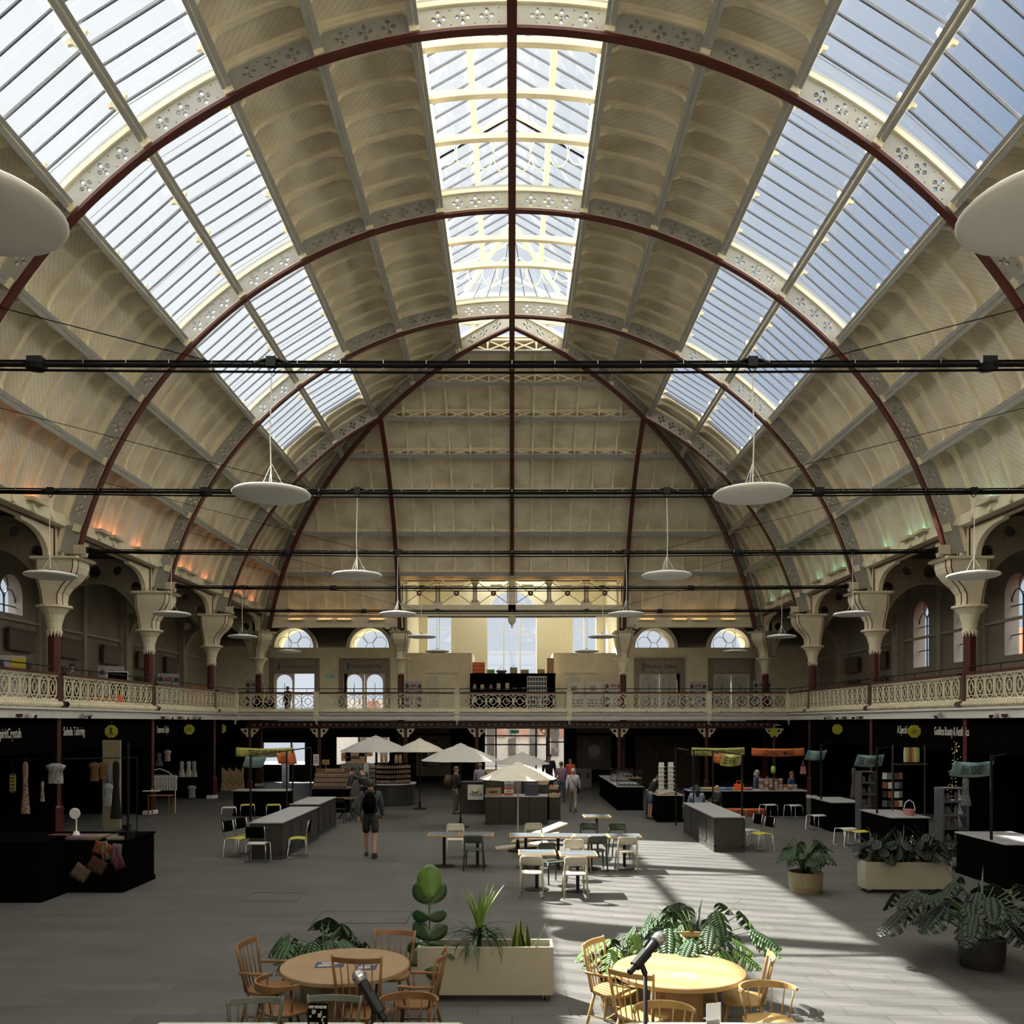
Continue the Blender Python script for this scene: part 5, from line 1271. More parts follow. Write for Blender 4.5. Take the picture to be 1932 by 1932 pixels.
    for sh, el, wr in arms:
        k = len(V); V += [sh, el]+([wr] if sleeves else []); Rr += [.088, .064]+([.046] if sleeves else []); E += [(2, k), (k, k+1)]+([(k+1, k+2)] if sleeves else [])
        if not sleeves: V[k+1] = sh+(el-sh)*.6
    skin_obj('top_garment', V, E, Rr, tm, T)
    V = [P0+Vector((0, 0, .10)), P0+Vector((0, 0, -.03))]; Rr = [(.160, .125), (.170, .135)]; E = [(0, 1)]
    for hp, kn, an, to in legs:
        k = len(V); V += [hp, kn+(hp-kn)*(.12 if shorts else 0)]+([] if shorts else [an+Vector((0, 0, .03))]); Rr += [.106, .098 if shorts else .074]+([] if shorts else [.062]); E += [(1, k), (k, k+1)]+([] if shorts else [(k+1, k+2)])
    skin_obj('shorts' if shorts else 'trousers', V, E, Rr, bm_, T)
    sm = mat('shoe_%.2f' % shoe[0], shoe, .6)
    for hp, kn, an, to in legs:
        f = (to-an); f.z = 0; f = f.normalized() if f.length > 1e-3 else Vector((0, -1, 0)); m = MB(); zb = to.z-.045 if pose == 'walk' else max(0.0, an.z-.085)
        zb = max(0, zb)
        m.sweep([an-f*.07+Vector((0, 0, zb-an.z)), an+f*.05+Vector((0, 0, zb-an.z)), an+f*.17+Vector((0, 0, zb-an.z))], [an-f*.06+Vector((0, 0, .03)), an+f*.05+Vector((0, 0, 0)), an+f*.175+Vector((0, 0, zb-an.z+.035))], [(.038, 0, 0), (.045, 0, 0), (.035, 0, 0)]); m.build('shoe', sm, T, bevel=.01)
    if not bald:
        m = MB(); c = HD+(HT-HD)*.55+Vector((0, .018, .005)); prof = [(.0, .098), (.045, .088), (.075, .055), (.090, .01), (.088, -.03), (.075, -.065)]
        m.lathe([(r_, z_) for r_, z_ in prof[::-1]], 14, c=tuple(c)); m.v = [(x, c.y+(y-c.y)*1.12+(.02 if z_ < c.z else 0), z_) for x, y, z_ in m.v]
        if hairlen: m.tube([c+Vector((0, .05, -.03)), c+Vector((0, .085, -.14)), c+Vector((0, .10, -hairlen))], [.075, .085, .045], 10)
        m.build('hair', hm, T, smooth=True)
    m = MB(); c = HD+Vector((0, -.088, .015))
    for s in (-1, 1): m.lathe([(.0, -.006), (.012, 0), (.0, .006)], 8, c=(c.x+s*.032, c.y+.006, c.z+.015))
    m.box((c.x, c.y+.004, c.z-.055), (.045, .01, .008)); m.build('eyes_and_mouth', INK, T)
    m = MB(); m.add([(c.x-.014, c.y+.004, c.z-.02), (c.x+.014, c.y+.004, c.z-.02), (c.x, c.y-.022, c.z-.02), (c.x, c.y+.004, c.z+.025)], [(0, 1, 2), (0, 2, 3), (2, 1, 3), (0, 3, 1)])
    for s in (-1, 1): m.box((HD.x+s*.083, HD.y+.01, HD.z+.02), (.015, .03, .05))
    m.build('nose_and_ears', skin, T)
    return T
# ---------------- plants ----------------
LEAFD = mat('leaf_dark', (.025, .065, .018), .35, var=.25, sc=8); LEAFM = mat('leaf_mid', (.10, .21, .035), .4, var=.25, sc=8); LEAFY = mat('leaf_lime', (.20, .32, .05), .45, var=.2, sc=8)
STEMB = mat('stem_green', (.07, .11, .03), .6); TERR = mat('tan_pot', (.25, .20, .115), .6, var=.08); SOIL = mat('soil', (.03, .02, .012), .9)
def mon_leaf(m, c, yaw, pitch, L, rnd, mono=True):
    """heart-shaped blade; split leaves get slots in the outer half"""
    n = 12; w = L*.50; d = Vector((cos(yaw)*cos(pitch), sin(yaw)*cos(pitch), -sin(pitch))); s = Vector((-sin(yaw), cos(yaw), 0)); up = d.cross(s)
    if up.z < 0: up = -up
    def hw(u): return w*max(.0, sin(pi*min(1, (u*.93+.10))))**.55*(1-.25*u)
    def pt(u, x): return Vector(c)+d*(L*(u-.14)+abs(x)*.42)+s*x-up*(.55*x*x/w+.22*max(0, u)**2*L)
    for sg in (-1, 1):
        for i in range(n):
            a, b2 = i/n, (i+1)/n; slot = mono and i in (3, 6, 9)
            q = [pt(a, 0), pt(b2, 0), pt(b2, sg*hw(b2)*.45), pt(a, sg*hw(a)*.45)]; k = len(m.v); m.v += [tuple(p) for p in q]; m.f.append((k, k+1, k+2, k+3))
            if not slot:
                q = [pt(a, sg*hw(a)*.45), pt(b2, sg*hw(b2)*.45), pt(b2, sg*hw(b2)*.8), pt(a, sg*hw(a)*.8), pt(b2-.01, sg*hw(b2)), pt(a+.01, sg*hw(a))]; k = len(m.v); m.v += [tuple(p) for p in q]; m.f += [(k, k+1, k+2, k+3), (k+3, k+2, k+4, k+5)]
def blade(m, c, yaw, pitch, L, w, droop, n=6):
    k = len(m.v); s = Vector((-sin(yaw), cos(yaw), 0)); p = Vector(c); a = pitch
    for i in range(n+1):
        u = i/n; ww = w*(.55+1.2*u*(1-u)*1.6)*(1-u**3) if i < n else .001
        for sg in (-1, 0, 1): m.v.append(tuple(p+s*sg*ww/2-Vector((0, 0, 1))*(ww*.18 if sg == 0 else 0)))
        p = p+Vector((cos(yaw)*cos(a), sin(yaw)*cos(a), sin(a)))*(L/n); a -= droop/n
    for i in range(n):
        for j in (0, 1): m.f.append((k+i*3+j, k+i*3+j+1, k+(i+1)*3+j+1, k+(i+1)*3+j))
LEAF_SHADE = mat('leaf_painted_shade', (.007, .018, .007), .45, var=.25, sc=8); POT_SHADE = mat('pot_painted_shade', (.02, .018, .015), .7)  # deep shade on the right painted into leaf and pot colours
def foliage_pot(label, loc, z0=0.0, n=16, spread=.5, hgt=.6, seed=1, L=.32, pot=True, dark=False, leaf='mon', bias=None, potr=.30, poth=.40, name='potted_monstera', group=None, blades=0):
    rnd = random.Random(seed); T = thing(name, label, 'plant', (loc[0], loc[1], z0), 0, group)
    if pot:
        m = MB(); m.lathe([(potr*.86, 0), (potr*.95, poth*.3), (potr, poth), (potr*.93, poth), (potr*.90, poth-.05)], 28); m.build('pot', POT_SHADE if dark == 2 else TERR, T, smooth=False)
        m = MB(); m.lathe([(.0, poth-.05), (potr*.9, poth-.045)], 20); m.build('soil', SOIL, T)
    b = poth-.04 if pot else 0
    st = MB(); l1 = MB(); l2 = MB()
    for i in range(n):
        a = 2*pi*i/n*1.618+rnd.uniform(-.3, .3); rr = spread*rnd.uniform(.35, 1.0); zz = b+hgt*rnd.uniform(.35, 1.0)*(1.1-.45*rr/spread)
        if bias: a = bias[0]+rnd.uniform(-bias[1], bias[1])
        e = Vector((rr*cos(a), rr*sin(a), zz)); st.tube([(.05*cos(a), .05*sin(a), b), (e.x*.4, e.y*.4, b+(zz-b)*.75), tuple(e)], [.010, .008, .005], 5)
        mon_leaf(l1 if rnd.random() < (.8 if dark else .62) else l2, e, a+rnd.uniform(-.5, .5), rnd.uniform(.25, .95), L*rnd.uniform(.75, 1.25), rnd, leaf == 'mon')
    for i in range(blades):
        a = rnd.uniform(0, 2*pi); blade(l1 if i % 2 else l2, (0, 0, b+hgt*.25), a, rnd.uniform(.7, 1.4), hgt*rnd.uniform(.7, 1.05), .04, rnd.uniform(.3, 1.4))
    st.build('stems', STEMB, T, smooth=True)
    l1.build('dark_leaves', LEAF_SHADE if dark == 2 else LEAFD, T, smooth=True, solid=.003, fix=False); 
    if l2.v: l2.build('light_leaves', LEAF_SHADE if dark == 2 else LEAFD if dark else LEAFM, T, smooth=True, solid=.003, fix=False)
    return T
def planter(x0, x1, y0, y1, z0, z1, label):
    T = thing('trough_planter', label, 'planter', ((x0+x1)/2, (y0+y1)/2, 0)); w, d = x1-x0, y1-y0; m = MB(); t = .03
    pm = mat('planter_beige', (.38, .345, .275), .5, var=.03)
    m.box((0, -d/2+t/2, (z0+z1)/2), (w, t, z1-z0)); m.box((0, d/2-t/2, (z0+z1)/2), (w, t, z1-z0))
    for s in (-1, 1): m.box((s*(w/2-t/2), 0, (z0+z1)/2), (t, d-2*t, z1-z0))
    m.box((0, 0, z0+.02), (w-2*t, d-2*t, .04)); m.build('trough', pm, T, bevel=.004)
    m = MB(); m.box((0, 0, z1-.12), (w-2*t-.01, d-2*t-.01, .05)); m.build('soil', SOIL, T)
    for sx in (-1, 1):
        for sy in (-1, 1):
            c = (sx*(w/2-.1), sy*(d/2-.07)); q = MB(); q.box((c[0], c[1], z0-.008), (.07, .06, .012)); q.box((c[0]-.02, c[1], z0-.03), (.006, .05, .045)); q.box((c[0]+.02, c[1], z0-.03), (.006, .05, .045)); o = q.build('castor', STEEL, T)
            q = MB(); q.lathe([(.0, -.014), (.032, -.014), (.034, 0), (.032, .014), (.0, .014)], 12, M=Matrix.Translation((c[0], c[1], .034)) @ Matrix.Rotation(pi/2, 4, 'Y')); q.build('wheel', BLACKM, o)
    return T
# ================= foreground =================
def round_table(x, y, r, label, mt, seed):
    T = thing('round_table', label, 'table', (x, y, 0)); m = MB(); m.lathe([(r-.012, .69), (r, .70), (r, .735), (r-.008, .745)], 64); m.build('tabletop', mt, T)
    m = MB(); m.box((0, 0, .37), (.34, .34, .64)); m.box((0, 0, .37), (.46, .20, .62)); m.build('pedestal', mt, T, bevel=.01)
    m = MB(); m.box((0, 0, .03), (.8, .14, .06)); m.box((0, 0, .03), (.14, .8, .06)); m.build('cross_foot', mt, T, bevel=.008); return T
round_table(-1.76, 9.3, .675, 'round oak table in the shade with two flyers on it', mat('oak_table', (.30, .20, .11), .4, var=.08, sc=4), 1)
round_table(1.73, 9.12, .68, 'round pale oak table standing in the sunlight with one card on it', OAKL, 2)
def ang(dx, dy): return atan2(dy, dx)+pi/2        # rz so that local -y points along (dx, dy)
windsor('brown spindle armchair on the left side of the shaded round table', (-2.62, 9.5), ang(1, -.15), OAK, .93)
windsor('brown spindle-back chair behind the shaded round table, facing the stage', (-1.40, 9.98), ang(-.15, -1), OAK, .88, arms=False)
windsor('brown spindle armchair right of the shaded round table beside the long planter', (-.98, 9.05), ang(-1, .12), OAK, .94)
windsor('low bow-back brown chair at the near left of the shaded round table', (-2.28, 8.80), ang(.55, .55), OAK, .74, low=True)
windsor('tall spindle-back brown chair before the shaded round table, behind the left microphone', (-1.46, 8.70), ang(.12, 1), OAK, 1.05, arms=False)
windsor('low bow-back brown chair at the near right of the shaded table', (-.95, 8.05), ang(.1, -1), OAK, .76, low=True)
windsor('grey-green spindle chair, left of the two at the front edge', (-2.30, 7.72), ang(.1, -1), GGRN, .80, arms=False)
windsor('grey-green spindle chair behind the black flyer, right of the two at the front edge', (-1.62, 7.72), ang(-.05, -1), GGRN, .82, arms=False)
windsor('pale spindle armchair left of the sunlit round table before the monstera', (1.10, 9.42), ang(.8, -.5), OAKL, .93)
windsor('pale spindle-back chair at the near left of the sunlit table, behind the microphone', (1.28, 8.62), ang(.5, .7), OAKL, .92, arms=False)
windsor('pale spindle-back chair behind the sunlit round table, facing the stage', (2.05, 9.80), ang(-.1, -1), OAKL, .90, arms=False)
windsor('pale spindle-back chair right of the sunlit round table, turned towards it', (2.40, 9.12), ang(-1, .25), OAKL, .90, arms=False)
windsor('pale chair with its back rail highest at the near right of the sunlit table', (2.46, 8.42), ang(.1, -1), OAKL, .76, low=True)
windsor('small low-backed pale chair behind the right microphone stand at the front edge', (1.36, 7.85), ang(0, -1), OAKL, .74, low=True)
# tables along the front edge
def front_table(x0, x1, label):
    T = thing('laminate_table', label, 'table', ((x0+x1)/2, 7.16, 0)); w = x1-x0; m = MB(); m.box((0, 0, .725), (w, .72, .03)); m.build('tabletop', OAKL, T, bevel=.01)
    m = MB(); m.box((0, 0, .743), (w-.05, .67, .006)); m.build('laminate', mat('white_laminate', (.55, .55, .52), .4), T)
    m = MB(); m.lathe([(.035, .02), (.035, .71)], 10); m.build('pedestal', BLACKM, T); m = MB(); m.lathe([(.24, 0), (.24, .012), (.05, .03)], 20); m.build('round_base', BLACKM, T)
front_table(-3.02, -2.0, 'pale table edge at the lower left before the grey-green chairs'); front_table(-1.95, -1.25, 'pale table edge under the black flyer at the front')
front_table(-1.2, -.42, 'pale table edge at the front right of the black flyer'); front_table(.96, 1.68, 'pale table edge at the front under the clear menu holder'); front_table(1.74, 2.66, 'pale table edge at the front right corner of the seating')
# flyers
def flyer(loc, w, d, rz, cs, label, name='flyer'):
    T = thing(name, label, 'flyer', loc, rz); m = MB(); m.box((0, 0, .0015), (w, d, .003)); m.build('sheet', cs[0], T)
    m = MB(); m.box((-w*.1, -d*.18, .0035), (w*.6, d*.3, .001)); m.build('picture', cs[1], T)
    m = MB()
    for i in range(3): m.box((w*.05, d*(.38-.12*i), .0035), (w*.7, d*.04, .001))
    m.build('text_lines', WHITE, T)
PB = mat('print_blue', (.05, .06, .14), .4); PC = mat('print_cream', (.5, .42, .32), .5, c2=(.12, .1, .12), sc=30)
flyer((-1.92, 9.28, .7465), .30, .21, .1, (PB, PC), 'blue printed flyer on the shaded round table, left of the two'); flyer((-1.52, 9.22, .7465), .21, .28, .05, (PB, PC), 'blue and cream flyer on the shaded round table, behind the spindle chair')
flyer((1.74, 8.87, .7465), .24, .17, -.35, (mat('print_white', (.62, .6, .58), .5), mat('print_orange', (.7, .2, .05), .5)), 'small menu card with orange print on the sunlit round table')
T = thing('flyer_stand', 'black upright flyer reading DERBY VINTAGE FAIR on the front table', 'flyer', (-1.60, 7.25, .745), -.03); m = MB(); m.box((0, 0, .12), (.165, .006, .24)); m.box((0, .03, .004), (.165, .08, .008)); m.build('sheet', BLACK, T)
me = text_mesh('DERBY VINTAGE FAIR', .1, .0008, w=.15, h=.024, bold=.002); me.transform(facing((0, -.005, .213))); mobj('lettering', me, WHITE, T)
m = MB(); rnd = random.Random(5)
for i in range(16): m.box((rnd.uniform(-.06, .06), -.004, rnd.uniform(.04, .18)), (rnd.uniform(.008, .03), .001, rnd.uniform(.01, .035)))
m.build('photo_collage', mat('photo_grey', (.4, .39, .37), .5), T)
T = thing('menu_holder', 'clear menu holder with a pale card at the front edge, right of the microphone', 'menu holder', (1.68, 7.35, .745), .3); m = MB(); m.box((0, 0, .11), (.13, .004, .20)); m.build('card', mat('card_pale', (.45, .43, .38), .5), T)
m = MB(); m.box((0, -.006, .11), (.14, .003, .21)); m.box((0, 0, .006), (.14, .07, .012)); m.build('clear_holder', glass_mat('acrylic', (.9, .9, .9), .12), T); m = MB(); m.box((-.03, -.009, .03), (.05, .001, .03)); m.build('orange_print', mat('print_orange', (.7, .2, .05), .5), T)
# stage and microphones
m = MB(); m.b2((-4, -2, 0), (4, 4.3, 1.0)); one('stage', m, mat('stage_black', (.02, .02, .02), .6), 'low black stage just below the picture, carrying both microphone stands', 'stage')
MESHM = mat('mic_mesh', (.33, .33, .34), .35, .6, var=.3, sc=160)
def microphone(px_, py, bx_, by_, D, label, pole_px, boom=False):
    hx, hz = at(px_, py, D); tx_, tz = at(bx_, by_, D); T = thing('microphone', label, 'microphone', (hx, D, 1.0))
    h = Vector((0, 0, hz-1.0)); t_ = Vector((tx_-hx, -.05, tz-1.0)); d = (t_-h).normalized()
    q = d.to_track_quat('Z', 'Y').to_matrix().to_4x4(); Mx = Matrix.Translation(h) @ q
    m = MB(); m.lathe([(.0, -.027), (.012, -.0255), (.020, -.019), (.0245, -.008), (.0255, .002), (.0245, .012), (.021, .022)], 20, M=Mx); m.build('grille', MESHM, T, smooth=True)
    m = MB(); m.lathe([(.0262, -.001), (.0262, .006)], 20, M=Mx); m.build('band', CHROME, T)
    m = MB(); m.lathe([(.018, .020), (.019, .03), (.017, .05), (.012, .17), (.010, .18)], 16, M=Mx); m.build('handle', BLACKM, T, smooth=True)
    c = h+d*.115
    m = MB(); m.lathe([(.021, .07), (.021, .145)], 12, M=Mx); m.tube([tuple(c), tuple(c+Vector((.02 if not boom else -.01, 0, -.05)))], .011, 8); m.build('clip', BLACKM, T)
    b2 = c+Vector((.02 if not boom else -.01, 0, -.05)); m = MB()
    if boom:
        e = b2+Vector((-.10, -.02, -.12)); m.tube([tuple(b2), tuple(b2+Vector((-.03, 0, -.05))), tuple(e), tuple(e+Vector((-.35, -.2, -.45)))], .008, 8); q0 = e+Vector((-.35, -.2, -.45)); m.tube([tuple(q0), (q0.x, q0.y, .02)], .010, 8)
    else: q0 = b2; m.tube([tuple(b2), (b2.x+.005, b2.y, .02)], .008, 8)
    m.build('stand_pole', BLACKM, T, smooth=True); m = MB(); m.lathe([(.15, 0), (.15, .015), (.02, .03)], 20, c=(q0.x, q0.y, 0)); m.build('stand_base', BLACKM, T)
    if boom: m = MB(); m.lathe([(.0, -.012), (.013, 0), (.0, .012)], 10, c=tuple(b2+Vector((-.09, -.02, -.11)))); m.build('thumbscrew', CHROME, T)
microphone(678, 1843, 722, 1902, 3.1, 'silver-grilled microphone angled on a boom stand, left of the two', 0, True)
microphone(1243, 1771, 1203, 1806, 3.3, 'silver-grilled microphone on a straight black stand before the sunlit table', 0)

# planters and plants
planter(-1.12, .49, 10.40, 10.80, .075, .645, 'long beige planter on castors between the two round tables')
T = thing('fiddle_leaf_fig', 'tall broad-leaved fig at the left end of the long planter', 'plant', (-1.0, 10.58, .5)); m = MB(); m.tube([(0, 0, 0), (.01, 0, .4), (0, 0, .75)], [.014, .011, .007], 7); m.build('stem', STEMB, T)
def flat_leaf(L, w, up=False):
    m = MB(); n = 8; rows = []
    for i in range(n+1):
        u = i/n; ww = w*sin(pi*min(1, u*.92+.06))**.6*(.72+.38*u); rows.append([(s*ww/2, .03*L*abs(s)-.10*L*u*u*0, L*u) for s in (-1, -.5, 0, .5, 1)])
    m.sheet(rows); return m
for i, (z, roll, tilt, L, w) in enumerate(((.67, .02, -.08, .42, .33), (.64, .75, -.45, .30, .24), (.64, -.75, -.45, .30, .24), (.62, 0, -1.2, .28, .24), (.46, 1.5, -.5, .24, .17), (.46, -1.5, -.5, .24, .17), (.22, 1.1, -.5, .28, .2), (.22, -.9, -.6, .30, .22), (.16, 2.3, -.3, .30, .22), (.14, -2.4, .3, .30, .22), (.10, 2.9, .4, .36, .2), (.12, -1.7, -.3, .28, .2))):
    q = flat_leaf(L, w); Mx = Matrix.Translation((0, -.01*i, z)) @ Matrix.Rotation(roll, 4, 'Y') @ Matrix.Rotation(tilt, 4, 'X'); q.v = [tuple(Mx @ Vector(p)) for p in q.v]; q.build('leaf', LEAFM if i == 0 else LEAFD, T, smooth=True, solid=.003)
T = thing('yucca', 'spiky yucca with bright upright blades in the long planter', 'plant', (-.40, 10.58, .52)); rnd = random.Random(11); a_ = MB(); b_ = MB()
for i in range(16): blade(b_, (0, 0, .28), rnd.uniform(0, 6.28), rnd.uniform(.95, 1.5), rnd.uniform(.45, .64), .055, rnd.uniform(.1, .5))
for i in range(46): blade(a_, (0, 0, rnd.uniform(.15, .3)), rnd.uniform(0, 6.28), rnd.uniform(-.1, .9), rnd.uniform(.40, .58), .035, rnd.uniform(.8, 2.4))
b_.build('upright_blades', LEAFY, T, smooth=True, fix=False); a_.build('drooping_blades', LEAFD, T, smooth=True, fix=False); m = MB(); m.tube([(0, 0, 0), (0, 0, .3)], .03, 8); m.build('stem', SOIL, T)
T = thing('snake_plant', 'yellow-edged snake plant in the right half of the long planter', 'plant', (.09, 10.58, .52)); a_ = MB(); b_ = MB()
for i in range(11):
    yaw = rnd.uniform(0, 6.28); pit = rnd.uniform(1.1, 1.5); L = rnd.uniform(.22, .42); o2 = (rnd.uniform(-.12, .12), rnd.uniform(-.05, .05), 0); k = len(a_.v); blade(a_, o2, yaw, pit, L, .055, -.1); blade(b_, (o2[0], o2[1]+.004, -.004), yaw, pit, L*1.01, .072, -.1)
blade(a_, (.1, 0, 0), .1, .9, .42, .055, -.3); blade(b_, (.1, .004, -.004), .1, .9, .425, .072, -.3); a_.build('green_blade', LEAFD, T, smooth=True, fix=False); b_.build('yellow_edge', mat('leaf_edge_yellow', (.45, .42, .05), .5), T, smooth=True, fix=False)
foliage_pot('low dark trailing plant at the foot of the fig in the planter', (-.78, 10.56), .52, 14, .18, .15, 21, .10, False, True, 'x', name='trailing_plant')
foliage_pot('tiny ivy at the right end of the long planter', (.34, 10.6), .52, 10, .10, .10, 22, .06, False, False, 'x', name='trailing_plant')
foliage_pot('dark monstera in a pot behind the shaded round table', (-2.25, 10.55), 0, 18, .62, .62, 31, .38, True, True, blades=3)
foliage_pot('sunlit monstera with lime leaves behind the left pale armchair', (1.28, 10.0), 0, 34, .44, .62, 33, .27, True, False)
foliage_pot('largest sunlit monstera, behind the pale chair facing the stage', (2.18, 10.45), 0, 40, .80, .90, 35, .36, True, False, blades=9)
foliage_pot('round tan pot of tumbling leaves near the right-hand island counter', (5.72, 17.15), 0, 44, .50, .80, 37, .24, True, True, potr=.33, poth=.40, blades=10)
foliage_pot('monstera darkened by painted shade at the lower right', (6.35, 11.9), 0, 52, 1.15, .95, 39, .40, True, 2, blades=6)
planter(6.83, 8.50, 17.0, 17.42, .075, .60, 'long beige planter on castors in the shade at the right')
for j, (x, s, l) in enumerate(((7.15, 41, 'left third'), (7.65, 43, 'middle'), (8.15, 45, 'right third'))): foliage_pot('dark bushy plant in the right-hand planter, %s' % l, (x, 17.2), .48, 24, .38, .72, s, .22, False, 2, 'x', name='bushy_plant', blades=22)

# cafe tables and chairs
def tb(px_, py): return fp(px_, py)
for px_, py, l in ((838, 1634, 'cafe table in the shade, left of the joined pair'), (901, 1634, 'cafe table in the shade, right of the joined pair, behind the olive chair'), (1013, 1678, 'sunlit cafe table in the front row, left one'), (1090, 1681, 'sunlit cafe table in the front row, right one'),
                   (992, 1636, 'cafe table at the left end of the joined row of four'), (1053, 1637, 'second from left in the joined row of four cafe tables'), (1115, 1638, 'third from left in the joined row of four cafe tables'), (1178, 1638, 'cafe table at the right end of the joined row of four'), (1126, 1590, 'lone cafe table standing behind the joined row of four')):
    x, y = fp(px_, py); cafe_table((x, y), l)
def chairat(kind, px_, py, rz, l): x, y = fp(px_, py); cafe_chair(kind, (x, y), rz, l)
chairat('beige', 859, 1618, 0.05, 'beige cafe chair behind the shaded table pair'); chairat('olive', 895, 1640, pi-.05, 'olive cafe chair in front of the shaded table pair')
chairat('beige', 1007, 1616, 0, 'beige cafe chair behind the left end of the joined row'); chairat('beige', 1094, 1642, pi, 'beige cafe chair before the joined row, behind the front right table')
chairat('olive', 1124, 1642, pi+.1, 'olive cafe chair before the joined row, beside a beige one'); chairat('beige', 1181, 1644, pi+.05, 'beige cafe chair before the right end of the joined row')
chairat('olive', 1112, 1615, 0, 'olive cafe chair behind the third table of the joined row'); chairat('olive', 1168, 1616, .1, 'olive cafe chair behind the right end table of the joined row')
chairat('beige', 1004, 1690, pi-.08, 'beige cafe chair nearest in front of the left sunlit table'); chairat('beige', 1084, 1692, pi+.05, 'beige cafe chair nearest in front of the right sunlit table')
chairat('olive', 1042, 1666, .5, 'olive cafe chair between the two rows, behind the left sunlit table'); chairat('beige', 1086, 1658, .1, 'beige cafe chair between the two rows, behind the right sunlit table')
# folded pale boards on the floor by the parasol
PINE = mat('pine_pale', (.58, .46, .28), .5)
for j, (px_, py, w, rz, tl, l) in enumerate(((985, 1600, 1.4, .12, .10, 'pale wooden folding board lying on the floor, lowest'), (1010, 1592, 1.3, -.1, .18, 'pale wooden folding board lying across the lowest one'), (1030, 1584, 1.2, .4, .3, 'pale wooden folding board leaning highest by the parasol base'))):
    x, y = fp(px_, py); T = thing('folding_board', l, 'board', (x, y, .06+.10*j), rz); m = MB(); Mx = Matrix.Rotation(-tl, 4, 'Y'); m.box((0, 0, 0), (w, .5, .05), M=Mx); m.build('board', PINE, T, bevel=.01); m = MB(); m.box((0, 0, .03), (w*.9, .42, .012), M=Mx); m.build('inner_face', mat('inner_white', (.5, .48, .42), .5), T)
    if j == 2: m = MB(); m.tube([(.3, .1, -.25), (.45, .1, 0)], .02, 5); m.build('prop_leg', PINE, T)

# parasols
CANV = mat('canvas_cream', (.55, .50, .41), .8, var=.04); CANG = mat('canvas_grey', (.38, .36, .33), .8, var=.04)
parasol(977, 0, 22.6, 1.0, 1.86, 2.25, 'cream parasol on a pale pole among the cafe tables, nearest', CANV, pole=CREAMD)
parasol(869, 0, 27.8, 1.25, 2.10, 2.60, 'grey-beige parasol on a black pole left of the fruit stall', CANG)
parasol(985, 0, 31.5, 1.0, 1.82, 2.2, 'dark grey parasol half hidden behind the cream one', CANG); parasol(709, 0, 30.6, 1.25, 2.3, 2.8, 'brownish parasol above the honey stalls', CANG); parasol(792, 0, 33.6, 1.0, 2.2, 2.65, 'pale parasol between the brownish one and the stall parasol', CANV)

# fruit stall
DKC = mat('dark_brown_counter', (.028, .022, .016), .5, var=.1)
T = counter(-.89, 1.17, 28.4, 29.3, 'dark brown fruit stall counter with a white top behind the parasol pole', .92, DKC, False); 
m = MB()
for s in (-.52, .0, .42): m.box((s, -.425, .45), (.012, .01, .8))
m.build('door_gap', BLACK, T)
for s in (-.5, .57): m = MB(); m.lathe([(.0, -.01), (.02, 0), (.0, .01)], 8, c=(s, -.44, .82)); m.build('knob', STEEL, T)
counter(-1.85, -.75, 31.7, 32.5, 'black side counter of the fruit stall carrying the fruit sign', 1.15, DKC, False, top=DKC); 
poster('stall_sign', (at(897, 0, 31.5)[0], 31.55, .80), .56, .54, 0, WHITE, ['', '', 'Martins Fruits', ''], 'white square sign of the fruit stall with a yellow banana emblem', 'sign', extra=lambda T: (lambda m: (m.tube([(-.13, -.03, .12), (-.06, -.03, .03), (.04, -.03, .02), (.12, -.03, .10)], [.012, .035, .038, .01], 8), m.build('banana_emblem', mat('banana', (.6, .5, .08), .5), T)))(MB()), lh=.8)
def cbox(loc, d, mt, label, name='box', rz=0):
    T = thing(name, label, 'box', loc, rz); m = MB(); m.box((0, 0, d[2]/2), d); m.build('body', mt, T, bevel=.004); m = MB(); m.box((0, -d[1]/2-.002, d[2]/2), (d[0]*.5, .004, d[2]*.25)); m.build('print', INK if mt is not BLACK else WHITE, T); return T
cbox((at(931, 0, 28.7)[0], 28.75, .92), (.50, .35, .24), CARD, 'brown cardboard box at the left of the fruit counter'); cbox((at(931, 0, 29)[0]-.05, 28.95, 1.17), (.55, .35, .28), DKC, 'dark box stacked behind the brown cardboard box')
for j, (c, z) in enumerate(((mat('box_orange', (.7, .17, .04), .5), .92), (WHITE, 1.02), (mat('box_orange', (.7, .17, .04), .5), 1.12), (mat('box_blue', (.25, .33, .45), .5), 1.22), (WHITE, 1.32))): cbox((at(960, 0, 28.7)[0], 28.7, z), (.30, .3, .095), c, 'small carton in the orange and white stack on the fruit counter, %s from the bottom' % ORD[j])
cbox((at(1003, 0, 28.7)[0], 28.7, .92), (.42, .35, .38), mat('crate_navy', (.03, .035, .07), .5), 'navy crate on the right half of the fruit counter', 'crate')
FR_ = [mat('fruit_orange', (.75, .22, .03), .5), mat('fruit_red', (.5, .05, .03), .4), mat('fruit_peach', (.7, .38, .2), .5)]
rnd = random.Random(9)
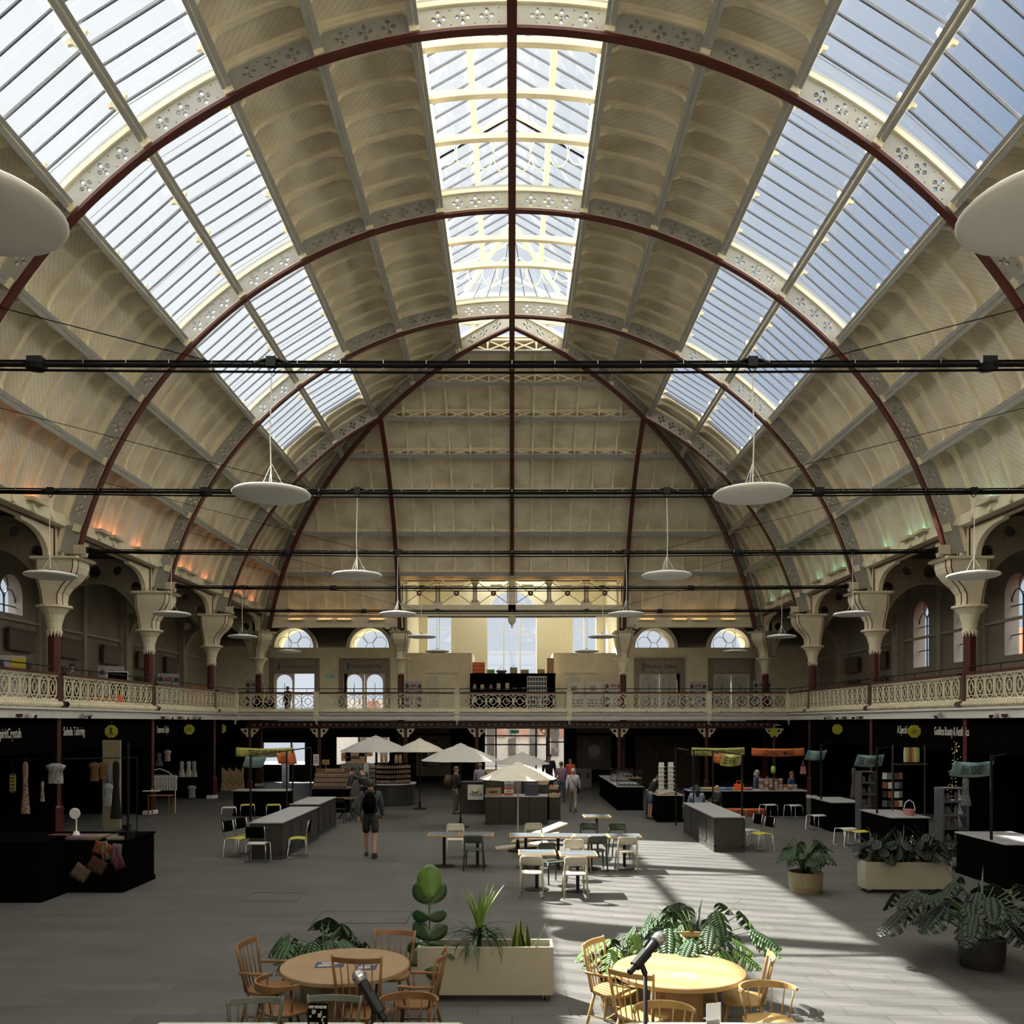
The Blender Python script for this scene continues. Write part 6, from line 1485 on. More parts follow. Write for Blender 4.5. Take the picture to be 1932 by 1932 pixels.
for b_i, (px_, D, z) in enumerate(((1000, 29.8, 1.28), (1022, 29.9, 1.18), (1040, 30.2, 1.0), (1043, 29.9, .75))):
    X = at(px_, 0, D)[0]; crate('fruit_crate', 'wooden fruit crate of the stall display, %s from the left' % ORD[b_i], 'crate', (X, D, z), (.5, .4, .14), PINE)
    m = MB(); m.box((X, D, z/2), (.5, .4, z)); one('display_plinth', m, DKC, 'dark plinth under the %s fruit crate' % ORD[b_i], 'plinth')
    for q in range(14):
        m = MB(); m.lathe([(.0, -.04), (.03, -.028), (.042, 0), (.03, .028), (.0, .04)], 8); o = one('fruit', m, FR_[(b_i+q) % 3 if b_i else 0], '%s fruit in the %s stall crate, %s row, %s along' % (('orange', 'red', 'peach coloured')[(b_i+q) % 3 if b_i else 0], ORD[b_i], ORD[q//5], ORD[q % 5]), 'fruit', 'fruit in the stall crates', smooth=True); o.location = (X-.18+.09*(q % 5), D-.12+.1*(q//5), z+.09+.03*rnd.random()+.012*(q % 3))
crate('fruit_crate', 'crate of bright fruit under the grey parasol', 'crate', (at(935, 0, 31)[0], 31.0, 1.5), (.7, .5, .15), PINE); m = MB(); m.box((at(935, 0, 31)[0], 31.0, .75), (.7, .5, 1.5)); one('display_plinth', m, DKC, 'dark stand behind the fruit counter under the grey parasol', 'plinth')

# island counters
counter(-6.33, -5.50, 21.15, 25.1, 'front left island counter with a pale speckled top', .9); counter(-6.48, -5.60, 25.6, 28.1, 'second left island counter, just behind the front one', .93)
counter(5.13, 5.95, 22.4, 26.4, 'right island counter lit by a patch of sun on its front panel', .9)
counter(-9.85, -7.85, 31.0, 31.8, 'black counter behind the left stools', .9, BLACK, False); counter(-7.35, -6.0, 32.2, 33.0, 'left honey stall counter with a pale top', .9, BLACK, False)
# rounded counter of the jar stall
T = thing('counter', 'round-fronted dark counter of the shelved jar stall', 'counter', (-4.85, 35.4, 0)); m = MB(); m.lathe([(.95, 0), (.95, .84)], 28); m.build('carcass', mat('charcoal_counter', (.035, .034, .028), .5), T); m = MB(); m.lathe([(1.0, .84), (1.0, .88)], 32); m.build('worktop', WHITE, T)
counter(3.95, 4.95, 33.0, 40.0, 'long bakery counter running towards the entrance on the right', .9, BLACK, False); counter(4.80, 5.68, 29.1, 31.6, 'bakery counter end where the long-haired woman leans', .9, BLACK, False)
counter(6.2, 10.4, 31.0, 31.8, 'long black counter under the orange banner', .9, BLACK, False)
counter(9.6, 10.6, 26.5, 28.4, 'black stall counter at the right, farthest of three', .9, BLACK, False); counter(9.6, 10.6, 22.3, 24.3, 'black stall counter at the right, middle of three', .9, BLACK, False); counter(9.75, 11.0, 17.4, 19.4, 'black stall counter at the right edge, nearest of three', .9, BLACK, False)
counter(-12.8, -7.52, 17.05, 18.6, 'black stall counter at the left with textiles draped down its front', 1.0, BLACK, False, top=BLACK); counter(-12.8, -8.6, 16.1, 17.0, 'black stall counter in the deep shade at the left edge', 1.12, BLACK, False, top=BLACK)
# textiles on the left stall
def cloth(loc, w, h, rz, tl, mt, label, cat='textile', name='textile'):
    m = MB(); n = 6; rows = [[(w*(i/n-.5), .02*sin(i*2.1+j), -h*j/4) for i in range(n+1)] for j in range(5)]; m.sheet(rows); o = one(name, m, mt, label, cat, solid=.01, smooth=True); o.location = loc; o.rotation_euler = (0, tl, rz); return o
for x, z, w, h, tl, c, l in ((-8.25, .52, .32, .30, .6, (.28, .20, .14), 'tan folded cloth hung low on the left stall front'), (-7.95, .66, .34, .28, .5, (.16, .05, .02), 'rust striped cloth on the left stall front'), (-7.72, .86, .22, .42, -.4, (.25, .04, .08), 'magenta cloth on the left stall front'),
                             (-7.85, .97, .4, .25, .3, (.45, .10, .03), 'orange-red patterned cloth at the top of the left stall front'), (-7.62, .96, .18, .4, .1, (.30, .22, .32), 'lilac cloth at the right end of the left stall front'), (-7.9, 1.0, .16, .36, -.2, (.35, .32, .18), 'olive fringed scarf on the left stall front')):
    cloth((x, 17.0, z), w, h, 0, tl, mat('dye_%s' % l[:6], tuple(v*.45 for v in c), .85, var=.3, sc=25), l)
for j, (x, c) in enumerate(((-9.0, (.25, .08, .05)), (-8.5, (.35, .2, .25)), (-8.1, (.4, .3, .2)), (-7.8, (.5, .45, .4)))):
    m = MB(); m.box((0, 0, .03), (.42, .5, .05)); m.box((.02, .0, .065), (.38, .46, .02)); o = one('folded_scarf', m, mat('scarf%d' % j, tuple(v*.5 for v in c), .85, var=.3, sc=20), 'folded scarf on the left stall top, %s from the left' % ORD[j], 'scarf', bevel=.01); o.location = (x, 17.4, 1.0)

# access hatches let into the paving
for j, (a, b2) in enumerate((((455, 1700), (540, 1684)), ((588, 1742), (722, 1720)))):
    x0, y0 = fp(*a); x1, y1 = fp(*b2); x1 = x0+1.0 if j == 0 else x0+1.55; m = MB(); t = .012
    for (p, q) in (((x0, y0), (x1, y0)), ((x0, y1), (x1, y1)), ((x0, y0), (x0, y1)), ((x1, y0), (x1, y1))): m.b2((p[0]-t, p[1]-t, 0), (q[0]+t, q[1]+t, .004))
    one('access_hatch', m, mat('hatch_rim', (.06, .055, .05), .5, .3), 'thin metal rim of the %s access hatch in the paving' % ('smaller farther', 'larger nearer')[j], 'hatch')
# ================= gantries, banners =================
def gantry(pts, z, label, posts):
    T = thing('banner_frame', label, 'frame', (pts[0][0], pts[0][1], 0)); m = MB()
    for (x, y, z0) in posts: m.tube([(x, y, z0), (x, y, z)], .028, 4)
    m.build('posts', BLACKM, T, True); m = MB(); m.tube([(x, y, z) for x, y in pts], .024, 4); m.build('top_rail', BLACKM, T, True)
gantry([(-6.32, 21.2), (-6.38, 25.6), (-6.42, 28.1)], 2.50, 'black post frame standing along the left island counters', [(-6.30, 21.22, .9), (-6.5, 25.4, .0), (-6.40, 25.7, .93), (-6.4, 28.0, .93)])
gantry([(5.9, 22.5), (5.9, 26.3), (5.3, 26.3), (5.3, 28.2)], 2.47, 'black post frame standing on the right island counter', [(5.88, 22.5, .9), (5.4, 26.2, .9), (5.25, 28.2, 0), (6.0, 26.3, .9)])
def bannerflag(pxs, pys, D, text, c, label, tilt=0.0, rz=0.0, sag=.05, tw=.8, tc=(.02, .02, .02), rows=1):
    x0, z0 = at(pxs[0], pys[0], D); x1, z1 = at(pxs[1], pys[1], D); w = x1-x0; h = z0-z1; T = thing('banner', label, 'banner', ((x0+x1)/2, D, (z0+z1)/2), rz)
    n = 10; rws = [[((-.5+i/n)*w-tilt*h*(j/3), .04*sin(i*.9)-.0, h/2-h*j/3-sag*(1-(2*i/n-1)**2)*h*2+tilt*.35*(-.5+i/n)*h*.0) for i in range(n+1)] for j in range(4)]
    m = MB(); m.sheet(rws); m.build('cloth', c, T, solid=.006, smooth=True)
    if text:
        for r_, tx_ in enumerate(text if isinstance(text, list) else [text]):
            nn = len(text) if isinstance(text, list) else 1
            me = text_mesh(tx_, .3, .003, w=w*tw, h=h*.62/nn, bold=.004, sh=.1)
            for v in me.vertices:
                v.co.y += -sag*h*2*(1-(2*v.co.x/w)**2)+h*(.30-.6*(r_+.5)/nn if nn > 1 else 0); v.co.x -= tilt*h*.5-tilt*v.co.y*.0+tilt*(-v.co.y)
            me.transform(Matrix.Translation((0, -.05, 0)) @ FRONT); mobj('lettering', me, mat('banner_ink', (.02, .02, .02), .7), T)
    m = MB(); 
    for s in (-1, 1): m.tube([(s*w*.48, 0, h*.45), (s*w*.49, 0, h*.45+.12)], .006, 4)
    m.build('cord', BLACKM, T)
BY = mat('banner_yellow', (.50, .48, .13), .7, var=.04); BO = mat('banner_orange', (.62, .16, .05), .7, var=.04); BT = mat('banner_teal', (.14, .22, .23), .7, var=.04)
bannerflag((445, 554), (1410, 1427), 29, 'TREAT YOURSELF', BY, 'yellow banner reading TREAT YOURSELF over the left counters', sag=.06, tw=.56)
bannerflag((464, 503), (1427, 1447), 23, None, BT, 'teal pennant hung from the left frame below the yellow banner', tilt=.35); bannerflag((521, 556), (1420, 1441), 25.6, None, BO, 'orange pennant with a dark picture hung from the left frame', tilt=-.2)
bannerflag((532, 545), (1441, 1487), 25.5, None, mat('sheet_grey', (.35, .37, .42), .7), 'long pale sheet hanging beside the orange pennant', sag=0)
bannerflag((1305, 1405), (1410, 1425), 29.5, 'LOCALLY CRAFTED GOODIES', BY, 'yellow banner reading LOCALLY CRAFTED GOODIES on the right', tw=.92)
bannerflag((1342, 1365), (1421, 1439), 27.5, None, BO, 'small orange pennant before the yellow banner on the right', tilt=-.25); bannerflag((1364, 1402), (1421, 1444), 25, "SEE WHAT'S", BY, 'yellow pennant with small lettering below the yellow banner', tilt=.25)
bannerflag((1418, 1518), (1411, 1426), 31, 'LOVINGLY MADE', BO, 'orange banner reading LOVINGLY MADE', tw=.58); bannerflag((1524, 1561), (1415, 1433), 27.5, None, BT, 'small dim teal pennant right of the orange banner', tilt=.35)
bannerflag((1618, 1670), (1423, 1445), 23.2, "SEE WHAT'S", BT, 'teal pennant with lettering above the middle right counter', tilt=.3, tw=.8); bannerflag((1801, 1877), (1436, 1464), 18.4, 'TREAT YOURSELF', BT, 'largest teal banner reading TREAT YOURSELF at the far right', tilt=.35, tw=.6)
bannerflag((1370, 1444), (1525, 1541), 30.8, 'CRAFTED GOODIES', BO, 'orange banner hung low on the black counter', tw=.85, sag=0)
for x, y, l in ((9.62, 27.4, 'farthest'), (9.62, 23.2, 'middle'), (9.8, 18.0, 'nearest')):
    m = MB(); m.tube([(x, y, .9), (x, y, 2.65)], .03, 4); m.tube([(x, y, 2.6), (x+.3, y, 2.65)], .02, 4); one('banner_pole', m, BLACKM, 'black square pole on the %s of the right stall counters' % l, 'pole')
m = MB(); m.tube([(-7.5, 17.2, 1.0), (-7.5, 17.2, 2.9)], .025, 4); one('banner_pole', m, BLACKM, 'black square pole at the corner of the left textile stall', 'pole')
m = MB(); m.lathe([(.14, 0), (.16, .1), (.2, .16), (.06, .2), (.1, .28), (.0, .3)], 10); o = one('lantern', m, BLACKM, 'squat dark lantern on the corner of the left textile stall', 'lantern'); o.location = (-7.62, 17.4, 1.0)

# ================= jars =================
JARA = mat('jar_amber', (.16, .055, .012), .25); JARB = mat('jar_berry', (.22, .05, .04), .25); LIDW = mat('jar_lid', (.55, .52, .46), .4)
def jar_proto(mt, lab):
    T = thing('jar', lab, 'jar', (0, 0, -50)); m = MB(); m.lathe([(.034, 0), (.037, .01), (.037, .085), (.03, .10)], 10); m.build('glass_body', mt, T, smooth=True); m = MB(); m.lathe([(.033, .10), (.034, .122)], 10); m.build('lid', LIDW, T); m = MB(); m.lathe([(.0378, .03), (.0378, .07)], 10); m.build('paper_label', mat('jar_label', (.40, .36, .28), .6), T); return T
# left honey stall: stepped shelves
for s_i, (z, y) in enumerate(((.93, 32.25), (1.10, 32.4), (1.27, 32.55), (1.44, 32.7))):
    m = MB(); m.b2((-7.3, y-.08, z-.02), (-6.05, y+.08, z)); m.b2((-7.3, y+.06, z), (-6.05, y+.08, z+.15)); one('stepped_shelf', m, mat('shelf_wood', (.16, .09, .04), .6), 'step of the honey stall shelf, %s from the counter' % ORD[s_i], 'shelf')
jp = jar_proto(JARA, 'x'); used = False
for s_i, (z, y) in enumerate(((.93, 32.25), (1.10, 32.4), (1.27, 32.55), (1.44, 32.7))):
    for q in range(14):
        if s_i == 3 and q in (0, 1, 2, 3, 12, 13): continue
        l = 'amber honey jar on the %s step of the left stall' % ORD[s_i]; p = (-7.24+q*.088, y-.03, z)
        if not used: jp.location = p; jp['label'] = l; jp['group'] = 'honey jars on the stepped stall'; used = True; CH[jp.name] = [(c, []) for c in COL.objects if c.parent is jp]
        else: dup(jp, p, None, l, 'honey jars on the stepped stall')
for j, (px_, z, w, h, c) in enumerate(((597, 1.9, .20, .42, WHITE), (615, 1.82, .27, .18, mat('sign_ochre', (.45, .25, .06), .6)))):
    X = at(px_, 0, 32.9)[0]; m = MB(); m.box((0, 0, 0), (w, .02, h)); m.tube([(0, .02, -h/2), (0, .02, -(z-.93)+.02)], .01, 4); o = one('price_sign', m, c, ('tall white' if j == 0 else 'small ochre')+' sign card above the honey jars', 'sign'); o.location = (X, 32.85, z)
    m = MB()
    for q in range(4): m.box((0, 0, h*.3-q*h*.17), (w*.7, .004, h*.06))
    k = m.build('printed_lines', INK, o); k.location = (0, -.013, 0)
# curved jar shelves
jp2 = jar_proto(JARB, 'x'); used = False
for s_i in range(4):
    z = .90+.19*s_i; m = MB(); ins = []; outs = []
    for i in range(21): a = radians(-165+150*i/20); ins.append((-4.85+.66*cos(a), 35.4+.66*sin(a), z-.01)); outs.append((-4.85+.86*cos(a), 35.4+.86*sin(a), z-.01))
    m.sweep(ins, outs, (0, 0, .008)); one('curved_shelf', m, BLACK, 'curved shelf of the round jar stall, %s from the counter' % ORD[s_i], 'shelf')
    for q in range(22):
        a = radians(-162+144*q/21); p = (-4.85+.80*cos(a), 35.4+.80*sin(a), z); l = 'small preserve jar on the %s curved shelf of the round stall' % ORD[s_i]
        if not used: jp2.location = p; jp2['label'] = l; jp2['group'] = 'preserve jars on the round stall'; used = True; CH[jp2.name] = [(c, []) for c in COL.objects if c.parent is jp2]
        else: dup(jp2, p, None, l, 'preserve jars on the round stall')
m = MB(); m.b2((-5.8, 34.55, .88), (-5.76, 35.4, 1.7)); one('end_panel', m, WHITE, 'pale upright end panel at the left of the round jar stall', 'panel')
m = MB(); m.b2((-4.95, 35.3, .88), (-4.75, 35.5, 1.75)); m.lathe([(.70, 1.64), (.70, 1.67)], 24, c=(-4.85, 35.4, 0)); one('shelf_core', m, BLACK, 'dark round top of the jar stall shelves', 'shelf')
for j in range(4): m = MB(); m.lathe([(.06, 0), (.07, .2), (.05, .32), (.0, .34)], 8); o = one('loaf_bag', m, CARD, 'brown paper bag on top of the round jar stall, %s from the left' % ORD[j], 'bag'); o.location = (-5.2+.16*j+(.25 if j > 1 else 0), 35.2, 1.67)
for j, (px_, z, w, h, l) in enumerate(((672, 1.9, .8, .5, 'wide cardboard box on the stacked boxes behind the honey stall'), (690, 2.2, .5, .28, 'cardboard box on top of the stack behind the honey stall'), (655, 2.0, .4, .35, 'cardboard box at the left of the stack behind the honey stall'))): cbox((at(px_, 0, 36.6)[0], 36.6, z-.3), (w, .5, h), CARD, l)
m = MB(); m.b2((at(645, 0, 36.6)[0], 36.3, 0), (at(705, 0, 36.6)[0], 37, 1.58)); one('fridge', m, mat('appliance_grey', (.18, .19, .2), .4), 'grey appliance block behind the honey stall', 'appliance')

# bakery
def showcase(x0, x1, y0, y1, z, h, label, n=2, seed=1):
    T = thing('display_case', label, 'display case', ((x0+x1)/2, (y0+y1)/2, z)); w, d = x1-x0, y1-y0; m = MB()
    for a in (-w/2, w/2):
        for b2 in (-d/2, d/2): m.tube([(a, b2, 0), (a, b2, h)], .015, 4)
        m.tube([(a, -d/2, h), (a, d/2, h)], .015, 4)
    for b2 in (-d/2, d/2): m.tube([(-w/2, b2, h), (w/2, b2, h)], .015, 4)
    m.build('case_frame', BLACKM, T); m = MB(); m.add([(-w/2, -d/2, 0), (w/2, -d/2, 0), (w/2, -d/2, h), (-w/2, -d/2, h)], [(0, 1, 2, 3)]); m.build('glass_front', GLASS, T, fix=False)
    for i in range(n): m = MB(); m.box((0, 0, .02+h*i/n), (w-.03, d-.03, .012)); m.build('shelf', STEEL, T)
    rnd = random.Random(seed)
    for i in range(n):
        for q in range(int(w/.16)):
            m = MB(); m.lathe([(.0, 0), (.05, .005), (.055, .03), (.0, .06)], 8); o = one('pastry', m, mat('pastry', (.42, .25, .10), .6, var=.3, sc=12), 'golden pastry on the %s shelf of the %s' % (ORD[i], 'rear' if y0 > 33 else 'front')+' bakery case', 'pastry', 'pastries in the bakery cases', smooth=True); o.location = ((x0+x1)/2-w/2+.1+q*.16, (y0+y1)/2-.05, z+.03+h*i/n)
showcase(4.0, 4.9, 33.1, 33.7, .9, .55, 'glass display case on the near end of the long bakery counter', 2, 1); showcase(4.05, 4.9, 35.5, 36.3, .9, .5, 'glass display case farther back on the long bakery counter', 2, 2)
for j in range(2):
    m = MB(); m.b2((0, 0, 0), (.16, .12, 1.05))
    for q in range(7): m.b2((-.04, -.06, .05+q*.14), (.2, 0, .07+q*.14))
    o = one('card_rack', m, WHITE, 'tall white card rack on the bakery counter end, %s of two' % ('left', 'right')[j], 'rack'); o.location = (4.95+.35*j, 29.6+.2*j, .9)
for q in range(7): m = MB(); m.box((0, 0, .03), (.16, .22, .05)); o = one('bread_bag', m, mat('kraft', (.40, .30, .18), .7), 'paper bread bag on the bakery counter end, %s along' % ORD[q], 'bag', 'paper bags on the bakery counter'); o.location = (4.95+.085*q, 29.3+.12*(q % 3), .9); o.rotation_euler = (.2, 0, q*.5)
# goods on the long black counter
GC = [(.1, .15, .4), (.15, .35, .15), (.5, .4, .1), (.45, .15, .25), (.2, .3, .45)]
for q in range(9): m = MB(); m.lathe([(.05, -.14), (.055, .14)], 8, M=Matrix.Rotation(pi/2, 4, 'Y')); o = one('fabric_roll', m, mat('roll%d' % (q % 5), GC[q % 5], .8), 'rolled fabric on the long black counter, %s from the left' % ORD[q], 'fabric', 'fabric rolls on the black counter'); o.location = (6.45+.24*q, 31.2, .955)
T = thing('handbag', 'bright orange handbag on the long black counter', 'bag', (at(1394, 0, 31.2)[0], 31.2, .9)); m = MB(); prof_b = [(-.2, 0), (.2, 0), (.15, .22), (-.15, .22)]; m.prism(prof_b, -.06, .06, FRONT); m.build('body', mat('bag_orange', (.85, .14, .02), .45), T, bevel=.01); m = MB(); m.tube([(-.08, 0, .22), (-.06, 0, .33), (.06, 0, .33), (.08, 0, .22)], .014, 6); m.build('handle', mat('bag_orange', (.85, .14, .02), .45), T)
T = thing('handbag', 'pink bag hanging behind the seated woman in blue', 'bag', (at(1517, 0, 31.5)[0], 31.6, 1.45)); m = MB(); m.prism([(-.1, 0), (.1, 0), (.08, .26), (-.08, .26)], -.03, .03, FRONT); m.build('body', mat('bag_pink', (.45, .2, .18), .5), T); m = MB(); m.tube([(-.05, 0, .26), (0, 0, .5), (.05, 0, .26)], .01, 5); m.build('handle', mat('bag_pink', (.45, .2, .18), .5), T)
for q in range(8):
    for r_ in range(4):
        if q > 4 and r_ > 1: continue
        m = MB(); m.box((0, 0, .05), (.13, .1, .09)); o = one('soap_box', m, mat('soap%d' % ((q+r_) % 4), [(.45, .28, .25), (.4, .4, .42), (.35, .12, .05), (.5, .45, .4)][(q+r_) % 4], .6), 'small boxed goods stacked on the right of the black counter, %s layer, %s column' % (ORD[r_], ORD[q]), 'box', 'boxed goods on the black counter'); o.location = (8.85+.17*q, 31.25, .9+.105*r_)
m = MB(); m.lathe([(.07, 0), (.09, .1), (.07, .24), (.0, .26)], 10); o = one('lime_hat_form', m, mat('lime', (.3, .5, .08), .6), 'lime green knitted hat on a stand on the black counter', 'hat', smooth=True); o.location = (at(1459, 0, 31.2)[0], 31.2, 1.5); m = MB(); m.tube([(0, 0, 0), (0, 0, .6)], .02, 5); m.box((0, 0, .01), (.2, .2, .02)); o = one('hat_stand', m, BLACKM, 'thin stand under the lime hat', 'stand'); o.location = (at(1459, 0, 31.2)[0], 31.2, .9)

# stools and stacking chairs
def sc(kind, px_, seat_y, rz, label, back=True):
    D = 2.85*F/(seat_y-HY); stack_chair(kind, ((px_-966)*D/F, D), rz, label, back)
sc('yellow', 447, 1581, radians(75), 'yellow-seated black chair left of the left island counter, nearer'); sc('yellow', 470, 1575, radians(70), 'yellow-seated black chair close behind the nearer one, left of the island counter'); sc('white', 487, 1590, pi, 'white-seated black chair at the end of the left island counter')
sc('yellow', 562, 1581, radians(-80), 'yellow-seated chair on the aisle side of the left island counter')
for px_, py, k, l in ((432, 1523, 'white', 'white stool, leftmost of three at the black left counter'), (467, 1518, 'yellow', 'yellow stool, middle of three at the black left counter'), (516, 1518, 'yellow', 'yellow stool, last of three at the black left counter'),
                       (1450, 1518, 'white', 'white stool before the long black counter, left one'), (1497, 1519, 'white', 'white stool before the long black counter, right one'), (1541, 1538, 'white', 'white stool before the farthest right stall counter'), (1597, 1563, 'white', 'white stool before the middle right stall counter'), (1618, 1568, 'yellow', 'yellow stool before the middle right stall counter')): sc(k, px_, py, 0.3, l, False)
sc('yellow', 1436, 1572, radians(-75), 'yellow-seated black chair at the right island counter'); sc('white', 1414, 1566, radians(-75), 'white-seated black chair behind the yellow one at the right island counter')
sc('yellow', 1745, 1616, radians(60), 'yellow chair half hidden behind the right planter'); sc('white', 1778, 1600, radians(-60), 'white chair behind the right end of the right planter')
# bistro set behind the left counters
for px_, py, l in ((655, 1545, 'slatted folding bistro table behind the second left counter'),):
    x, y = fp(px_, py); T = thing('bistro_table', l, 'table', (x, y, 0)); m = MB(); m.lathe([(.38, .70), (.38, .72)], 20); m.build('tabletop', mat('slat_wood', (.25, .16, .09), .6), T)
    for s in (-1, 1): m = MB(); m.tube([(s*.3, -.2, 0), (-s*.25, .2, .70)], .014, 6); m.tube([(s*.3, .2, 0), (-s*.25, -.2, .70)], .014, 6); m.build('cross_leg', BLACKM, T)
for px_, py, l, rz in ((640, 1552, 'folding bistro chair left of the bistro table', pi), (672, 1550, 'folding bistro chair right of the bistro table', -1.2)):
    x, y = fp(px_, py); T = thing('bistro_chair', l, 'chair', (x, y, 0), rz); m = MB(); m.box((0, 0, .45), (.38, .36, .02)); m.build('seat', BLACKM, T); m = MB(); m.box((0, .2, .75), (.38, .02, .14)); m.build('backrest', BLACKM, T)
    for s in (-1, 1): m = MB(); m.tube([(s*.19, -.25, 0), (s*.19, .2, .82)], .011, 6); m.tube([(s*.17, .25, 0), (s*.17, -.15, .45)], .011, 6); m.build('cross_leg', BLACKM, T)

# ================= garments and racks at the side shops =================
def garment(px_, py0, py1, D, wpx, c, label, kind='dress', sc_=8, c2=None, rz=.0, cat='garment'):
    x, z0 = at(px_, py0, D); _, z1 = at(px_, py1, D); w = wpx*D/F; h = z0-z1; T = thing(kind, label, cat, (x, D, z0), rz)
    if kind == 'top': pr = [(0, .18), (.12, .5), (.3, .42), (.35, .34), (1.0, .38)]
    else: pr = [(0, .12), (.05, .28), (.18, .30), (.42, .24), (1.0, .5)]
    n = 12; rows = [[(ww*w*cos(2*pi*i/n), ww*w*.35*sin(2*pi*i/n), -u*h) for i in range(n+1)] for u, ww in pr]; m = MB(); m.sheet(rows); m.build('fabric', mat('g_'+label[:14], c, .85, var=.4, sc=sc_, c2=c2), T, smooth=True)
    m = MB(); m.tube([(0, 0, 0), (0, 0, .06), (.03, 0, .1), (0, 0, .13)], .006, 5); m.tube([(-w*.2, 0, -.02), (0, 0, 0), (w*.2, 0, -.02)], .008, 4); m.build('hanger', BLACKM, T); return T
BWP = ((.5, .5, .52), (.01, .01, .012))
garment(105, 1440, 1478, 24.5, 40, BWP[0], 'black top with white leaf print hanging in the left shopfront', 'top', 14, BWP[1]); garment(178, 1438, 1474, 26, 22, (.20, .10, .04), 'brown top hanging in the left shopfront, left of two', 'top'); garment(194, 1438, 1470, 26.2, 22, (.24, .12, .05), 'brown top hanging in the left shopfront, right of two', 'top')
garment(219, 1436, 1545, 26, 22, (.008, .007, .006), 'long black dress at the right end of the left shopfront'); garment(204, 1440, 1480, 27, 14, (.22, .24, .3), 'grey round-necked top behind the black dress', 'top'); garment(203, 1478, 1520, 26.6, 22, (.45, .46, .52), 'white and grey striped shirt under the grey top', 'top', 10, (.12, .13, .16))
garment(48, 1437, 1535, 23.5, 18, (.16, .06, .03), 'long rust floral dress at the far left', 'dress', 16, (.5, .4, .35)); garment(80, 1474, 1512, 23.5, 10, (.4, .33, .22), 'narrow patterned scarf at the far left', 'dress', 20, (.05, .04, .03))
m = MB(); m.b2((at(196, 0, 27.5)[0], 27.4, 0), (at(229, 0, 27.5)[0], 27.5, 2.75)); one('cupboard', m, mat('cupboard_tan', (.30, .25, .17), .6), 'tan lit cupboard door behind the hanging clothes', 'cupboard')
m = MB(); m.tube([(-12.9, 24, 2.1), (-11.6, 27.2, 2.1)], .015, 5)
T = thing('clothes_rail', 'black rail carrying the garments of the left shopfront', 'rail', (-12.2, 25, 0)); m = MB(); m.tube([(-14.6, 24.4, 2.25), (-11.2, 26.3, 2.25)], .015, 5); m.build('rail', BLACKM, T, True); m = MB(); m.tube([(-11.2, 26.3, 0), (-11.2, 26.3, 2.25)], .015, 5); m.tube([(-13.2, 25.2, 0), (-13.2, 25.2, 2.25)], .015, 5); m.build('uprights', BLACKM, T, True)
m = MB(); 
for q in range(6): m.box((0, 0, -.22+.085*q), (.12, .01, .055))
T = thing('yellow_tag', 'small upright yellow printed tag at the far left', 'sign', (at(24, 0, 22)[0], 22, at(0, 1477, 22)[1])); k = MB(); k.box((0, 0, 0), (.15, .008, .40)); k.build('sheet', YO, T); o = m.build('dark_blocks', INK, T); o.location = (0, -.007, 0); m = MB(); m.tube([(0, .01, .2), (0, .01, 1.2)], .004, 4); m.build('string', BLACKM, T)
T = thing('table_mirror', 'round white table mirror on the dark left stall', 'mirror', (at(144, 0, 17.4)[0], 17.4, 1.0)); m = MB(); m.lathe([(.0, -.012), (.10, -.012), (.11, 0), (.10, .012), (.0, .012)], 24, M=Matrix.Translation((-.03, 0, .50)) @ FRONT); m.build('disc', WHITE, T); m = MB(); m.tube([(0, 0, .1), (0, 0, .40)], .015, 6); m.lathe([(.08, 0), (.07, .08), (.05, .14), (.0, .16)], 12); m.build('stand', WHITE, T)
# children's clothes corner beyond the middle-left column
for j, (px_, y0, y1, w, c, k, l) in enumerate(((300, 1420, 1445, 16, (.16, .17, .2), 'dress', 'small grey dress on the wall of the children\'s corner'), (316, 1415, 1436, 15, (.40, .33, .33), 'top', 'small pale pink top on the wall of the children\'s corner'), (343, 1436, 1466, 14, (.35, .35, .33), 'dress', 'speckled small dress on the corner rail, left'),
        (356, 1436, 1466, 14, (.42, .42, .40), 'dress', 'pale small dress on the corner rail, middle'), (366, 1436, 1466, 14, (.25, .26, .25), 'dress', 'grey small dress on the corner rail, right'), (362, 1482, 1505, 18, (.28, .29, .27), 'top', 'tiny pale bodysuit on the low rail of the corner'))): garment(px_, y0, y1, 33.5, w, c, l, k, 22, tuple(v*.25 for v in c))
for j in range(8): garment(293+j*5.4, 1462, 1491, 31.9, 9, [(.5, .48, .46), (.45, .3, .26), (.38, .36, .36), (.5, .38, .34)][j % 4], 'pastel baby garment on the white-hooped rail, %s from the left' % ORD[j], 'top', 18)
T = thing('clothes_rail', 'white hooped garment rail by the middle-left column', 'rail', (-12.75, 31.9, 0)); m = MB(); m.tube([(-.65, 0, .02), (-.65, 0, 1.3), (-.4, 0, 1.55), (0, 0, 1.62), (.3, 0, 1.5), (.55, 0, 1.3), (.55, 0, .02)], .014, 6); m.tube([(-.65, 0, 1.3), (.55, 0, 1.3)], .012, 5); m.build('hoop', WHITE, T)
T = thing('side_table', 'small wooden table under the pastel rail', 'table', (at(305, 0, 31.4)[0], 31.3, 0)); m = MB(); m.box((0, 0, .70), (.8, .4, .03)); m.build('tabletop', OAK, T)
for sx in (-1, 1):
    for sy in (-1, 1): m = MB(); m.tube([(sx*.36, sy*.16, 0), (sx*.36, sy*.16, .70)], .02, 6); m.build('leg', OAK, T)
m = MB(); m.box((0, 0, 0), (.55, .25, .03)); o = one('ledge_shelf', m, WHITE, 'short white ledge on the side of the middle-left column', 'shelf'); o.location = (at(279, 0, 31.4)[0]+.05, 31.6, at(0, 1493, 31.4)[1])
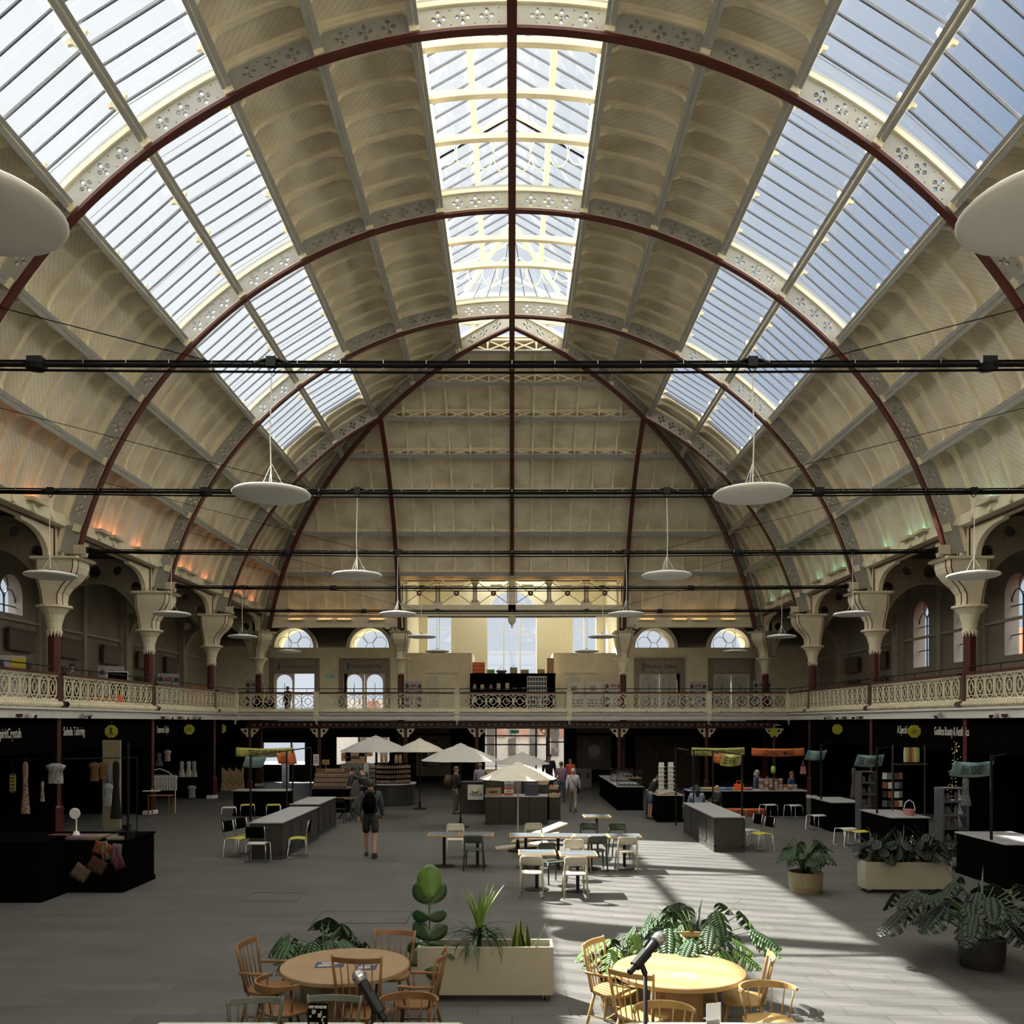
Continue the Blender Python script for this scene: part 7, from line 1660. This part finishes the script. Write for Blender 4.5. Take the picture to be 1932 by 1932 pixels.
for j in range(10): garment(420+j*4.2, 1448+(j % 3)*3, 1492, 37.5, 8, [(.3, .2, .1), (.12, .04, .14), (.35, .30, .12), (.04, .05, .10), (.25, .07, .08)][j % 5], 'colourful garment on the rail beyond the third left column, %s from the left' % ORD[j], 'dress', 14)
T = thing('clothes_rail', 'black garment rail beyond the third left column', 'rail', (-11.4, 37.5, 0)); m = MB(); m.tube([(-1.1, 0, 0), (-1.1, 0, 1.5), (.1, 0, 1.5), (.1, 0, 0)], .014, 6); m.build('rail', BLACKM, T)
# right-hand shop: scarves, card spinner, leafy garments
for j in range(8): m = MB(); m.lathe([(.03, 0), (.035, .25+.06*(j % 3)), (.02, .4)], 8); o = one('candle_bundle', m, mat('cdl%d' % (j % 5), [(.5, .48, .45), (.5, .4, .05), (.1, .25, .08), (.4, .03, .04), (.4, .18, .04)][j % 5], .6), 'coloured tassel hanging at the right shop, %s from the left' % ORD[j], 'tassel'); X, Z = at(1707+j*3.7, 1438, 23.8); o.location = (X, 23.8, Z)
m = MB(); X, Z = at(1718, 1441, 23.8); m.b2((X-.45, 23.75, Z-.03), (X+.45, 23.9, Z)); m.b2((X-.45, 23.9, 0), (X-.42, 23.93, Z+.5)); m.b2((X+.42, 23.9, 0), (X+.45, 23.93, Z+.5)); one('hanging_shelf', m, DARKW, 'dark rack holding the coloured tassels at the right shop', 'rack')
T = thing('card_spinner', 'revolving rack of picture cards at the right shop', 'rack', (at(1682, 0, 24.9)[0], 24.9, 0)); m = MB(); m.tube([(0, 0, 0), (0, 0, 2.15)], .02, 6); m.lathe([(.25, 0), (.25, .03)], 12); m.build('pole', BLACKM, T)
for r_ in range(5):
    for q in range(4):
        a = -pi/2+(q-1.5)*.75; m = MB(); m.box((.24*cos(a), .24*sin(a)*.6, .75+.26*r_), (.13, .02, .18), rz=0); m.build('card', [WHITE, mat('card_grey', (.2, .2, .23), .5), mat('card_dark', (.05, .05, .06), .5), mat('card_rust', (.35, .12, .05), .5)][(r_+q) % 4], T)
garment(1611, 1448, 1505, 25.5, 14, (.04, .09, .07), 'dark leafy printed dress at the right shop', 'dress', 20, (.2, .07, .04)); garment(1822, 1468, 1520, 19.6, 22, (.16, .16, .17), 'dark speckled garment beside the big teal banner', 'dress', 24, (.01, .01, .01)); 
for j, (px_, y0, w_) in enumerate(((1634, 1455, .42), (1795, 1486, .55))):
    y = 24.8 if j == 0 else 19.9; X, Z = at(px_, y0, y); T = thing('display_cabinet', 'narrow dim grey display rack at the right shop' if j == 0 else 'tall glass cabinet with grey frame at the right', 'cabinet', (X, y, 0)); m = MB()
    for s in (-1, 1): m.b2((s*w_/2-.02, -.2, 0), (s*w_/2+.02, .2, Z))
    for q in range(7): m.b2((-w_/2, -.2, Z*q/6-.02*(q > 0)), (w_/2, .2, Z*q/6+.02*(q < 6)))
    m.build('frame', mat('dim_steel', (.10, .10, .115), .4, .3), T)
    for q in range(1, 6):
        m = MB(); m.lathe([(.06, 0), (.08, .08), (.03, .16)], 8, c=(-.08, 0, Z*q/6+.02)); m.lathe([(.04, 0), (.05, .12), (.02, .2)], 8, c=(.1, 0, Z*q/6+.02)); m.build('glassware', mat('dull_glass', (.14, .14, .16), .3), T)
T = thing('hanging_basket', 'pink and red basket with a white hoop handle on the middle right counter', 'basket', (at(1719, 0, 22.6)[0], 22.7, .9)); m = MB(); m.lathe([(.12, 0), (.15, .16)], 14); m.build('bowl', mat('basket_pink', (.45, .2, .18), .6), T); m = MB(); m.tube([(-.15, 0, .15), (-.1, 0, .34), (0, 0, .40), (.1, 0, .34), (.15, 0, .15)], .012, 6); m.build('handle', WHITE, T)
T = thing('fairy_lights', 'string of tiny warm fairy lights on a thin twig tree at the right shop', 'string lights', (at(1795, 0, 22.5)[0], 22.5, 0)); m = MB(); rnd = random.Random(4); m.tube([(0, 0, 0), (0, 0, 1.4), (.1, 0, 2.75)], .012, 5); m.lathe([(.15, 0), (.12, .05)], 10)
m.build('twig_stem', BLACKM, T); m = MB()
for q in range(46): z = rnd.uniform(1.35, 2.8); m.lathe([(.0, -.006), (.007, 0), (.0, .006)], 5, c=(rnd.uniform(-.12, .12)+(z-1.6)*.12, rnd.uniform(-.05, .05), z))
m.build('bulbs', mat('fairy_bulb', (1, .6, .25), .5, emit=2.5, var=0), T)

# display screens beside the entrance
SCR = mat('screen_dark', (.02, .022, .026), .3)
for sx, px0, px1, l in ((-1, 785, 851, 'left of the entrance, behind the parasols'), (1, 1088, 1153, 'right of the entrance')):
    D = 49.2; xa, zt_ = at(px0, 1388, D); xb2, zb_ = at(px1, 1467 if sx < 0 else 1452, D); zb_ = max(.3, zb_); T = thing('wall_panel', 'pale wall panel carrying a dark screen, %s' % l, 'panel', ((xa+xb2)/2, D, zb_)); w = xb2-xa; h = zt_-zb_
    m = MB(); m.box((0, 0, h/2), (w, .1, h)); m.box((0, 0, h+.28), (w, .08, .28)); m.build('panel', mat('taupe_panel', (.20, .175, .14), .6), T); m = MB(); m.box((0, -.06, h*.55), (w*.62, .04, h*.62)); m.build('screen', SCR, T)
    m = MB(); m.box((0, -.085, h*.74), (w*.36, .01, h*.2)); m.box((0, -.085, h*.33), (w*.36, .01, h*.14)); m.build('poster_blocks', mat('poster_blue_grey', (.25, .30, .36), .5, c2=(.04, .05, .07), sc=12, emit=.0), T); m = MB(); m.lathe([(.0, -.002), (w*.18, -.002), (w*.18, .002)], 18, M=Matrix.Translation((0, -.09, h*.56)) @ FRONT); m.build('white_roundel', WHITE, T)
x, z = at(1104, 1454, 45); m = MB(); m.b2((x-.62, 44.7, 0), (x+.30, 45.3, .95)); b = one('recycling_bin', m, mat('bin_grey', (.16, .17, .17), .5), 'grey triple recycling bin right of the entrance', 'bin'); m = MB(); m.b2((x-.55, 44.68, .45), (x-.25, 44.7, .75)); m.b2((x+.0, 44.68, .45), (x+.22, 44.7, .75)); m.build('slot_panel', SCR, b)
# sandwich counter and goods hanging at the back right
for j in range(10): m = MB(); m.lathe([(.05, 0), (.11, .1), (.09, .2), (.0, .22)], 8); o = one('hanging_basket', m, mat('wicker_dim', (.12, .08, .04), .8), 'dim wicker basket on the wall of the back right stall, %s along' % ORD[j], 'basket', 'baskets on the back right stall wall'); X, Z = at(1213+9*j, 1408+(j*7 % 22), 46); o.location = (X, 46.1, Z)
m = MB(); X0, X1 = at(1200, 0, 46.3)[0], at(1320, 0, 46.3)[0]; m.b2((X0, 46.25, 0), (X1, 46.4, 2.6)); one('stall_wall', m, DARKW, 'dark back wall of the stall hung with baskets', 'panel')

# ================= people =================
def ppl(label, px_, feet, rz, **k): x, y = fp(px_, feet); return person(label, (x, y), rz, **k)
T = ppl('person walking away in a grey hooded top and dark shorts with a black backpack', 699, 1617, pi+.05, h=1.92, top=(.045, .050, .058), bottom=(.022, .020, .018), hair=(.02, .015, .01), pose='walk', shorts=True)
m = MB(); m.tube([(-.0, .19, 1.0), (0, .21, 1.12), (0, .20, 1.30), (0, .15, 1.40)], [.10, .145, .135, .07], 12); m.build('backpack', BLACK, T, smooth=True)
for s in (-1, 1): m = MB(); m.tube([(s*.10, .16, 1.40), (s*.12, .02, 1.455), (s*.13, -.11, 1.33), (s*.15, -.02, 1.08), (s*.13, .12, 1.0)], .016, 5); m.build('backpack_strap', BLACK, T)
m = MB(); m.tube([(0, .10, 1.44), (0, .14, 1.47), (0, .12, 1.38)], [.07, .09, .05], 10); m.build('hood', mat('cloth_hood', (.045, .05, .058), .85), T, smooth=True)
T = ppl('person in a black shirt and khaki trousers with a brown backpack beside the fruit stall', 860, 1535, radians(75), h=1.72, top=(.012, .013, .014), bottom=(.12, .10, .07), hair=(.12, .10, .08))
m = MB(); m.tube([(0, .16, 1.0), (0, .30, 1.15), (0, .26, 1.38)], [.13, .20, .13], 12); m.build('backpack', mat('pack_brown', (.05, .022, .012), .7), T, smooth=True)
ppl('person in a lavender T-shirt standing behind the fruit stall', 906, 1522, pi+.3, h=1.72, top=(.30, .29, .36), bottom=(.03, .03, .04), hair=(.14, .09, .05), sleeves=False)
T = ppl('white-haired person in a white jacket walking away with a black shoulder bag', 1081, 1532, pi-.1, h=1.62, top=(.52, .51, .54), bottom=(.26, .22, .17), hair=(.45, .42, .38), pose='walk', shoe=(.1, .08, .06))
m = MB(); m.tube([(.12, .10, 1.43), (-.02, .15, 1.2), (-.17, .10, .95), (-.18, 0, .9)], .012, 5); m.build('bag_strap', BLACK, T); m = MB(); m.box((-.21, .0, .84), (.06, .22, .2)); m.build('shoulder_bag', BLACK, T, bevel=.02)
ppl('person in a pink and blue top seen from behind near the entrance', 1059, 1513, pi, h=1.68, top=(.25, .15, .22), bottom=(.05, .07, .12), hair=(.12, .05, .03), c2=None) if False else ppl('person in a pink and blue top seen from behind near the entrance', 1059, 1513, pi, h=1.68, top=(.25, .15, .22), bottom=(.05, .07, .12), hair=(.12, .05, .03))
ppl('person in a bright orange jacket near the entrance', 1076, 1496, 0, h=1.6, top=(.62, .10, .02), bottom=(.03, .03, .03), hair=(.2, .17, .14)); ppl('person in dark clothes standing by the entrance glass', 1036, 1502, 0, h=1.9, top=(.01, .01, .012), bottom=(.01, .01, .012), hair=(.01, .01, .01))
ppl('long-haired person in a black top and denim shorts leaning over the bakery counter', 1226, 1545, radians(100), h=1.72, top=(.008, .008, .009), bottom=(.06, .08, .13), hair=(.07, .03, .015), pose='bend', shorts=True, hairlen=.42)
ppl('bent person in dark clothes, left of two behind the bistro table', 655, 1530, 2.2, h=1.7, top=(.10, .09, .10), bottom=(.03, .03, .03), hair=(.04, .03, .02), pose='lean'); ppl('bent person in dark clothes, right of two behind the bistro table', 687, 1527, -2.4, h=1.7, top=(.035, .03, .025), bottom=(.02, .02, .02), hair=(.10, .06, .04), pose='lean')
def seated(label, px_, head_y, D, rz, **k):
    x, z = at(px_, head_y, D); T = person(label, (x, D), rz, pose='sit', **k); m = MB(); m.box((0, .0, .40), (.42, .42, .04))
    for s in (-1, 1):
        for t_ in (-1, 1): m.tube([(s*.18, t_*.18, 0), (s*.18, t_*.18, .4)], .015, 5)
    o = one('plain_stool', m, BLACKM, 'dark stool under the %s' % label.split(' seated')[0][:60], 'stool'); o.location = (x, D, 0); o.rotation_euler = (0, 0, rz); return T
seated('person in a pale blue shirt seated with the back turned at the right tables', 1315, 1497, 28.6, pi, h=1.7, top=(.25, .30, .42), bottom=(.03, .03, .05), hair=(.02, .015, .01), hairlen=.3); seated('bald person seated at the right tables facing left', 1355, 1497, 29.0, radians(-80), h=1.72, top=(.02, .018, .016), bottom=(.02, .02, .02), bald=True)
m = MB(); 
T = thing('low_table', 'low tan table in front of the seated person in pale blue', 'table', (at(1330, 0, 28)[0]-.2, 27.9, 0)); m.box((0, 0, .62), (1.0, .5, .04)); m.build('tabletop', mat('tan_top', (.24, .18, .10), .5), T); m = MB(); m.box((0, 0, .31), (.1, .1, .6)); m.build('pedestal', BLACKM, T)
def behind(label, px_, head_y, D, rz, **k): x, z = at(px_, head_y, D); h = min(1.8, z); return person(label, (x, D), rz, h=h, **k)
behind('grey-haired person in a denim jacket behind the black counter', 1428, 1452, 32.4, .9, top=(.06, .09, .15), bottom=(.03, .03, .03), hair=(.40, .38, .35), hairlen=.16); behind('person in dark clothes beside the grey-haired one behind the black counter', 1448, 1464, 32.6, -.4, top=(.02, .02, .02), bottom=(.02, .02, .02), hair=(.05, .03, .02))
behind('red-haired person in a blue jacket behind the black counter', 1493, 1455, 32.5, .8, top=(.04, .07, .16), bottom=(.03, .03, .03), hair=(.28, .06, .03)); behind('person deep in the black stall at the far left', 130, 1535, 15.0, .5, top=(.006, .006, .007), bottom=(.005, .005, .005), hair=(.01, .008, .006), bald=True) if False else None
person('dark-haired person in a checked shirt standing in the left gallery', (at(136, 0, 28.3)[0], 28.3), .3, h=1.62, top=(.12, .10, .09), bottom=(.03, .03, .03), hair=(.01, .008, .006), z=3.58)
person('person in a dark green top in the doorway of the garden shop', (at(543, 0, 47.0)[0], 47.0), -.5, h=1.65, top=(.03, .04, .02), bottom=(.02, .02, .02), hair=(.30, .28, .24), z=3.58)
